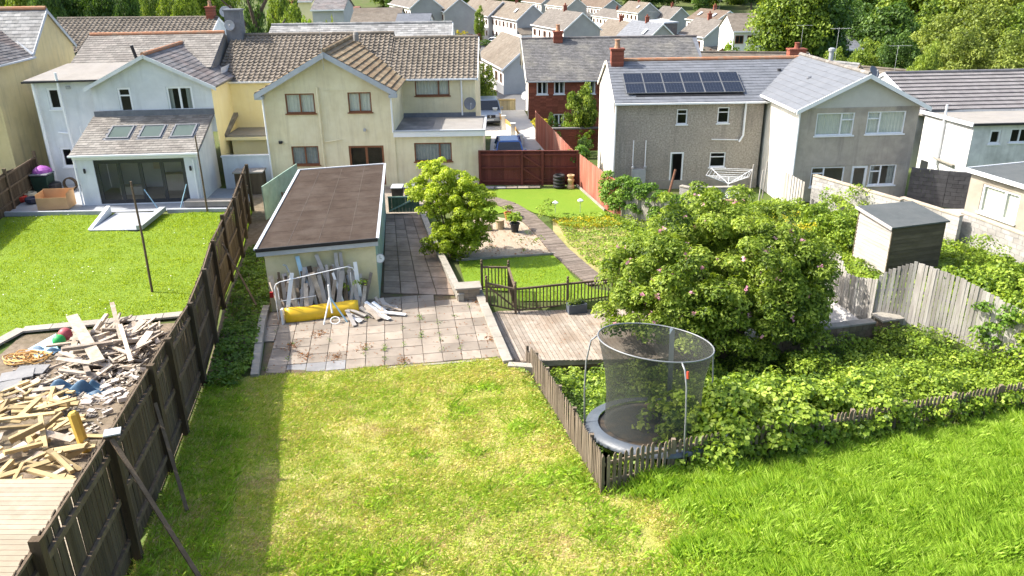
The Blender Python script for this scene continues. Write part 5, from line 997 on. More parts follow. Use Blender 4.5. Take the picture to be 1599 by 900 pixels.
for i in range(4):
    t_=thing('car_tyre',(2.62,42.1,.18*i),['lowest tyre of the stack by the maroon fence','second tyre up in the stack by the maroon fence','third tyre up in the stack by the maroon fence','topmost tyre of the stack by the maroon fence'][i],'tyre'); MB().lathe((2.62+.015*(i%2),42.1,.18*i),[(.2,.02),(.28,.0),(.32,.04),(.33,.09),(.32,.14),(.28,.178),(.2,.16),(.18,.09),(.2,.02)],22).build('tread',M_rubber,t_,smooth=True)
t_=tagp(MB().lathe((3.25,42.0,0),[(.2,0),(.2,.12),(.14,.2),(.15,.3),(.19,.4),(.2,.48),(.13,.52),(.14,.6),(.2,.66),(.2,.72),(.12,.72),(.1,.4)],16).build('chimney_pot_ornament',pm('buff_clay',(.45,.32,.18),(.52,.38,.23),5,.9,.2),smooth=False),'buff clay chimney pot standing beside the tyre stack','pot')
def board_mesh(w,t,h,name='board',pointed=0.):
    mb=MB(); w2,t2=w/2,t/2
    if pointed: mb.add([(-w2,-t2,0),(w2,-t2,0),(w2,t2,0),(-w2,t2,0),(-w2,-t2,h-pointed),(w2,-t2,h-pointed),(w2,t2,h-pointed),(-w2,t2,h-pointed),(-w2*.35,-t2,h),(w2*.35,-t2,h),(w2*.35,t2,h),(-w2*.35,t2,h)],[(3,2,1,0),(0,1,5,4),(1,2,6,5),(2,3,7,6),(3,0,4,7),(4,5,9,8),(5,6,10,9),(6,7,11,10),(7,4,8,11),(8,9,10,11)])
    else: mb.box(-w2,w2,-t2,t2,0,h)
    return mb.mesh(name)
def along(pts,step):
    """points spaced along a plan polyline with heading"""
    out=[]; acc=0.
    for i in range(len(pts)-1):
        a,b=Vector(pts[i][:2]),Vector(pts[i+1][:2]); L=(b-a).length; s=acc
        while s<L: out.append(((a+(b-a)*(s/L)),math.atan2(b.y-a.y,b.x-a.x),i,s/L)); s+=step
        acc=s-L
    return out
# ================================================================== surfaces
FL_=[(-5.2,5.0),(-6.73,11.35),(-7.6,14.9),(-8.15,17.0),(-9.05,20.6),(-9.65,23.4),(-10.45,26.5),(-11.4,31.9),(-12.95,38.6)]
def fx(y): return float(np.interp(y,[p[1] for p in FL_],[p[0] for p in FL_]))
PA0,PA1=Vector((-7.62,21.2)),Vector((-.30,22.25)); CORN=Vector((1.79,13.58)); P0_=Vector((.42,22.5)); PEND=Vector((13.4,18.0))
lawn_poly=[(fx(5),5),(fx(11.35),11.35),(fx(17),17),(fx(20.6),20.6),(-8.6,21.1),(PA0.x,PA0.y),(PA1.x,PA1.y),(.3,22.2),(CORN.x,CORN.y),(2.6,9.0),(3.2,5)]
meadow_poly=[(CORN.x,CORN.y-.05),(PEND.x+2,PEND.y+.55),(16,5),(3.2,5),(2.6,9)]
patch('lawn',lawn_poly[:8]+[(CORN.x,CORN.y),(4.6,14.2),(4.2,9),(4.6,5)],M_lawnbase,.0,.6); patch('meadow',[(3.2,13.9),(PEND.x+2,PEND.y+.55),(16,5),(4.0,5),(3.5,9)],M_meadowbase,.006,.7)
leftlawn=[(-29,38.2),(-25,38.2),(-22.3,38.4),(-19.9,38.4),(-19.9,36.),(-17.4,35.6),(-17.4,38.2),(-15.2,38.8),(fx(38.6)-.05,38.7),(fx(31.9)-.05,31.9),(fx(26.5)-.1,26.5),(-12.2,25.6),(-16.8,24.7),(-17.5,22.),(-29,22)]
patch('neighbour_lawn',leftlawn,M_lawnleft,.0,.8)
patch('debris_yard',[(-16.6,24.5),(-12.,25.3),(fx(25.5)-.1,25.4),(fx(20.6)-.1,20.6),(fx(14)-.1,14.),(-10.8,13.9),(-16,17)],M_soil,.0,.6)
patch('side_strip',[(fx(20.6),20.4),(-8.6,21.1),(-8.75,26.2),(-9.95,37.4),(-9.5,42.5),(-14.5,42.8),(fx(38.6),38.6),(fx(31.9),31.9),(fx(26.5),26.5)],M_soil,.0,.6)
patch('artificial_lawn',[(-1.5,42.0),(3.72,41.9),(4.75,37.6),(4.2,36.2),(2.0,36.9),(1.15,37.6),(-.5,40.2),(-1.5,40.8)],M_artlawn,.012,.8)
patch('front_lawn_patch',[(-2.2,31.0),(1.85,31.6),(2.45,28.9),(3.0,27.9),(4.2,27.3),(2.2,26.75),(.3,26.75),(-.1,27.7),(-1.2,28.),(-1.75,28.2)],M_artlawn,.012,.6); patch('rear_lawn_patch',[(-1.6,40.3),(-.5,39.6),(.2,38.1),(-.9,37.4),(-2.2,38.6)],M_artlawn,.012,.6)
patch('gravel_bed',[(-2.3,31.1),(1.75,31.7),(1.45,34.),(.5,36.2),(-.9,37.2),(-2.8,36.)],M_gravel,.016,.5)
patch('dry_bed',[(2.0,36.7),(4.3,36.0),(5.4,34.5),(5.2,29.),(3.4,28.6),(2.7,31.4),(1.9,34.5)],pm('dry_grass_bed',(.30,.25,.10),(.40,.33,.16),4,1,.8,50,c3=(.16,.22,.03),lscale=.7,lamt=.8),.012,.6)
patch('rough_garden',[(4.7,37.5),(9,35),(11,31),(10.8,25.5),(4.6,26),(5.2,29.5)],M_groundfar,.004,1.)
patch('patio_base',[(PA0.x,PA0.y),(PA1.x,PA1.y),(-1.35,27.6),(-2.0,27.0),(-4.5,37.6),(-6.2,37.8),(-4.9,27.),(-8.7,26.2),(-8.2,24.)],pm('joint_soil',(.10,.075,.05),(.16,.12,.075),8,1,.5,60,c3=(.08,.10,.02),lscale=2,lamt=.6),-.02,.6)
patch('rear_yard',[(-9.4,38.),(-4.4,37.6),(-1.5,42.),(-1.5,43),(-13,43),(-9.6,42)],M_slab,.004,1.)
patch('neighbour_patio',[(-26.5,38.6),(-22.3,38.6),(-15.2,39.0),(-13.4,39.2),(-14.0,42.6),(-22,44.2),(-26.8,44.6)],M_patiogrey,.03,1.)
# ================================================================== patio slabs, each its own piece
PT=thing('patio',(-4,24,0),'slabbed stone patio in front of the garage with weeds in its joints','patio')
ud=(PA1-PA0).normalized(); vd=Vector((-ud.y,ud.x)); S=.6
slabmes=[]
for k in range(4):
    b=bmesh.new(); bmesh.ops.create_cube(b,size=1); bmesh.ops.scale(b,vec=(S-.016,S-.016,.05),verts=b.verts)
    for v_ in b.verts: v_.co.x+=random.uniform(-.004,.004); v_.co.y+=random.uniform(-.004,.004)
    bmesh.ops.bevel(b,geom=b.edges[:],offset=.008,segments=1,affect='EDGES'); me=bpy.data.meshes.new('paving_slab'); b.to_mesh(me); b.free(); slabmes.append(me)
ppoly=[(PA0.x+.1,PA0.y),(PA1.x+.02,PA1.y+.02),(-1.32,27.45),(-2.1,27.12),(-4.8,27.4),(-4.9,27.1),(-8.62,26.3),(-8.25,24.)]
for i in range(-1,14):
    for j in range(0,11):
        c_=PA1-ud*(S*(i+.5)+.06)+vd*(S*(j+.5)+.12)
        if not inside(ppoly,c_.x,c_.y): continue
        mt=M_slab if not (j<1 and i in (9,10,8)) else M_slabdark
        o_=linkmesh('paving_slab',random.choice(slabmes),None,PT,(c_.x,c_.y,.0+random.uniform(-.006,.008)),(random.uniform(-.008,.008),random.uniform(-.008,.008),math.atan2(ud.y,ud.x)+random.uniform(-.01,.01)))
        if not o_.data.materials: o_.data.materials.append(M_slab)
        o_.material_slots[0].link='OBJECT'; o_.material_slots[0].material=mt
MB().bar((PA0.x,PA0.y-.05,-.05),(PA1.x,PA1.y-.05,-.05),.1,.2).build('front_kerb',M_concrete,PT)
kb=[(-7.72,21.1),(-8.2,23.2),(-8.6,25.),(-8.8,26.3)]
for i in range(3):
    a,b=Vector(kb[i]),Vector(kb[i+1]); d=(b-a)*.01; MB().bar((a.x+d.x,a.y+d.y,.05),(b.x-d.x,b.y-d.y,.05),.24,.3).build('kerb_stone',M_concrete,PT,bevel=.02)
PTH=thing('slab_path',(-4,32,0),'narrow slabbed path between the garage and the low wall','path')
pl=[Vector((-4.84,27.72)),Vector((-6.12,37.6))]; pr=[Vector((-2.12,27.38)),Vector((-4.42,37.4))]; nrow=17
for j in range(nrow):
    for i in range(4):
        def pc_(u,v): return pl[0].lerp(pl[1],v).lerp(pr[0].lerp(pr[1],v),u)
        u0,u1,v0,v1=i/4+.006,(i+1)/4-.006,j/nrow+.0012,(j+1)/nrow-.0012; z=random.uniform(.012,.026)
        q_=[pc_(u0,v0),pc_(u1,v0),pc_(u1,v1),pc_(u0,v1)]; MB().prism([(p_.x,p_.y) for p_ in q_],-.03,z).build('paving_slab',M_slabpath,PTH,bevel=.006)
# low walls
def wallrun(name,label,pts,w,z0,z1,mat,capm=None,step=.44,jit=.006):
    t=thing(name,(pts[0][0],pts[0][1],z0),label,'wall')
    nc=max(1,round((z1-z0)/.215)); h=(z1-z0)/nc
    for c in range(nc):
        for i in range(len(pts)-1):
            a,b=Vector(pts[i][:2]),Vector(pts[i+1][:2]); k=max(1,round((b-a).length/step)); 
            for j in range(k):
                f0,f1=j/k,(j+1)/k
                if c%2: f0=max(0,f0-.5/k); f1=f1-.5/k if j<k-1 else 1.
                p,q_=a.lerp(b,f0),a.lerp(b,f1); d=(q_-p).normalized()*.006; e=random.uniform(-jit,jit)
                MB().bar((p.x+d.x,p.y+d.y,z0+c*h+h/2),(q_.x-d.x,q_.y-d.y,z0+c*h+h/2),w+e,h-.01).build('block',mat,t)
    if capm:
        for i in range(len(pts)-1):
            a,b=Vector(pts[i][:2]),Vector(pts[i+1][:2]); k=max(1,round((b-a).length/.9))
            for j in range(k):
                p,q_=a.lerp(b,j/k),a.lerp(b,(j+1)/k); d=(q_-p).normalized()*.004; MB().bar((p.x+d.x,p.y+d.y,z1+.03),(q_.x-d.x,q_.y-d.y,z1+.03),w+.06,.07).build('coping',capm,t,bevel=.01)
    return t
wallrun('path_wall','low grey block wall with concrete coping along the slab path opposite the garage',[(-1.85,26.7),(-2.6,29.8),(-3.4,33.),(-4.3,37.2)],.2,-.1,.26,M_concrete,M_concrete)
wallrun('deck_wall','low concrete wall between the patio and the sunken deck',[(-.16,21.75),(-1.28,27.5)],.24,-.5,.14,M_concrete,M_concrete,.5)
t_=thing('wall_pier',(-1.65,27.0,0),'square block pier with flat cap at the corner of patio and path','pier')
for c in range(3):
    for i in range(2): MB(frame((-1.62,27.1,0),8)).box(-.42+i*.42+.003,-.42+(i+1)*.42-.003,-.26,.26,c*.17-.04,c*.17+.12).build('block',pm('brown_block',(.24,.19,.145),(.31,.26,.2),4,.9,.3,60,rnd=.15),t_)
MB(frame((-1.62,27.1,0),8)).box(-.48,.48,-.32,.32,.46,.53).build('cap',M_concrete,t_,bevel=.01)
tagp(MB(frame((-.05,21.6,0),-10)).box(-.1,.75,-.14,.12,-.45,.17).build('deck_wall_end',M_concrete,bevel=.015),'short concrete return at the end of the deck wall beside the picket fence','wall')
# ================================================================== deck
DK=thing('deck',(1.2,24.6,-.2),'weathered timber deck with balustrade below the patio wall','deck')
dd=Vector((.215,-.977)); dn=Vector((.977,.215)); d0=Vector((-.93,26.35)); dbm=MB().box(-.062,.062,-1.,1.,-.03,0).mesh('deck_board'); n=44
for i in range(n):
    s0=0.0; st=d0+dn*(.14*(i+.5)); yend=22.5; L=(st.y+.12-yend)/.977
    c_=st+dd*(L/2-.1); linkmesh('deck_board',dbm,M_wood_deck,DK,(c_.x,c_.y,-.2+random.uniform(-.004,.004)),(0,0,math.atan2(dd.x,-dd.y)),(1.,L/2,1))
MB().bar((-.05,22.42,-.30),(5.4,22.75,-.30),.05,.2).build('fascia_board',M_wood_deck,DK); MB().bar((-.05,22.5,-.50),(5.4,22.8,-.50),.08,.12).build('joist',M_wood_rail,DK)
# balustrade
BL=thing('balustrade',(.5,26.3,-.2),'brown spindle balustrade with ball topped posts around the deck','railing')
bp={'a':(-1.12,27.85),'b':(-.12,27.75),'c':(.12,26.12),'d':(2.0,26.55),'e':(3.9,27.0),'f':(-.9,26.25)}
for k,(x,y) in bp.items():
    zb=-.2 if k in 'cde' else 0; p_=MB().box(x-.045,x+.045,y-.045,y+.045,zb,zb+1.08).build('post',M_wood_rail,BL,bevel=.006); MB().lathe((x,y,zb+1.08),[(.05,0),(.05,.02),(.025,.04),(.045,.07),(.05,.1),(.035,.135),(.01,.15)],10).build('finial',M_wood_rail,p_)
for a,b in (('a','b'),('b','c'),('c','d'),('d','e'),('f','c')):
    A,B=Vector(bp[a]),Vector(bp[b]); za=-.2 if a in 'cde' else 0; zb=-.2 if b in 'cde' else 0; n=max(3,int((B-A).length/.125))
    MB().bar((*A,za+.93),(*B,zb+.93),.075,.065).build('top_rail',M_wood_rail,BL); MB().bar((*A,za+.12),(*B,zb+.12),.05,.045).build('bottom_rail',M_wood_rail,BL)
    for i in range(1,n):
        q_=A.lerp(B,i/n); z=za+(zb-za)*i/n; MB().box(q_.x-.021,q_.x+.021,q_.y-.021,q_.y+.021,z+.14,z+.91).build('spindle',M_wood_rail,BL)
MB().bar((*Vector(bp['f']),.85),(*Vector(bp['c']),.0),.03,.06).build('gate_brace',M_wood_rail,BL)
pb=PZ(892,484,-.2); pt=thing('planter',tuple(pb),'blue grey wooden planter of small leaves against the balustrade','planter')
F_=frame((2.3,26.15,-.2),14); MB(F_).box(-.32,.32,-.14,.14,0,.04).box(-.34,.34,-.17,-.13,0,.34).box(-.34,.34,.13,.17,0,.34).box(-.34,-.30,-.13,.13,0,.34).box(.30,.34,-.13,.13,0,.34).build('trough',pm('blue_grey_stain',(.07,.08,.10),(.1,.115,.14),5,.7),pt)
C,N,T=blob_leaves([((2.3+x,26.15+x*.25,.18),.17) for x in (-.2,-.02,.16)],4200,.05); linkmesh('foliage',leaves_mesh('planter_leaves',C-np.array(pb),N,.07,T,.4),LM_mid,pt,tuple(pb))
# ================================================================== brown board path across the lawn
BP=thing('board_path',(1.2,33,0),'curving grey brown boarded garden path','path')
pc=[(-1.5,40.5),(-.1,38.9),(.75,37.),(1.5,34.4),(2.0,32.2),(2.7,30.),(3.3,28.3)]; bmx=MB().box(-.55,.55,-.06,.06,-.03,.03).mesh('path_board')
for p_,hd,_,_ in along(pc,.125): linkmesh('path_board',bmx,M_path_wood,BP,(p_.x,p_.y,.02+random.uniform(-.004,.006)),(0,0,hd+math.pi/2+random.uniform(-.02,.02)),(.78+random.uniform(-.02,.02),1,1))
# ================================================================== garage
gFL,gFR,gBR,gBL=Vector((-8.6,26.2)),Vector((-4.88,27.12)),Vector((-6.15,37.9)),Vector((-9.75,37.0)); GR=thing('garage',(-7,32,0),'flat roofed garage with brown felt roof and cream painted front','garage')
q3=lambda p,z: Vector((p.x,p.y,z)); mb=MB()
rz=lambda p: 2.30+.006*(p.y-26)
mb.quad(q3(gFL,-.1),q3(gFR,-.1),q3(gFR,2.25),q3(gFL,2.25)); mb.build('front_wall',pm('cream_block_paint',(.60,.55,.33),(.68,.62,.40),2.5,.92,.35,40,c3=(.42,.38,.24),lscale=.8,lamt=.5),GR,recalc=False)
mb=MB().quad(q3(gFR,-.1),q3(gBR,-.1),q3(gBR,2.25),q3(gFR,2.25)); mb.build('right_wall',M_greenpaint,GR,recalc=False); MB().quad(q3(gBL,-.1),q3(gFL,-.1),q3(gFL,2.25),q3(gBL,2.25)).quad(q3(gBR,-.1),q3(gBL,-.1),q3(gBL,2.25),q3(gBR,2.25)).build('rear_wall',M_render_cream,GR,recalc=False)
gu_=(gFR-gFL).normalized(); gv_=(gBL-gFL).normalized(); R4=[gFL-gu_*.22-gv_*.25,gFR+gu_*.12-gv_*.25,gBR+gu_*.12+gv_*.15,gBL-gu_*.2+gv_*.15]
rf=MB().slab([q3(p,2.42) for p in R4],.1).build('roof',M_felt,GR)
for f in (.25,.5,.76):
    a=R4[0].lerp(R4[1],f); b=R4[3].lerp(R4[2],f); MB().bar(q3(a,2.423),q3(b,2.423),.018,.008).build('felt_seam',pm('worn_seam',(.05,.038,.031),(.10,.085,.072),2.,.95),rf)
for i in range(9):
    f=(i+.6)/9.5; a=R4[0].lerp(R4[3],f); b=R4[1].lerp(R4[2],f); MB().bar(q3(a,2.4215),q3(b,2.4215),.05,.004).build('felt_lap',M_felt,rf)
for a,b in ((R4[0],R4[3]),(R4[1],R4[2]),(R4[3],R4[2])): MB().bar(q3(a,2.43),q3(b,2.43),.11,.05).build('edge_trim',M_trimgrey,GR)
MB().bar(q3(R4[0],2.40),q3(R4[1],2.40),.06,.11).build('front_drip',M_rubber,GR); MB().bar(q3(R4[0]+gv_*.06,2.25),q3(R4[1]+gv_*.06,2.25),.05,.2).build('fascia',M_trimgrey,GR)
gn=Vector((gFR.x,gFR.y)); cl=gFR.lerp(gBR,.035); ck=thing('wall_clock',(cl.x+.16,cl.y,1.55),'round white wall clock hanging on the garage corner','clock')
cmx=Matrix.Translation((cl.x+.12,cl.y-.1,1.5))@Matrix.Rotation(R_(80),4,'X')@Matrix.Rotation(R_(25),4,'Y'); MB(cmx).lathe((0,0,0),[(.17,-.02),(.18,.0),(.18,.03),(.16,.035),(.155,.022)],20).build('rim',M_gutter,ck); MB(cmx).lathe((0,0,.02),[(.155,0),(.154,.006)],20).build('face',M_upvc,ck)
MB(cmx).bar((0,0,.032),(.0,.11,.032),.012,.006).bar((0,0,.034),(.07,-.02,.034),.014,.006).build('hand',M_black,ck)
# green side gate and bins at the end of the path
gg=thing('green_gate',(-5.2,37.9,0),'low green boarded gate with a pale brace at the end of the slab path','gate')
for i in range(9): x=-6.0+i*.17; MB().box(x,x+.16,37.85+.005*(i%2),37.9,.05,.85).build('board',pm('green_stain',(.07,.12,.075),(.1,.16,.1),4,.8,.2,rnd=.1),gg)
MB().bar((-5.98,37.8,.12),(-4.55,37.8,.8),.03,.07).bar((-6.0,37.8,.83),(-4.5,37.8,.83),.03,.07).build('brace',M_greenpaint,gg)
for i,(x,c) in enumerate(((-5.7,'black wheeled bin behind the green gate, nearer the garage'),(-5.05,'black wheeled bin behind the green gate, nearer the lime shrub'))):
    t_=thing('wheelie_bin',(x,39.2,0),c,'bin'); MB().add([(x-.22,38.95,0),(x+.22,38.95,0),(x+.22,39.45,0),(x-.22,39.45,0),(x-.28,38.88,.95),(x+.28,38.88,.95),(x+.28,39.55,.95),(x-.28,39.55,.95)],[(3,2,1,0),(4,5,6,7),(0,1,5,4),(1,2,6,5),(2,3,7,6),(3,0,4,7)]).build('body',M_black,t_,bevel=.02); MB().box(x-.3,x+.3,38.84,39.6,.955,1.02).build('lid',M_lead if i else M_trimgrey,t_,bevel=.02)
# ================================================================== tall boundary fence on the left
BF=thing('boundary_fence',(fx(20),20,0),'tall dark boarded boundary fence with posts and rails casting shade on the lawn','fence')
bmd=board_mesh(.1,.016,1.); HF=2.62
def fh(y): return HF+.06*math.sin(y*.9)-(.25 if y>34 else 0)
def captop(y):
    ys=[p[1] for p in FL_]; return float(np.interp(y,ys,[g(p[0],p[1])+2.56+fh(p[1])-HF for p in FL_]))
fpts=[q_ for q_ in along(FL_,.1) if q_[0].y<24.5]+[q_ for q_ in along(FL_,.15) if q_[0].y>=24.5]
for p_,hd,_,_ in fpts:
    z=g(p_.x,p_.y); w_=.93 if p_.y<24.5 else 1.38; linkmesh('board',bmd,M_wood_dark,BF,(p_.x-.09,p_.y,z+.05),(random.uniform(-.006,.006),random.uniform(-.008,.008),hd),(w_*random.uniform(.95,1.06),1,captop(p_.y)-z-.03+random.uniform(-.02,.012)))
for i in range(len(FL_)-1):
    a,b=Vector(FL_[i]),Vector(FL_[i+1])
    for k,zz in enumerate((.45,1.3,2.2,2.56)):
        za,zb=g(*a)+zz,g(*b)+zz
        if zz==2.56: za+=fh(a.y)-HF; zb+=fh(b.y)-HF
        MB().bar((a.x-.05,a.y,za),(b.x-.05,b.y,zb),.05 if k<3 else .035,.1 if k<3 else .045).build('rail' if k<3 else 'capping_rail',M_wood_rail,BF)
pm2=MB().box(-.06,.06,-.05,.05,-.2,1.).mesh('post')
ps=[(-5.9,7.9),(-6.73,11.35),(-7.62,14.9),(-8.15,17.),(-9.05,20.6),(-9.65,23.4),(-10.45,26.5),(-11.0,29.2),(-11.4,31.9),(-12.0,34.4),(-12.5,36.6),(-12.95,38.6)]
for x,y in ps: linkmesh('post',pm2,M_wood_dark,BF,(x+.03,y,g(x,y)),(0,0,random.uniform(-.1,.1)),(1.15,1.15,fh(y)+.04))
for a,b in (((-6.65,11.3,g(-6.65,11.3)+2.55),(-4.55,9.6,g(-4.5,9.6)+.02)),((-7.5,14.6,g(-7.5,14.6)+1.9),(-6.55,13.1,g(-6.5,13.1)+.02)),((-10.95,28.6,1.9),(-9.2,26.4,.15))): MB().bar(a,b,.07,.045).build('prop',M_wood_rail,BF)
tagp(MB(frame((-6.66,11.38,g(-6.66,11.38)+fh(11.38)+.06),20)).box(-.13,.13,-.11,.11,0,.025).build('post_cap',M_galv),'pale metal plate lying on a tall fence post top','plate')
# ================================================================== picket fence
PF=thing('picket_fence',(CORN.x,CORN.y,g(*CORN)),'low weathered picket fence round the trampoline corner','fence')
pkm=board_mesh(.072,.02,1.,'picket',.06)
for seg,step,nm in (([P0_,CORN],.118,0),([CORN,PEND,(16.5,19.0)],.13,1)):
    for p_,hd,_,_ in along(seg,step):
        z=g(p_.x,p_.y); linkmesh('picket',pkm,M_wood_picket,PF,(p_.x,p_.y,z+.02),(random.uniform(-.02,.02),random.uniform(-.025,.025),hd),(random.uniform(.95,1.08),1,.93+random.uniform(-.025,.02)))
    pts=along(seg,1.6)+[(Vector(seg[-1][:2]),0,0,0)]
    for (a,_,_,_),(b,_,_,_) in zip(pts[:-1],pts[1:]):
        for zz in (.28,.72): o2=.035 if nm==0 else 0; MB().bar((a.x+o2,a.y+(.035 if nm else 0),g(*a)+zz),(b.x+o2,b.y+(.035 if nm else 0),g(*b)+zz),.035,.07).build('rail',M_wood_picket,PF)
    for a,_,_,_ in pts: MB().box(a.x+.0,a.x+.08,a.y+.02,a.y+.1,g(*a)-.1,g(*a)+.95).build('post',M_wood_picket,PF)
# ================================================================== close board fence on the right
CF=thing('closeboard_fence',(13,24.5,0),'silvery close boarded fence rising to a peak in front of the shed','fence')
cfp=[(9.9,31.2),(12.2,24.75),(13.15,24.25),(15.0,22.35),(15.9,21.1)]; cbm=board_mesh(.104,.018,1.)
for p_,hd,i,f in along(cfp,.118):
    z=g(p_.x,p_.y); h=[1.72,1.72+.55*f,2.27-.35*f,1.92-.15*f][i]; linkmesh('board',cbm,M_wood_grey,CF,(p_.x,p_.y+.012*random.random(),z),(random.uniform(-.01,.01),random.uniform(-.012,.012),hd),(random.uniform(.92,1.06),1,h+random.uniform(-.02,.02)))
for i in range(4):
    a,b=Vector(cfp[i]),Vector(cfp[i+1]); n_=Vector((-(b-a).y,(b-a).x)).normalized()*.05
    for zz in (.4,1.3): MB().bar((a.x+n_.x,a.y+n_.y,g(*a)+zz),(b.x+n_.x,b.y+n_.y,g(*b)+zz),.05,.08).build('rail',M_wood_grey,CF)
# ================================================================== shed
SC=[Vector(PZ(1394,356,2.0)[:2]),Vector(PZ(1484,345,2.0)[:2]),Vector(PZ(1425,314,2.2)[:2]),Vector(PZ(1337,322,2.2)[:2])]
SD=thing('shed',(15,29.5,-.2),'small timber shed with grey felt roof behind the close boarded fence','shed'); cen=sum(SC,Vector((0,0)))/4; SW=[c+(cen-c).normalized()*.16 for c in SC]
zt=[1.9,1.9,2.12,2.12]
def clad(i,j,mat,nm):
    a,b=SW[i],SW[j]; n=15; d=(b-a).normalized(); nn=Vector((d.y,-d.x)); 
    if nn.dot((a+b)/2-cen)<0: nn=-nn
    for k in range(n):
        z0=-.35+k*2.25/n; z1=z0+2.25/n+.015; P_=lambda p,o,z:(p.x+nn.x*o,p.y+nn.y*o,z)
        MB().add([P_(a,.03,z0),P_(b,.03,z0),P_(b,.004,z1),P_(a,.004,z1),P_(a,0,z0),P_(b,0,z0)],[(0,1,2,3),(4,5,1,0)]).build(nm,mat,SD)
    mb=MB().quad(q3(a,-.35),q3(b,-.35),q3(b,1.9),q3(a,1.9)); mb.build('wall_lining',mat,SD)
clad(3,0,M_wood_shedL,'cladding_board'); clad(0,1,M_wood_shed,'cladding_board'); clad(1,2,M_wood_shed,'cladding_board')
MB().poly(q3(SW[3],1.88),q3(SW[0],1.88),q3(SW[3],2.1)).build('gable_board',M_wood_shedL,SD)
for i in (0,1,3): MB().box(SW[i].x-.03,SW[i].x+.03,SW[i].y-.03,SW[i].y+.03,-.3,zt[i]).build('corner_post',M_wood_shed,SD)
MB().slab([q3(SC[0],2.0),q3(SC[1],2.0),q3(SC[2],2.2),q3(SC[3],2.2)],.06).build('roof',M_feltgrey,SD); MB().bar(q3(SC[3]-(SC[2]-SC[3])*.01,2.17),q3(SC[0]-(SC[1]-SC[0])*.01,1.95),.03,.12).build('bargeboard',M_wood_shedL,SD)
# ================================================================== block wall on the right
bw=[Vector(PZ(1272,273,1.3)[:2]),Vector(PZ(1409,312,1.3)[:2])]; bw2=[Vector(PZ(1409,306,1.35)[:2]),Vector(PZ(1502,337,1.3)[:2])]; bw3=[Vector(PZ(1504,330,1.3)[:2]),Vector(PZ(1640,380,1.3)[:2])]
M_block=pm('grey_block',(.33,.32,.31),(.42,.41,.39),3,.95,.5,50,rnd=.12,c3=(.22,.2,.18),lscale=.8,lamt=.5); M_buffcap=pm('buff_coping',(.37,.31,.24),(.45,.38,.30),3,.95,.4,60,rnd=.08)
for i,s_ in enumerate((bw,bw2,bw3)): wallrun('block_wall',['grey block garden wall with buff coping below the grey gabled house','middle stepped length of the grey block wall behind the shed','grey block wall before the buff garden room'][i],[tuple(s_[0]),tuple(s_[1])],.2,-.6,1.25,M_block,M_buffcap,.45)
wallrun('dark_yard_wall','dark block wall between the grey house and white rear wing',[(20.5,40.0),(22.,39.2),(23.4,38.6)],.2,-.5,1.35,pm('dark_block',(.045,.045,.048),(.075,.075,.078),4,.95,.4,50,rnd=.15),None,.45)  # block colour is nearly black
dg=thing('dark_gate',(23.5,38.3,-.4),'dark boarded gate beside the dark yard wall','gate')
for i in range(8): MB().box(23.45+i*.13,23.45+i*.13+.12,38.3-.01*(i%2),38.33,-.4,1.5).build('board',M_wood_dark,dg)
MB().bar((23.4,38.25,.2),(24.5,38.25,.2),.04,.09).bar((23.4,38.25,1.1),(24.5,38.25,1.1),.04,.09).build('rail',M_wood_rail,dg)
patch('neighbour_yard',[(19.3,38.6),(20.5,39.8),(23.4,38.4),(22.,36.2),(21.2,35.6),(19.9,34.)],M_concdrive,.05,1.)
tp=None
# low terrace and wall near the close boarded fence
wallrun('terrace_wall','low mossy brick wall below the concrete terrace',[(8.2,23.35),(10.2,23.85),(12.1,24.3)],.28,-.55,.12,M_brick if False else pm('mossy_brick',(.17,.12,.085),(.25,.19,.14),5,.95,.4,50,rnd=.2,c3=(.10,.11,.05),lscale=1,lamt=.6),M_concrete,.24)
tagp(patch('terrace',[(8.0,23.6),(12.1,24.6),(11.4,26.4),(9.8,28.5),(7.6,26)],M_concdrive,.17,1.),None,None,None,'structure')
t_=thing('terrace_pier',(12.5,24.45,-.5),'square brick pier with flat stone cap at the end of the terrace wall','pier'); MB(frame((12.55,24.3,0),12)).box(-.3,.3,-.22,.22,-.5,.26).build('pier_block',MATS['mossy_brick'],t_); MB(frame((12.55,24.3,0),12)).box(-.42,.42,-.32,.32,.26,.33).build('cap',M_concrete,t_,bevel=.01)
# ================================================================== garden side fence on the right with ivy (red then grey panels)
GF=thing('garden_side_fence',(4.2,40,0),'red boarded fence at the side of the artificial lawn, half under ivy','fence')
sf=[(3.72,42.5),(4.75,37.7),(5.3,36.9)]; bm_=MB().box(-.075,.075,-.012,.012,0,1.).mesh('board')
for p_,hd,i,f in along(sf,.15): linkmesh('board',bm_,M_red_fence,GF,(p_.x,p_.y,g(p_.x,p_.y)+.05),(0,0,hd),(1.,1.2,1.72+random.uniform(-.03,.03)))
MB().bar((3.77,42.4,.4),(4.8,37.7,.4),.05,.09).bar((3.77,42.4,1.4),(4.8,37.7,1.4),.05,.09).build('rail',M_red_fence,GF); MB().bar((3.6,42.4,.05),(4.6,37.7,.05),.06,.12).build('gravel_board',M_concrete,GF)
GP=thing('panel_fence',(6.5,35.5,-.3),'weathered concrete post and panel fence tangled with ivy below the solar house','fence')
pf=[(5.35,36.8),(6.0,36.2),(6.9,35.3),(7.9,34.4),(8.9,33.7)]
for i in range(4):
    a,b=pf[i],pf[i+1]; MB().slab([(a[0],a[1],-.6),(b[0],b[1],-.6),(b[0],b[1],1.45),(a[0],a[1],1.5)],.05).build('panel',M_wood_grey if i%2==0 else M_concrete,GP)
for a in pf: MB().box(a[0]-.07,a[0]+.07,a[1]-.1,a[1]+.04,-.6,1.62).build('post',M_concrete,GP)
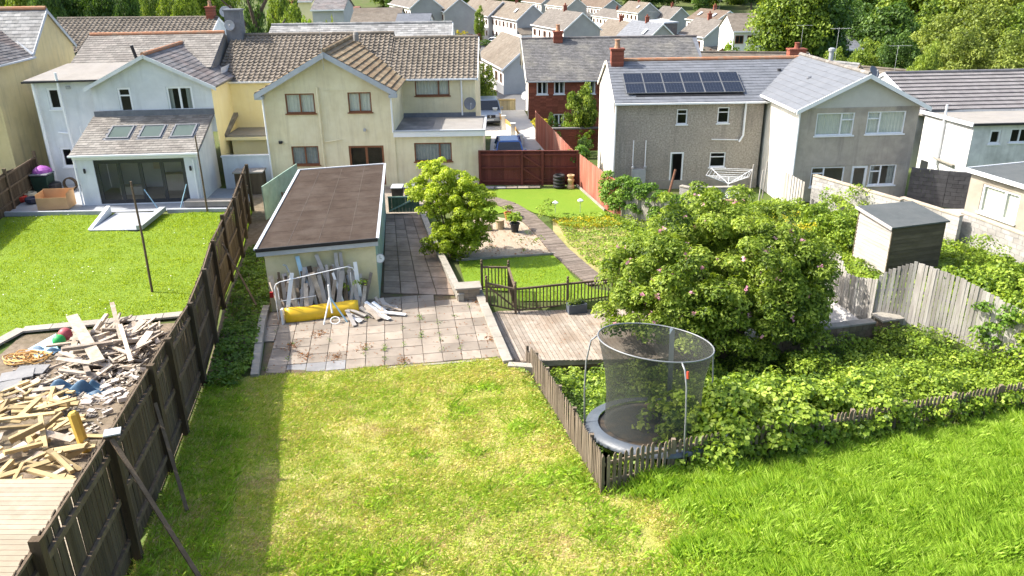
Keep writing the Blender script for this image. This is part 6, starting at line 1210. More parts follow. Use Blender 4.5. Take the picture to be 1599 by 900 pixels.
# low walls and washing dryer behind the shrub
t_=wallrun('shelter_wall','pale rendered block shelter wall in front of the open back door',[(8.6,39.3),(9.0,38.9),(11.3,38.9)],.2,-1.,.75,M_block,M_concrete,.45)
wallrun('stub_wall','short reddish brick stub wall in front of the shelter wall',[(9.3,36.9),(11.2,36.7)],.25,-1.,.75,pm('rust_brick',(.22,.13,.085),(.3,.19,.13),5,.95,.4,50,rnd=.2),None,.24)
wl_=thing('rotary_dryer',(11.0,39.9,-.9),'white rotary clothes dryer with folded arms near the back door','clothes dryer'); c_=Vector((11.2,40.,-.9)); MB().tube([c_,c_+UP*1.9],.025,8).build('pole',M_upvc,wl_)
for k in range(4):
    a=k*1.57+.5; e=c_+Vector((math.cos(a)*1.5,math.sin(a)*1.1,2.15)); MB().tube([c_+UP*1.55,e],.016,6).build('arm',M_upvc,wl_)
    e2=c_+Vector((math.cos(a+1.57)*1.5,math.sin(a+1.57)*1.1,2.15))
    for f in (.45,.6,.75,.9,1.): MB().tube([(c_+UP*1.55).lerp(e,f),(c_+UP*1.55).lerp(e2,f)],.009,4).build('line',M_upvc,wl_)
ar=thing('folding_airer',(10.8,38.0,-.9),'small folding white clothes airer leaning by the stub wall','clothes airer')
for i in range(8): MB().tube([(10.2+i*.12,37.9,.35+.05*i),(10.5+i*.12,37.5,.95)],.014,5).build('rung',M_upvc,ar)
MB().tube([(10.2,37.9,.35),(11.05,37.9,.7)],.018,5).tube([(10.5,37.5,.95),(11.35,37.5,.95)],.018,5).build('rail',M_upvc,ar)
tagp(MB().tube([(7.75,39.2,-.9),(8.35,39.6,1.55)],.06,8).build('rusty_post',pm('rust',(.16,.075,.045),(.22,.11,.07),6,.9,.3)),'leaning rusty brown post beside the open back door','post')
wd=thing('white_dividing_fence',(15.2,38.2,-.3),'short bleached board fence panel beside the grey gabled house','fence')
a_=PZ(1226,268,1.4); b_=PZ(1258,282,1.4)
for i in range(8):
    f=(i+.5)/8; linkmesh('board',cbm,M_wood_shedL if i<5 else M_wood_rail,wd,(a_.x+(b_.x-a_.x)*f,a_.y+(b_.y-a_.y)*f,-.4),(0,0,math.atan2(b_.y-a_.y,b_.x-a_.x)),(1.6,1,1.8-.1*f))
for x,y,h in ((13.0,40.5,1.5),(13.4,41.2,1.8),(12.6,40.9,1.7),(14.3,39.8,1.4)):
    tagp(MB().bar((x,y,-.9),(x+.1,y+.05,-.9+h+.6),.07,.05).build('garden_post',M_wood_grey),'thin grey garden stake standing before the shaded house wall','stake','stakes before the shaded house wall')
# ================================================================== neighbour's left fence
NF=thing('neighbour_fence',(-25.4,40,0),'dark panel fence between the yellow house and the white house patio','fence')
nf=[(-24.2,33.0),(-24.9,36.5),(-25.5,39.6),(-26.2,43.6)]
for p_,hd,i,f in along(nf,.16): linkmesh('board',bmd,M_wood_rail,NF,(p_.x,p_.y,-.05),(0,0,hd),(1.5,1.2,1.85+.1*math.sin(p_.y)+random.uniform(-.02,.02)))
for i in range(3):
    a,b=nf[i],nf[i+1]
    for zz in (.4,1.1,1.75): MB().bar((a[0]+.05,a[1],zz),(b[0]+.05,b[1],zz),.05,.09).build('rail',M_wood_rail,NF)
for x,y in nf: MB().box(x-.02,x+.12,y-.06,y+.06,0,2.1).build('post',M_wood_rail,NF)
# ================================================================== left garden: patio wall, steps, poles
sw=thing('sunken_steps',(-19,37,0),'grey paved sunken steps with white side walls cut into the neighbour lawn','steps')
MB().box(-19.75,-17.45,35.75,38.55,-.0,.035).build('landing',M_patiogrey,sw)
for a,b,h in (((-19.95,38.5),(-19.95,36.2),.0),((-19.95,35.75),(-18.7,35.55),0)): pass
wv_=[(-20.05,38.45),(-19.72,35.85)]; MB().add([(-20.1,38.45,0),(-19.92,38.45,0),(-19.92,38.45,.42),(-20.1,38.45,.42),(-19.85,35.85,0),(-19.67,35.85,0),(-19.67,35.85,.05),(-19.85,35.85,.05)],[(0,1,2,3),(4,7,6,5),(0,4,5,1),(1,5,6,2),(2,6,7,3),(3,7,4,0)]).build('side_wall',M_upvc,sw)
MB().slab([(-17.5,38.5,.12),(-17.2,38.5,.12),(-17.2,35.7,.05),(-17.5,35.7,.05)],.2).build('side_kerb',M_patiogrey,sw)
pe=thing('patio_edge_wall',(-22,38.5,0),'long low pale wall edging the white house patio','wall')
MB().box(-26.5,-20.1,38.45,38.62,-.05,.16).box(-17.2,-13.6,38.6,38.78,-.05,.14).build('coping',M_patiogrey,pe)
tagp(MB().box(-16.6,-14.2,39.3,39.9,.05,.32).build('bench_slab',M_feltlight,bevel=.01),'low pale slab bench on the patio by the folding doors','bench')
for (x,y,h,lx,lab) in ((-13.71,28.2,4.3,.05,'tall thin timber line pole standing in the middle of the neighbour lawn'),(-15.2,38.6,3.85,.02,'tall thin timber line pole beside the folding doors')):
    tagp(MB().tube([(x,y,-.1),(x+lx,y,h*.5),(x+lx*.6,y,h)],[.05,.045,.035],8).build('line_pole',M_wood_rail),lab,'pole')
sg=thing('swing_ropes',(-17,39.6,0),'pale blue swing rope frame before the folding doors','swing')
a_=PY(228,300,39.6); 
for p0,p1 in (((225,296),(246,325)),((291,288),(281,328))): A=PY(*p0,39.5); B=PY(*p1,39.3); MB().tube([A,B],.025,6).build('rope',M_bluepaint,sg)
# box, bins, bits
bx=PZ(82,328,.05); cbx=thing('cardboard_box',tuple(bx),'open brown cardboard box on the white house patio','box'); F=frame((bx.x,bx.y+.5,.05),6)
MB(F).box(-.75,.75,-.5,.5,0,.02).box(-.75,.75,-.5,-.485,.02,.62).box(-.75,.75,.485,.5,.02,.85).box(-.75,-.735,-.485,.485,.02,.8).box(.735,.75,-.485,.485,.02,.8).build('carton',M_cardboard,cbx)
MB(F).add([(.745,-.48,.8),(.745,.48,.8),(.95,.4,.95),(.95,-.4,1.0)],[(0,1,2,3)]).build('flap',M_cardboard,cbx)
gb=thing('wheelie_bin',tuple(PZ(66,305)),'dark green bin with purple bag on top beside the dark panel fence','bin'); p_=PZ(66,305); x,y=p_.x,p_.y+.4
MB().add([(x-.38,y-.35,0),(x+.38,y-.35,0),(x+.38,y+.35,0),(x-.38,y+.35,0),(x-.45,y-.42,1.0),(x+.45,y-.42,1.0),(x+.45,y+.42,1.05),(x-.45,y+.42,1.05)],[(3,2,1,0),(4,5,6,7),(0,1,5,4),(1,2,6,5),(2,3,7,6),(3,0,4,7)]).build('body',pm('dark_green_plastic',(.012,.03,.022),(.02,.045,.033),3,.5),gb,bevel=.03); MB().box(x-.47,x+.47,y-.44,y+.46,1.05,1.12).build('lid',M_lead,gb,bevel=.02)
tagp(MB().lathe((x-.1,y+.3,1.12),[(.5,0),(.45,.15),(.3,.26),(.1,.33),(.02,.36)],12).build('purple_bag',pm('purple_plastic',(.30,.08,.34),(.38,.12,.42),3,.5,.4,8)),'crumpled purple bag lying on the dark green bin','bag')
p_=PZ(84,303); tagp(MB().lathe((p_.x,p_.y+.2,0),[(.3,0),(.36,.3),(.38,.5),(.36,.56),(.2,.6)],14).build('black_tub',M_black),'black plastic tub beside the dark green bin','tub')
p_=PZ(30,318); 
for i,(px_,py_,m_,lab) in enumerate(((32,316,'red_plastic','red plastic toy heap by the dark panel fence'),(52,318,'navy_plastic','dark navy crate by the cardboard box'),(48,310,'beige_pot','small beige pot by the dark green bin'))):
    q_=PZ(px_,py_); mt=pm(m_,*{'red_plastic':((.4,.03,.02),(.45,.05,.03)),'navy_plastic':((.03,.035,.06),(.05,.055,.09)),'beige_pot':((.4,.36,.26),(.46,.42,.32))}[m_],3,.5)
    tagp(MB().lathe((q_.x,q_.y,0),[(.22,0),(.34,.12),(.36,.3),(.28,.34),(.24,.2)],10).build('garden_tub',mt),lab,'tub')
p_=PZ(113,297); hr=thing('hose_reel',tuple(p_),'coiled grey hose reel against the white house wall','hose'); 
for r in range(4): MB().tube([(p_.x+.34*math.cos(a),p_.y-.05*r,.36+.34*math.sin(a)) for a in np.linspace(0,6.28,17)],.04,6).build('coil',M_wood_rail,hr)
# ------------------------------------------------------------------ edging slabs round the debris yard
eb=thing('slab_edging',(-14,25,0),'row of grey slabs edging the neighbour lawn','edging')
ep=[(-17.9,20.0),(-16.75,24.75),(-11.0,26.0)]
ebm=MB().box(-.44,.44,-.21,.21,0,.07).mesh('edging_slab')
for p_,hd,i,f in along(ep,.9): linkmesh('edging_slab',ebm,pm('grey_edging',(.27,.25,.22),(.34,.31,.27),4,.95,.4,60,rnd=.12),eb,(p_.x,p_.y,g(p_.x,p_.y)+.05),(0,0,hd),None)
# neighbour deck
ND=thing('neighbour_deck',(-9.5,12.5,1.7),'pale new timber deck beside the heap of pine offcuts','deck'); dbm2=MB().box(-1.9,1.9,-.068,.068,-.03,0).mesh('deck_board')
dA=PG(0,778); dB=PG(150,770)
for i in range(66):
    y=13.95-i*.145; xr=fx(y)-.15; xl=xr-5.8; c=((xl+xr)/2,y); linkmesh('deck_board',dbm2,M_deck_new,ND,(c[0],c[1]+.0,1.62),(0,0,-.02),(1.5,1,1))
MB().box(-12.,fx(14)-.15,14.02,14.07,1.2,1.6).build('fascia_board',M_wood_new,ND)
# ------------------------------------------------------------------ heaps of timber: every piece its own thing
tms=[]
for L_,w_,t_ in ((1.,.14,.045),(1.,.1,.1),(1.,.2,.03),(1.,.09,.05)):
    b=bmesh.new(); bmesh.ops.create_cube(b,size=1); bmesh.ops.scale(b,vec=(L_,w_,t_),verts=b.verts); bmesh.ops.bevel(b,geom=b.edges[:],offset=.004,segments=1,affect='EDGES'); me=bpy.data.meshes.new('timber'); b.to_mesh(me); b.free(); tms.append(me)
def heap(name,poly,n,hmax,mat,lmin,lmax,label,group,peak=None,tilt=.3,cat='timber'):
    cx=sum(p[0] for p in poly)/len(poly); cy=sum(p[1] for p in poly)/len(poly); pk=peak or (cx,cy); rad=max(math.hypot(p[0]-cx,p[1]-cy) for p in poly)
    q=scatter(poly,n)
    for i,(x,y) in enumerate(q):
        k=max(0,1-math.hypot(x-pk[0],y-pk[1])/rad); z=g(x,y)+.05+hmax*k*((i+.5)/n)
        o=linkmesh(name,tms[random.randrange(4)],None,None,(x,y,z),(random.uniform(-tilt,tilt)*.5,random.uniform(-tilt,tilt),random.uniform(0,3.14)),(random.uniform(lmin,lmax)*random.choice((.6,1,1,1.15)),random.uniform(.7,1.5),random.uniform(.7,1.6)))
        if not o.data.materials: o.data.materials.append(mat)
        o.material_slots[0].link='OBJECT'; o.material_slots[0].material=mat if not (mat is M_wood_new and i%7==0) else M_wood_old; tagp(o,label,cat,group)
random.seed(5)
A=lambda x,y: tuple(PG(x,y)[:2])
heap('timber_offcut',[A(-30,640),A(20,600),A(110,615),A(140,690),A(115,755),A(40,775),A(-40,740)],92,.55,M_wood_new,.5,1.25,'pale new pine offcut in the loose heap beside the new deck','new pine offcuts')
heap('weathered_timber',[A(100,545),A(165,512),A(240,520),A(235,560),A(190,600),A(120,600)],78,.75,M_wood_old,.6,1.9,'weathered pale timber in the rubble heap against the boundary fence','weathered timbers in the rubble heap',tilt=.35)
heap('broken_slab_piece',[A(150,600),A(205,570),A(225,545),A(205,620),A(160,660),A(125,640)],30,.12,pm('rubble_pale',(.46,.41,.36),(.56,.51,.46),4,.9,.3,60,rnd=.2),.15,.4,'small pale piece of rubble lying along the boundary fence','rubble along the fence',tilt=.2,cat='rubble')
heap('loose_plank',[A(30,610),A(80,590),A(90,620),A(60,650)],7,.1,M_wood_old,.7,1.2,'loose plank between blue tarpaulin and pine offcuts','loose planks by the tarpaulin',tilt=.1)
def chips(name,poly,n,mat,label,h=.25,lo=.05,hi=.22):
    q=scatter(poly,n); mb=MB(); cx=sum(p[0] for p in poly)/len(poly); cy=sum(p[1] for p in poly)/len(poly)
    for x,y in q:
        L=random.uniform(lo,hi); a=random.uniform(0,3.14); k=max(0,1-math.hypot(x-cx,y-cy)/2.2); z=g(x,y)+random.uniform(.01,.04+h*k); d=Vector((math.cos(a)*L,math.sin(a)*L,random.uniform(-.3,.3)*L)); c=Vector((x,y,z)); mb.bar(c-d,c+d,random.uniform(.02,.07),random.uniform(.01,.04),t=random.random())
    o=mb.build(name,mat); return tagp(o,label,'debris',None,'stuff')
chips('timber_scraps',[A(85,560),A(165,508),A(250,505),A(235,560),A(190,625),A(110,640)],620,pm('scrap_wood',(.20,.16,.12),(.52,.46,.38),3,.9,.2,40,tint=.5),'splintered scraps of timber and rubble under the heap',.5)
chips('yard_grit',[A(20,560),A(120,570),A(190,600),A(150,680),A(60,640),A(0,620)],500,pm('grit',(.16,.14,.12),(.40,.36,.31),3,.95,.2,40,tint=.4),'broken grit and splinters strewn over the debris yard',.05,.02,.09)
# large pieces that stand out in the heap
for (a,b,w_,h_,lab) in (((120,525),(160,590),.35,.06,'wide weathered board lying on top of the rubble heap'),((182,505),(195,555),.14,.1,'pale square timber end sticking up out of the rubble heap'),((105,580),(190,558),.16,.1,'long pale beam lying across the rubble heap'),((195,540),(210,590),.12,.06,'narrow pale plank leaning over the rubble heap')):
    P_=PG(*a); Q_=PG(*b); tagp(MB().bar(P_+UP*.75,Q_+UP*.55,w_,h_).build('timber_beam',M_wood_old),lab,'timber')
p_=PG(135,705); tagp(MB().tube([(p_.x,p_.y,p_.z-.1),(p_.x-.12,p_.y+.05,p_.z+1.0),(p_.x-.13,p_.y+.05,p_.z+1.05)],[.12,.12,.08],6).build('yellow_post',pm('yellow_stained_timber',(.55,.36,.06),(.62,.42,.09),4,.7,.15)),'stout yellow stained timber post with chamfered top among the offcuts','post')
for (a,b,c,d,lab,mt) in ((A(40,550),A(88,524),A(92,548),A(58,562),'pale blue foam play mat at the corner of the debris yard',pm('pale_blue_foam',(.33,.52,.68),(.4,.58,.72),3,.7)),(A(92,556),A(122,530),A(140,548),A(110,566),'pale grey blue foam mat beside the two balls',pm('grey_blue_foam',(.45,.55,.62),(.5,.6,.66),3,.7))):
    tagp(MB().prism([a,b,c,d][::-1],.0+.03,.06).build('foam_mat',mt),lab,'mat')
for px_,py_,c,lab,r in ((95,540,(.03,.35,.09),'green ball lying beside the pale blue foam mat',.2),(105,531,(.42,.09,.11),'dusky red ball lying beside the green ball',.22)):
    q_=PZ(px_,py_+3); tagp(MB().lathe((q_.x,q_.y,.06),[(r*math.sin(a),r-r*math.cos(a)) for a in np.linspace(.05,3.09,12)],16).build('ball',pm('ball_%d'%px_,c,c,3,.5),smooth=True),lab,'ball')
# cables
def coil(px_,py_,n,r,mat,lab,sq=1.,th=.022):
    q_=PG(px_,py_); pts=[]; random.seed(px_)
    for i in range(n*14):
        a=i*2*math.pi/14; rr=r*(.65+.35*math.sin(i*.37)+random.uniform(-.08,.08)); pts.append((q_.x+rr*1.5*math.cos(a)+.12*math.sin(i*.11),q_.y+rr*math.sin(a),q_.z+.06+.015*(i%9)))
    return tagp(MB().tube(pts,th,5).build('cable_coil',mat),lab,'cable')
coil(45,563,8,.45,pm('orange_cable',(.52,.30,.09),(.6,.36,.13),4,.6),'tangled orange cable in the debris yard'); 
def cloth(name,px_,py_,sx,sy,mat,lab,h=.22,seed=3):
    q_=PG(px_,py_); n=26; V=np.zeros((n,n,3)); gxs=np.linspace(-1,1,n)
    for i,a in enumerate(gxs):
        for j,b in enumerate(gxs):
            e=1+.25*math.sin(3*a+seed)+.2*math.cos(4*b); x=q_.x+a*sx*e; y=q_.y+b*sy*e
            V[i,j]=(x,y,g(x,y)+.04+h*(.5+.5*math.sin(5*a+2*math.sin(3*b+seed)))*(.5+.5*math.cos(6*b+3*a))*(1-max(abs(a),abs(b))**4))
    ix=np.arange(n*n).reshape(n,n); f=np.stack([ix[:-1,:-1],ix[1:,:-1],ix[1:,1:],ix[:-1,1:]],-1).reshape(-1,4)
    return tagp(linkmesh(name,npmesh(name,V.reshape(-1,3),faces4=f,smooth=True),mat),lab,'tarpaulin')
M_tarp=pm('blue_tarp',(.035,.085,.15),(.06,.13,.21),6,.55,.3,20)
cloth('blue_tarpaulin',125,613,.85,.45,M_tarp,'crumpled dark blue tarpaulin between rubble heap and pine offcuts',.4); cloth('blue_tarpaulin',72,548,.4,.3,M_tarp,'scrap of blue tarpaulin under the orange cable',.15,5)
for px_,py_,yw,lab in ((28,590,.4,'dark grey slab lying flat below the orange cable'),(8,608,.5,'dark grey slab lying at the edge of the debris yard'),(50,582,.1,'small dark grey slab leaning near the orange cable')):
    q_=PG(px_,py_); tagp(MB(frame(q_+UP*.06,math.degrees(yw))).box(-.45,.45,-.3,.3,0,.05).build('loose_slab',M_slabdark,bevel=.006),lab,'slab')
# ------------------------------------------------------------------ scrap leaning on the garage front
gN=Vector((gu_.y,-gu_.x))
def gp(s,d,z): p=gFL+gu_*s+gN*d; return Vector((p.x,p.y,z))
bf=thing('metal_bedstead',tuple(gp(1.2,.7,0)),'white tubular bed frame leaning against the garage front','bed frame')
MB().tube([gp(.25,.95,.02),gp(.25,.9,1.2),gp(.3,.88,1.33),gp(.45,.85,1.4),gp(2.75,.6,1.62),gp(2.95,.6,1.55),gp(3.0,.6,1.4),gp(3.0,.7,.05)],.016,8).build('hoop',M_upvc,bf)
MB().tube([gp(.36,.92,.02),gp(.36,.88,1.2)],.014,6).tube([gp(2.85,.66,.05),gp(2.85,.6,1.4)],.014,6).tube([gp(.3,.9,.7),gp(1.6,.85,.75)],.012,6).build('bar',M_upvc,bf)
random.seed(9)
for i in range(110):
    s=.42+2.85*random.random(); L=random.uniform(.75,1.7); d=random.uniform(.6,1.2); ln=random.choice((-1,1))*random.uniform(.0,.4)
    tagp(MB().bar(gp(s,d,.03),gp(s+ln,random.uniform(.1,d*.7),min(1.75,L)),random.uniform(.08,.17),random.uniform(.02,.05),up=(gN.x,gN.y,0)).build('leaning_plank',(M_wood_old,M_wood_shedL,M_wood_grey,M_wood_shedL,M_wood_picket,M_wood_old,M_wood_rail,M_upvc)[i%8]),'weathered plank leaning in the scrap stack against the garage','plank','planks leaning on the garage')
for i in range(34):
    s=2.75+random.uniform(-.2,1.15); d=random.uniform(.45,1.5); a=random.uniform(.1,1.2); L=random.uniform(.5,1.1)
    tagp(MB().bar(gp(s,d,.04+random.uniform(0,.4)),gp(s+math.sin(a)*L,d+math.cos(a)*L*.8,.03+random.uniform(0,.08)),random.uniform(.09,.17),.03).build('fallen_board',(M_wood_shedL,M_wood_old,M_upvc,M_wood_grey)[i%4]),'pale board fallen on the patio beside the scrap stack','board','boards fallen by the garage')
for s0,s1,w_,mt,lab in ((1.32,1.1,.14,M_bluepaint,'pale blue painted board standing tall in the scrap stack'),(2.2,1.75,.13,M_wood_shedL,'tall bleached board leaning aslant in the scrap stack'),(2.42,2.42,.13,M_wood_grey,'tall grey board standing upright in the scrap stack'),(2.62,2.58,.12,M_wood_shedL,'tall bleached board standing upright in the scrap stack')):
    tagp(MB().bar(gp(s0,.65,.6),gp(s1,.1,2.0),w_,.03,up=(gN.x,gN.y,0)).build('tall_board',mt),lab,'board')
ys=thing('yellow_slide',tuple(gp(1.5,1.1,0)),'yellow plastic slide section lying on the patio before the scrap stack','slide')
mb=MB(); n=12; pr=[(1.15,.03),(1.2,.2),(1.1,.38),(1.0,.47),(.95,.5),(.9,.47),(.95,.36),(1.02,.2),(1.0,.1)]
vs_=[]
for i in range(n+1):
    s=.5+2.5*i/n
    for d,z in pr: vs_.append(gp(s,d+.04*math.sin(i*.5)+.1,z*(1+.03*math.sin(i*1.3))))
k=len(pr); fs=[(i*k+j,i*k+j+1,(i+1)*k+j+1,(i+1)*k+j) for i in range(n) for j in range(k-1)]+[tuple(range(k)),tuple(n*k+j for j in range(k))]
mb.add(vs_,fs).build('chute',M_yellowplastic,ys,smooth=True); MB().bar(gp(.42,1.28,.02),gp(.42,1.22,.55),.22,.06).build('end_plate',M_upvc,ys)
st=thing('swing_stand',tuple(gp(2.1,1.3,0)),'pale blue three legged metal stand before the yellow slide','stand'); ap_=gp(2.05,1.35,.85)
MB().tube([ap_,gp(1.75,1.75,.0)],.03,6).build('leg',M_upvc,st); MB().tube([ap_,gp(2.55,1.75,.02)],.03,6).build('leg',M_bluepaint,st); MB().tube([ap_+UP*.45,ap_,gp(2.08,1.6,.35)],.035,6).build('leg',M_upvc,st)
q_=gp(2.15,1.75,.12); tagp(MB().tube([(q_.x+.16*math.cos(a),q_.y+.08*math.sin(a),.13+.1*math.sin(a)) for a in np.linspace(0,6.28,17)],.02,6).build('metal_ring',M_upvc),'small pale metal ring standing below the blue stand','ring')
MB().tube([gp(.78,.3,1.5),gp(.7,.25,1.75),gp(.6,.28,1.8)],.035,6).build('hook_bar',M_galv,bf)
tagp(MB(frame(gp(.12,.7,.9),0)).box(-.06,.06,-.04,.04,-.1,.1).build('red_lamp',pm('red_lens',(.3,.02,.02),(.35,.03,.03),3,.3)),'small red trailer lamp hung at one end of the scrap stack','lamp')
# things behind the garage on the left
gbd=thing('green_board',(-11.3,38.6,0),'tall pale green peeling board standing by the boundary fence','board'); MB().slab([(-11.75,36.9,.05),(-11.15,41.2,.05),(-11.15,41.2,1.75),(-11.75,36.9,1.7)],.05).build('panel',M_greenpaint,gbd)
cr_=thing('pallet',(-10.9,38.4,0),'dark slatted pallet leaning on the green board','pallet')
for i in range(6): MB().bar((-11.2+i*.13,38.2,.05),(-11.35+i*.13,38.6,.95),.09,.02,up=(0,1,0)).build('slat',M_wood_rail,cr_)
tagp(MB().box(-10.2,-9.2,40.2,41.2,.01,.06).build('stone_flag',M_slab),'pale flagstone in the yard behind the garage','slab')
# ------------------------------------------------------------------ back garden ornaments
def pot(x,y,r,h,mat,lab,leafm,lr,nleaf=.3,z=0):
    t=thing('plant_pot',(x,y,z),lab,'pot plant'); MB().lathe((x,y,z),[(r*.7,0),(r*.95,h*.85),(r*1.08,h*.86),(r*1.08,h),(r*.9,h),(r*.85,h*.8)],14).build('pot',mat,t)
    cl=[((x+random.uniform(-lr,lr)*.6,y+random.uniform(-lr,lr)*.6,z+h+lr*.5+random.uniform(-.1,.25)*lr),lr*.5) for _ in range(7)]; C,N,T=blob_leaves(cl,1500,.1); linkmesh('foliage',leaves_mesh('pot_leaves',C-np.array((x,y,z)),N,lr*.35,T,.5),leafm,t,(x,y,z)); return t
p_=PZ(794,343); pot(p_.x,p_.y,.2,.36,pm('terracotta_pot',(.46,.15,.05),(.52,.19,.07),4,.85),'terracotta pot of green leaves beside the board path',LM_mid,.28)
p_=PZ(804,362); pot(p_.x,p_.y,.22,.42,M_black,'black pot with spreading yellow green plant beside the board path',LM_lime,.42)
p_=PZ(781,357); tagp(MB().lathe((p_.x,p_.y,0),[(.2,0),(.19,.2),(.2,.42),(.02,.44)],12).build('log_stump',pm('cut_log',(.35,.26,.16),(.44,.34,.22),7,.9,.3)),'upright cut log standing on the pale gravel','log')
p_=PZ(755,360); tagp(MB(frame((p_.x,p_.y,0),5)).box(-.42,.42,-.12,.12,0,.28).build('log_block',pm('grey_log',(.25,.2,.15),(.33,.27,.2),6,.9,.3),bevel=.03),'long grey timber block beside the lime shrub on the gravel','log')
p_=PZ(806,340); tagp(MB().lathe((p_.x,p_.y,0),[(.16,0),(.2,.18),(.22,.22),(.02,.25)],12).build('pale_stone',M_concrete),'pale round stone beside the terracotta pot','stone')
for (px_,py_,h) in ((906,332,.5),(867,333,.42)):
    p_=PZ(px_,py_); t_=thing('garden_light',tuple(p_),'white flower shaped garden ornament on a stem at the edge of the artificial lawn','ornament','flower ornaments'); MB().tube([p_,p_+UP*h],.012,6).build('stem',M_gutter,t_); MB().lathe(tuple(p_+UP*h),[(.03,0),(.13,.06),(.15,.12),(.08,.17),(.02,.2)],10).build('head',M_upvc,t_)
MB().bar((-2.3,31.05,.03),(1.85,31.65,.03),.06,.09).build('timber_edge',M_concrete,thing('bed_edging',(0,31.3,0),'thin pale edging strip between gravel bed and small lawn','edging'))
# ------------------------------------------------------------------ trampoline
cT=PZ(1019,662,1.72); TX=Matrix.Translation(cT)@Matrix.Rotation(R_(-7),4,'X'); r=1.5
TR=thing('trampoline',(cT.x,cT.y,g(cT.x,cT.y)),'round trampoline with tall dark safety net and grey padded rim in the picket corner','trampoline')
N_=48; mb=MB(TX); ring=[(math.cos(2*math.pi*i/N_),math.sin(2*math.pi*i/N_)) for i in range(N_)]
v=[(x*(r+.02),y*(r+.02),.0) for x,y in ring]+[(x*(r-.26),y*(r-.26),.035) for x,y in ring]+[(x*(r+.03),y*(r+.03),-.09) for x,y in ring]
mb.add(v,[(i,(i+1)%N_,N_+(i+1)%N_,N_+i) for i in range(N_)]+[(2*N_+i,2*N_+(i+1)%N_,(i+1)%N_,i) for i in range(N_)]).build('pad',pm('grey_blue_pad',(.055,.068,.085),(.085,.10,.12),4,.45,.3,14,spec=.4),TR,smooth=True)
mb=MB(TX); mb.add([(x*(r-.24),y*(r-.24),-.02) for x,y in ring],[tuple(range(N_))]).build('jumping_mat',pm('black_mat',(.016,.017,.018),(.025,.026,.026),8,.85,.2,100,c3=(.10,.07,.04),lscale=2.2,lamt=.8),TR)
MB(TX).tube([(x*r,y*r,-.06) for x,y in ring]+[(ring[0][0]*r,ring[0][1]*r,-.06)],.025,8).build('frame_ring',M_galv,TR)
M_poles=pm('dull_steel_tube',(.20,.21,.22),(.27,.28,.29),5,.5,0,metal=.3); rt=1.27; zt_=1.98; tilt=-.13
top=[(x*rt,y*rt,zt_+tilt*x) for x,y in ring]; MB(TX).tube(top+[top[0]],.017,8).build('top_hoop',M_poles,TR,smooth=True)
nm_=bpy.data.materials.new('safety_net'); nm_.use_nodes=True; nn=nm_.node_tree.nodes; ll=nm_.node_tree.links; bs=nn['Principled BSDF']; bs.inputs['Base Color'].default_value=(.03,.034,.03,1); bs.inputs['Roughness'].default_value=.8; tr_=nn.new('ShaderNodeBsdfTransparent'); ms_=nn.new('ShaderNodeMixShader'); ms_.inputs[0].default_value=.38; ll.new(bs.outputs[0],ms_.inputs[1]); ll.new(tr_.outputs[0],ms_.inputs[2]); ll.new(ms_.outputs[0],nn['Material Output'].inputs[0])
mb=MB(TX); lv=9; v=[]
for k in range(lv+1):
    f=k/lv; rr=(r-.40)*(1-f)+rt*f-.10*math.sin(math.pi*f)
    for i,(x,y) in enumerate(ring): e=1+.012*math.sin(i*math.pi/4)*math.sin(math.pi*f); v.append((x*rr*e,y*rr*e,.02*(1-f)+(zt_+tilt*x)*f))
mb.add(v,[(k*N_+i,k*N_+(i+1)%N_,(k+1)*N_+(i+1)%N_,(k+1)*N_+i) for k in range(lv) for i in range(N_)]).build('safety_net',nm_,TR,smooth=True)
for a in (175,285,65,20):
    c,s=math.cos(R_(a)),math.sin(R_(a)); pl_=[(c*(r+.04),s*(r+.04),-.75),(c*(r+.05),s*(r+.05),.9),(c*(r+.02),s*(r+.02),1.5),(c*(r-.08),s*(r-.08),zt_-.12+tilt*c),(c*rt,s*rt,zt_+tilt*c)]
    MB(TX).tube(pl_,.019,8).build('pole',M_poles,TR,smooth=True)
for a in (285,):
    c,s=math.cos(R_(a)),math.sin(R_(a)); MB(TX).tube([(c*(r+.06),s*(r+.06),1.15+.55),(c*(r+.045),s*(r+.045),1.15+.7)],.027,8).build('red_tape',pm('red_tape_plastic',(.42,.06,.03),(.5,.08,.04),3,.5),TR)
c,s=math.cos(R_(62)),math.sin(R_(62)); MB(TX).add([(c*rt*.99-.06,s*rt*.985,.1),(c*rt*.99+.06,s*rt*.985,.1),(c*rt*.98+.07,s*rt*.985,zt_+tilt*c),(c*rt*.98-.05,s*rt*.985,zt_+tilt*c)],[(0,1,2,3)]).build('entrance_strip',M_upvc,TR)
MB(TX).tube([(c*.8+.9,-1.2,.0),(c*.8+1.05,-1.05,.28),(c*.8+1.25,-1.0,.22),(c*.8+1.22,-.95,-.4)],.022,6).build('ladder_tube',M_galv,TR)
# ================================================================== plants
def mound(name,label,cat,clumps,per,leaf,mat,asp=.55,kind=None,loc=None,stem=None,jit=.6,extra=None,group=None):
    C,N,T=blob_leaves(clumps,per,leaf); loc=loc if loc is not None else C.mean(0)
    me=leaves_mesh(name,C-np.array(loc),N,leaf,T,asp,.25,jit)
    if kind=='stuff': o=linkmesh(name,me,mat,None,tuple(loc)); return tagp(o,label,cat,None,'stuff')
    t=thing(name,tuple(loc),label,cat,group); linkmesh('foliage',me,mat,t,tuple(loc)); return t
LM_rhodo=leafmat('leaf_rhododendron',[(.035,.07,.008),(.13,.205,.02),(.26,.355,.042),(.42,.52,.10)],.5,.42,.28)
LM_bramble=leafmat('leaf_bramble',[(.05,.10,.010),(.15,.245,.02),(.28,.39,.036),(.42,.53,.085)],.5,.35)
LM_ivy=leafmat('leaf_ivy',[(.03,.08,.010),(.09,.19,.018),(.17,.30,.033),(.27,.40,.065)])
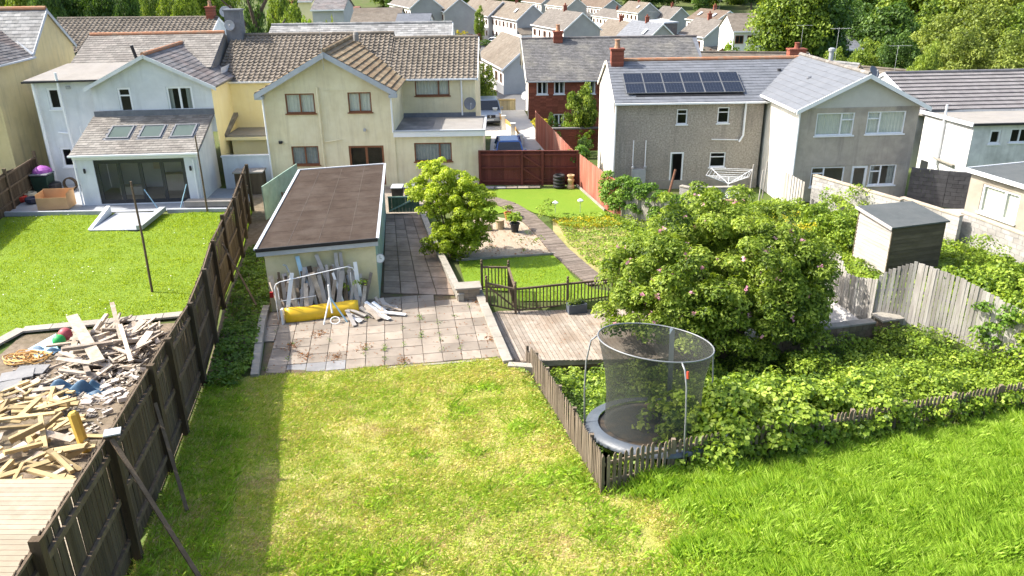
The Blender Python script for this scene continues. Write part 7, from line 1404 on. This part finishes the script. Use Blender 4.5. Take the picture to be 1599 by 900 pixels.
LM_weed=leafmat('leaf_weed',[(.035,.075,.010),(.085,.165,.018),(.15,.255,.033),(.24,.35,.065)])
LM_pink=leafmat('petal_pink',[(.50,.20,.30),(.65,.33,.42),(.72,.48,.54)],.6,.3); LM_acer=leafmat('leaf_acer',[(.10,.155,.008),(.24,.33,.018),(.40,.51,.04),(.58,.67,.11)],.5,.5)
LM_rust=leafmat('leaf_dead',[(.16,.06,.02),(.26,.11,.04),(.34,.18,.07)],.9,.2)
def ell_clumps(c,rad,n,r0,r1,shell=.75,zmin=0.,seed=1,lob=.15):
    r_=np.random.default_rng(seed); out=[]
    while len(out)<n:
        d=r_.normal(0,1,3); d/=np.linalg.norm(d); k=r_.uniform(shell,1.) if r_.random()<.8 else r_.uniform(.2,1)
        k*=1+lob*math.sin(3.1*d[0]*2+seed)*math.cos(2.7*d[1]*2+seed*2)
        p=np.array(c)+d*np.array(rad)*k
        if p[2]<zmin: continue
        out.append((p,r_.uniform(r0,r1)))
    return out
# big flowering shrub
cl=ell_clumps((6.7,25.0,1.6),(3.3,2.3,2.2),185,.28,.55,.78,.1,3)+ell_clumps((8.35,24.5,1.5),(1.65,1.6,1.75),60,.28,.5,.78,.1,4)+ell_clumps((7.1,27.0,2.2),(2.5,1.7,2.1),75,.28,.52,.8,.4,5)+ell_clumps((4.5,25.3,1.1),(1.7,1.6,1.7),45,.25,.45,.8,.1,6)+ell_clumps((4.6,24.1,.9),(1.6,1.1,1.2),45,.25,.42,.7,-.2,61)+ell_clumps((6.6,23.3,.75),(2.4,1.0,1.15),60,.25,.42,.7,-.2,62)+ell_clumps((8.4,23.7,.8),(1.5,1.0,1.1),40,.25,.42,.7,.0,63)
cl=[((c[0],c[1]-1.0,c[2]+.22),r) for c,r in cl]
C,N,T=blob_leaves(cl,1500,.1); BS=thing('flowering_shrub',(6.9,23.6,-.4),'huge glossy green shrub dotted with pink flowers beside the deck','shrub'); o0=np.array((6.9,23.6,-.4))
linkmesh('foliage',leaves_mesh('shrub_leaves',C-o0,N,.125,T,.5,.3,.42),LM_rhodo,BS,tuple(o0))
mb=MB()
for k in range(11):
    a=k*.6; e=Vector((6.9+2.4*math.cos(a),23.7+1.5*math.sin(a),1.8+.5*math.sin(k))); mb.tube([(6.6+.3*math.cos(a),23.3+.25*math.sin(a),-.5),Vector((6.8+1.0*math.cos(a),23.5+.6*math.sin(a),.8)),e],[.09,.06,.025],7)
mb.build('branches',M_bark,BS)
fl=rng.choice(len(C),900,replace=False); fl=[i for i in fl if C[i][1]<25.5 and C[i][2]>.8][:190]; fc=[]
for i in fl: fc+= [C[i]+np.array([0,-.05,.06])+rng.normal(0,.035,3) for _ in range(5)]
fc=np.array(fc); linkmesh('flowers',leaves_mesh('flowers',fc-o0,np.tile([[0,-.5,.8]],(len(fc),1)),.09,rng.random(len(fc)),.9),LM_pink,BS,tuple(o0))
# lime shrub by the path
AC=thing('lime_shrub',(-2.5,31.8,0),'bright lime green bushy small tree at the edge of the slab path','tree'); cl=ell_clumps((-3.0,32.0,2.65),(1.05,1.0,1.3),150,.14,.27,.6,.3,11,.2)+ell_clumps((-1.75,31.55,1.95),(1.05,1.0,1.5),165,.14,.27,.6,.15,12,.2)+ell_clumps((-2.3,31.45,.85),(1.25,1.0,.85),100,.14,.27,.55,.05,13,.2); C,N,T=blob_leaves(cl,2300,.1); T=np.clip(T+.10*(C[:,2]-2.2),0,1); o0=np.array((-2.5,31.8,0.)); linkmesh('crown',leaves_mesh('lime_leaves',C-o0,N,.11,T,.5,.3,.45),LM_acer,AC,tuple(o0))  # leaf tint rises with height: pale new growth plus painted top light
mb=MB()
for k in range(6): a=k*1.05; mb.tube([(-2.5+.08*math.cos(a),31.8+.08*math.sin(a),-.1),(-2.5+.3*math.cos(a),31.8+.25*math.sin(a),.8),(-2.5+.8*math.cos(a),31.8+.7*math.sin(a),2.3)],[.07,.05,.02],7)
mb.build('trunk',M_bark,AC)
# ground cover of leaves over an area
def cover(name,label,poly,dens,h,leaf,mat,patch_s=1.2,seed=1,asp=.75,base=.15,tsh=0.):
    xs=np.array([p[:2] for p in poly]); area=abs(sum(xs[i-1][0]*xs[i][1]-xs[i][0]*xs[i-1][1] for i in range(len(xs))))/2; n=int(area*dens); q=scatter(poly,n); x,y=q[:,0],q[:,1]
    hh=h*(base+(1-base)*(.65*vnoise(x,y,patch_s,seed)+.35*vnoise(x,y,patch_s*.35,seed+1))); z=gz(x,y)+hh*rng.uniform(.35,1.,n)**.6+rng.normal(0,.02,n)
    C=np.stack([x,y,z],1); e=.12; gxn=(vnoise(x+e,y,patch_s*.5,seed)-vnoise(x-e,y,patch_s*.5,seed)); gyn=(vnoise(x,y+e,patch_s*.5,seed)-vnoise(x,y-e,patch_s*.5,seed)); N=np.stack([-gxn*1.5,-gyn*1.5,np.ones(n)],1)
    T=np.clip(.28+.5*vnoise(x,y,.5,seed+3)+rng.normal(0,.14,n)+tsh,0,1); o=linkmesh(name,leaves_mesh(name,C,N,leaf,T,asp,.25,.45),mat); return tagp(o,label,'ground cover',None,'stuff')
def lumps(poly,n,h,r0,r1,seed,s=1.1):
    r_=np.random.default_rng(seed); q=scatter(poly,n); hn=vnoise(q[:,0],q[:,1],s,seed); out=[]
    for (x,y),k in zip(q,hn): r=r_.uniform(r0,r1); out.append(((x,y,g(x,y)+h*(k*1.25)**1.5*r_.uniform(.3,1)),r))
    return out
bed_poly=[(.6,22.2),(5,22.5),(8,23.2),(9.5,16.9),(CORN.x+.25,CORN.y+.3)]; slope_poly=[(8,23.),(12.2,24.),(15.,22.2),(17.5,20.),(16.5,19.4),(9.5,17.)]
cover('bed_leaf_carpet','leafy carpet round the trampoline inside the picket fence',bed_poly,300,.2,.09,LM_weed,.9,3); cover('slope_leaf_carpet','leafy carpet on the slope below the close boarded fence',slope_poly,320,.2,.09,LM_weed,1.1,8)
mound('bramble_bed','rough leafy growth round the trampoline inside the picket fence','ground cover',lumps(bed_poly,330,.55,.12,.3,71),760,.085,LM_bramble,.75,'stuff',jit=.4)
mound('bramble_slope','low sunlit leafy scrub on the slope below the close boarded fence','ground cover',lumps(slope_poly,560,.75,.14,.34,72),760,.085,LM_bramble,.75,'stuff',jit=.4)
# bramble thicket over the picket fence
def line_clumps(a,b,n,w,hfun,r0,r1,seed):
    r_=np.random.default_rng(seed); out=[]
    for i in range(n):
        f=r_.random(); x=a[0]+(b[0]-a[0])*f+r_.normal(0,w*.35); y=a[1]+(b[1]-a[1])*f+r_.normal(0,w*.5); h=hfun(f); out.append(((x,y,g(x,y)+h*r_.uniform(.15,1)),r_.uniform(r0,r1)))
    return out
cl=line_clumps((3.9,14.55),(8.6,16.25),150,.30,lambda f:1.15*(.55+.45*math.sin(math.pi*min(1,f*1.1+.12))),.12,.27,5)+line_clumps((3.7,15.5),(8.9,17.3),190,.95,lambda f:1.45-.35*f,.16,.34,7)+line_clumps((5.,16.2),(9.2,18.2),110,1.,lambda f:1.05,.16,.32,9)
mound('bramble_thicket','bright bramble thicket spilling over the low picket fence','ground cover',cl,1250,.112,LM_bramble,.85,'stuff',jit=.42)
cl=line_clumps((8.3,16.05),(15,18.6),210,.32,lambda f:.85-.25*f,.1,.23,16); mound('bramble_fringe','bramble fringe growing through the pickets below the leafy slope','ground cover',cl,900,.095,LM_bramble,.8,'stuff')
# hedge and scrub right of the trampoline along the fence bottom right
cl=line_clumps((15.3,21.6),(16.8,19.2),70,.6,lambda f:1.8,.2,.4,17); mound('fence_end_bush','leafy bush at the low end of the close boarded fence','shrub',cl,520,.11,LM_bramble,.8)
cl=line_clumps((16.4,26.6),(19.7,27.8),110,1.2,lambda f:.6,.18,.4,18)+line_clumps((17.0,24.6),(20.5,25),110,1.1,lambda f:.7,.18,.4,19); mound('overgrown_plot','overgrown green scrub between shed and block wall','ground cover',cl,800,.13,LM_bramble,.7,'stuff')
mound('young_bush','rounded green bush in front of the grey block wall','shrub',ell_clumps((18.3,29.4,.45),(.8,.7,.75),26,.2,.34,.6,.0,31),600,.1,LM_bramble,.6)
cl=ell_clumps((14.5,33.3,.35),(2.5,2.5,.9),110,.22,.42,.6,.0,33); mound('yellow_green_hedge','dense low bush mass between the big shrub and the shed','shrub',cl,900,.13,LM_bramble,.6)
cl=ell_clumps((16.,36.6,.4),(1.2,1.2,1.0),34,.2,.36,.6,.0,34); mound('wall_ivy_bush','ivy bush against the grey block wall','shrub',cl,500,.11,LM_bramble,.6)
cl=line_clumps((9.2,35.2),(13.5,37.5),120,1.6,lambda f:.5,.2,.42,35)+line_clumps((8.0,32.4),(10.2,33.),110,1.5,lambda f:1.1,.22,.45,36); mound('rear_scrub','tall sunlit scrub behind the big flowering shrub','ground cover',cl,800,.14,LM_bramble,.55,'stuff')
mound('golden_shrub','shrub with golden yellow leaves behind the big flowering shrub','shrub',ell_clumps((11.2,31.4,1.2),(1.2,.8,.9),26,.18,.34,.5,.3,37),520,.1,LM_yellow,.6)
# ivy on the side fence
def ivy(name,label,pts,n,h0,h1,mat,seed,per=1300,leaf=.1,w=.12,r=(.14,.32)):
    r_=np.random.default_rng(seed); cl=[]
    for i in range(n):
        f=r_.random()*(len(pts)-1); k=int(f); f-=k; a,b=pts[k],pts[k+1]; x=a[0]+(b[0]-a[0])*f+r_.normal(0,w); y=a[1]+(b[1]-a[1])*f+r_.normal(0,w); cl.append(((x,y,r_.uniform(h0,h1)),r_.uniform(*r)))
    return mound(name,label,'climber',cl,per,leaf,mat,.8)
ivy('ivy','ivy climbing over the red boards and concrete posts of the side fence',[(4.55,38.6),(4.9,37.4),(5.4,36.8),(6.1,36.1)],95,.2,1.8,LM_ivy,41); ivy('ivy','ivy sprawling over the panel fence below the solar house',[(6.2,36.),(7.,35.2),(7.9,34.4),(8.9,33.7)],75,.0,1.7,LM_ivy,42)
ivy('ivy','ivy trailing on the low end of the close boarded fence',[(14.6,22.6),(15.5,21.6)],18,.2,1.5,LM_ivy,43); ivy('ivy','small ivy sprig growing over the fence peak',[(13.75,23.75),(13.85,23.7)],4,1.6,2.05,LM_ivy,44,1300,.08,.03,(.07,.13))
ivy('climber','creeper over the gate end of the maroon fence',[(3.3,42.7),(3.75,43.2),(4.4,44)],16,1.3,1.9,LM_ivy,45); ivy('climber','weed tuft against the peeling garage front',[(-6.,26.2),(-5.3,26.3)],8,.5,1.3,LM_bramble,46,900,.08,.08,(.08,.18))
# flower bed and weeds at the back garden
cover('flower_bed','yellow flowering ground cover beside the artificial lawn',[(1.9,36.2),(4.6,36.6),(5.2,35.2),(2.6,34.9)],480,.25,.085,LM_yellow,.6,51,.8); cover('bed_weeds','green weeds in the dry bed beside the board path',[(2.1,36.6),(4.8,37.2),(6.2,34.2),(5.6,29),(3.6,28.8),(2.4,33)],230,.3,.09,LM_bramble,.8,52)
mound('bed_bush','leafy green bush beside the board path on the artificial lawn','shrub',ell_clumps((1.7,36.2,.4),(.55,.45,.55),18,.15,.25,.5,0,53),700,.09,LM_mid,.5)
for i,(px_,py_,lab) in enumerate(((770,395,'small spiky plant on the pale gravel'),(826,392,'loose yellow green shrub at the corner of the gravel bed'))):
    p_=PZ(px_,py_); mound('gravel_plant',lab,'plant',ell_clumps((p_.x,p_.y,.35),(.35+.3*i,.3,.4),7+4*i,.1,.2,.5,0,54+i),600,.09,LM_weed if i==0 else LM_lime,.35)
cover('garden_grass_weeds','patchy green growth behind the panel fence',[(4.8,37),(9,34.5),(10.5,30),(6,30.5)],160,.35,.1,LM_bramble,.9,57)
# weeds along the boundary fence, in the joints and by the picket foot
cover('fence_foot_weeds','shaded weeds growing along the foot of the boundary fence',[(fx(20.6)+.15,20.2),(-8.0,20.4),(-8.0,21.8),(-8.75,26.),(-9.6,33),(fx(33)+.2,33.),(fx(26.5)+.2,26.5)],520,.34,.1,LM_weed,.8,61)
cover('picket_foot_weeds','tufts of weeds along the foot of the picket fence',[(.3,22.4),(CORN.x-.02,CORN.y),(CORN.x-.3,CORN.y),(-.1,22.2)],200,.16,.07,LM_bramble,.4,62)
jw=[];jt=[]
for i in range(38):
    q_=scatter(ppoly,1)[0]; k=round((Vector(q_)-PA1).dot(-ud)/S-.1)*S+.06; h_=(Vector(q_)-PA1).dot(vd); c=PA1-ud*k+vd*h_
    if inside(ppoly,c.x,c.y): 
        for _ in range(14): jw.append((c.x+rng.normal(0,.05),c.y+rng.normal(0,.08),.05+abs(rng.normal(0,.03))))
jw=np.array(jw); tagp(linkmesh('joint_weeds',leaves_mesh('joint_weeds',jw,np.tile([[0,0,1.]],(len(jw),1)),.06,rng.random(len(jw)),.5),LM_weed),'small weeds growing in the patio joints','weeds',None,'stuff')
jd=[]
for c in ((-.75,23.6),(-1.2,26.6),(-5.6,22.5),(-3.4,22.1),(-6.6,22.6),(-7.1,23.3),(-4.8,23.1),(-6.5,24.2)):
    for _ in range(70): jd.append((c[0]+rng.normal(0,.13),c[1]+rng.normal(0,.16),.04+abs(rng.normal(0,.02))))
jd=np.array(jd); tagp(linkmesh('dead_weeds',leaves_mesh('dead_weeds',jd,np.tile([[0,0,1.]],(len(jd),1)),.07,rng.random(len(jd)),.4),LM_rust),'rusty dead weed patches on the patio','weeds',None,'stuff')
litter=scatter(ppoly,420); tagp(linkmesh('leaf_litter',leaves_mesh('leaf_litter',np.stack([litter[:,0],litter[:,1],np.full(420,.045)],1),np.tile([[0,0,3.]],(420,1)),.06,rng.random(420)*.6,.6,.1,.2),LM_rust),'scattered dead leaves on the patio slabs','leaves',None,'stuff')
lit3=scatter([(-2.2,31.2),(1.7,31.8),(1.4,34.),(.5,36.),(-.9,37.),(-2.6,36.)],260); tagp(linkmesh('gravel_leaf_litter',leaves_mesh('gravel_leaf_litter',np.stack([lit3[:,0],lit3[:,1],np.full(260,.035)],1),np.tile([[0,0,3.]],(260,1)),.1,rng.random(260)*.6,.6,.1,.2),LM_rust),'dead leaves on the pale gravel','leaves',None,'stuff')
lit2=scatter([(.3,26.),(3.2,26.3),(3.,22.9),(.4,22.7)],120); tagp(linkmesh('deck_leaf_litter',leaves_mesh('deck_leaf_litter',np.stack([lit2[:,0],lit2[:,1],np.full(120,-.185)],1),np.tile([[0,0,3.]],(120,1)),.05,rng.random(120)*.6,.6,.1,.2),LM_rust),'dead leaves on the deck','leaves',None,'stuff')
# grass
LM_lawn=leafmat('grass_mown',[(.70,.59,.31),(.60,.54,.22),(.47,.51,.11),(.33,.46,.055),(.22,.38,.033)],.7,.3,.15); LM_meadow=leafmat('grass_meadow',[(.14,.26,.025),(.23,.385,.038),(.34,.50,.06),(.48,.62,.14)],.5,.4,.25); LM_left=leafmat('grass_left',[(.17,.27,.012),(.25,.36,.016),(.31,.41,.022),(.38,.47,.045)],.6,.35,.15)
grass('lawn_grass',lawn_poly[:8]+[(CORN.x,CORN.y),(4.4,14.1),(4.2,9),(4.4,6)],1700,.062,.012,LM_lawn,'short patchy yellow green mown grass of the middle lawn',1.,1.3,.06,3)
mw=[(CORN.x-.35,CORN.y-.1),(PEND.x+2,PEND.y+.4),(13.,8),(9.5,6.5),(2.2,7.5),(2.2,10)]
grass('meadow_grass',mw,4000,.20,.0095,LM_meadow,'long lush bright green grass in front of the picket fence',1.2,.5,0.,9,mask=lambda x,y: rng.random(len(x))<sstep(-.2,1.5,x-(2.15+.16*(13.6-y))+1.3*(vnoise(x,y,.8,44)-.5)))
grass('lawn_tufts',[(-4.5,7.5),(-1,21.6),(.1,21.8),(1.7,13.5),(3.6,9),(3.6,7.5)],800,.13,.013,LM_meadow,'taller green tufts growing through the mown lawn',1.2,.9,.0,29,mask=lambda x,y: rng.random(len(x))<.55*sstep(.5,.75,vnoise(x,y,1.0,71)*.6+vnoise(x,y,.4,72)*.4+.1*sstep(-1,3,x)))
grass('neighbour_grass',[p for p in leftlawn if p[0]>-27],330,.06,.022,LM_left,'short bright green grass of the neighbour lawn',1.,.9,.1,13)
grass('strip_grass',[(fx(8)+.05,8),(fx(17)+.05,17),(fx(20.6)+.05,20.6),(-8,20.9),(-6.6,17),(-5.2,11),(-4.6,8)],420,.13,.011,LM_meadow,'longer shaded grass beside the boundary fence',1.2,.8,-.1,15)
grass('small_lawn_grass',[(-2.2,31.0),(1.85,31.6),(2.45,28.9),(3.0,27.9),(4.0,27.3),(2.2,26.8),(.4,26.8),(0,27.7),(-1.2,28.),(-1.75,28.2)],420,.05,.018,LM_left,'mown grass of the small lawn behind the balustrade',1.,.8,.1,16)
LM_straw=leafmat('dry_clippings',[(.30,.22,.09),(.48,.37,.17),(.62,.50,.26)],.85,.15,.1)
grass('dry_clippings',lawn_poly[:8]+[(CORN.x,CORN.y),(3.4,13.8),(3.,9),(3.2,6)],1500,.03,.012,LM_straw,'dry straw coloured clippings lying in patches on the mown lawn',1.,2.6,0.,37,mask=lambda x,y: rng.random(len(x))<.9*sstep(.5,.72,.45*vnoise(x,y,.9,81)+.35*vnoise(x,y,.3,82)+.2*vnoise(x,y,.12,83)))
# clover flowers in the left lawn
dq=scatter([p for p in leftlawn if p[0]>-27],460); keep=vnoise(dq[:,0],dq[:,1],2.2,77)>.55; dq=dq[keep]; tagp(linkmesh('daisies',leaves_mesh('daisies',np.stack([dq[:,0],dq[:,1],gz(dq[:,0],dq[:,1])+.07],1),np.tile([[0,0,3.]],(len(dq),1)),.042,rng.random(len(dq)),1.,.1,.2),pm('daisy_petal',(.75,.75,.7),(.8,.8,.76),3,.8)),'white daisies scattered over the neighbour lawn','flowers',None,'stuff')

mat_cl=[((cT.x+dx,cT.y+dy,cT.z+dz),r_) for dx,dy,dz,r_ in ((.5,-.35,.12,.3),(.75,-.7,.15,.34),(.2,-.5,.08,.24),(.9,.2,.2,.34),(-.1,.2,.06,.22),(.4,.3,.1,.26),(1.1,-.4,.3,.36),(1.3,.3,.35,.36),(1.35,-.9,.2,.36),(.95,-1.2,.1,.36),(.5,-1.35,-.05,.3),(1.7,-.5,.35,.4),(1.6,-1.0,.2,.38),(1.25,-1.35,.05,.36),(.2,.6,.1,.26),(.7,.7,.15,.3),(1.7,.4,.5,.4),(.1,-1.0,.05,.26),(1.5,-.2,.5,.34),(-.3,-.3,.05,.2))]
mound('mat_weeds','brambles growing up through the trampoline mat and over its rim','ground cover',mat_cl,900,.12,LM_bramble,.8,'stuff')
cover('shed_scrub','scrubby growth round the foot of the shed',[(12.2,29.5),(13.2,35.8),(16.5,36.5),(18.6,33),(20.,29.5),(20.,24.5),(15.5,22.6),(13.3,24.6)],330,.3,.11,LM_bramble,.9,91)
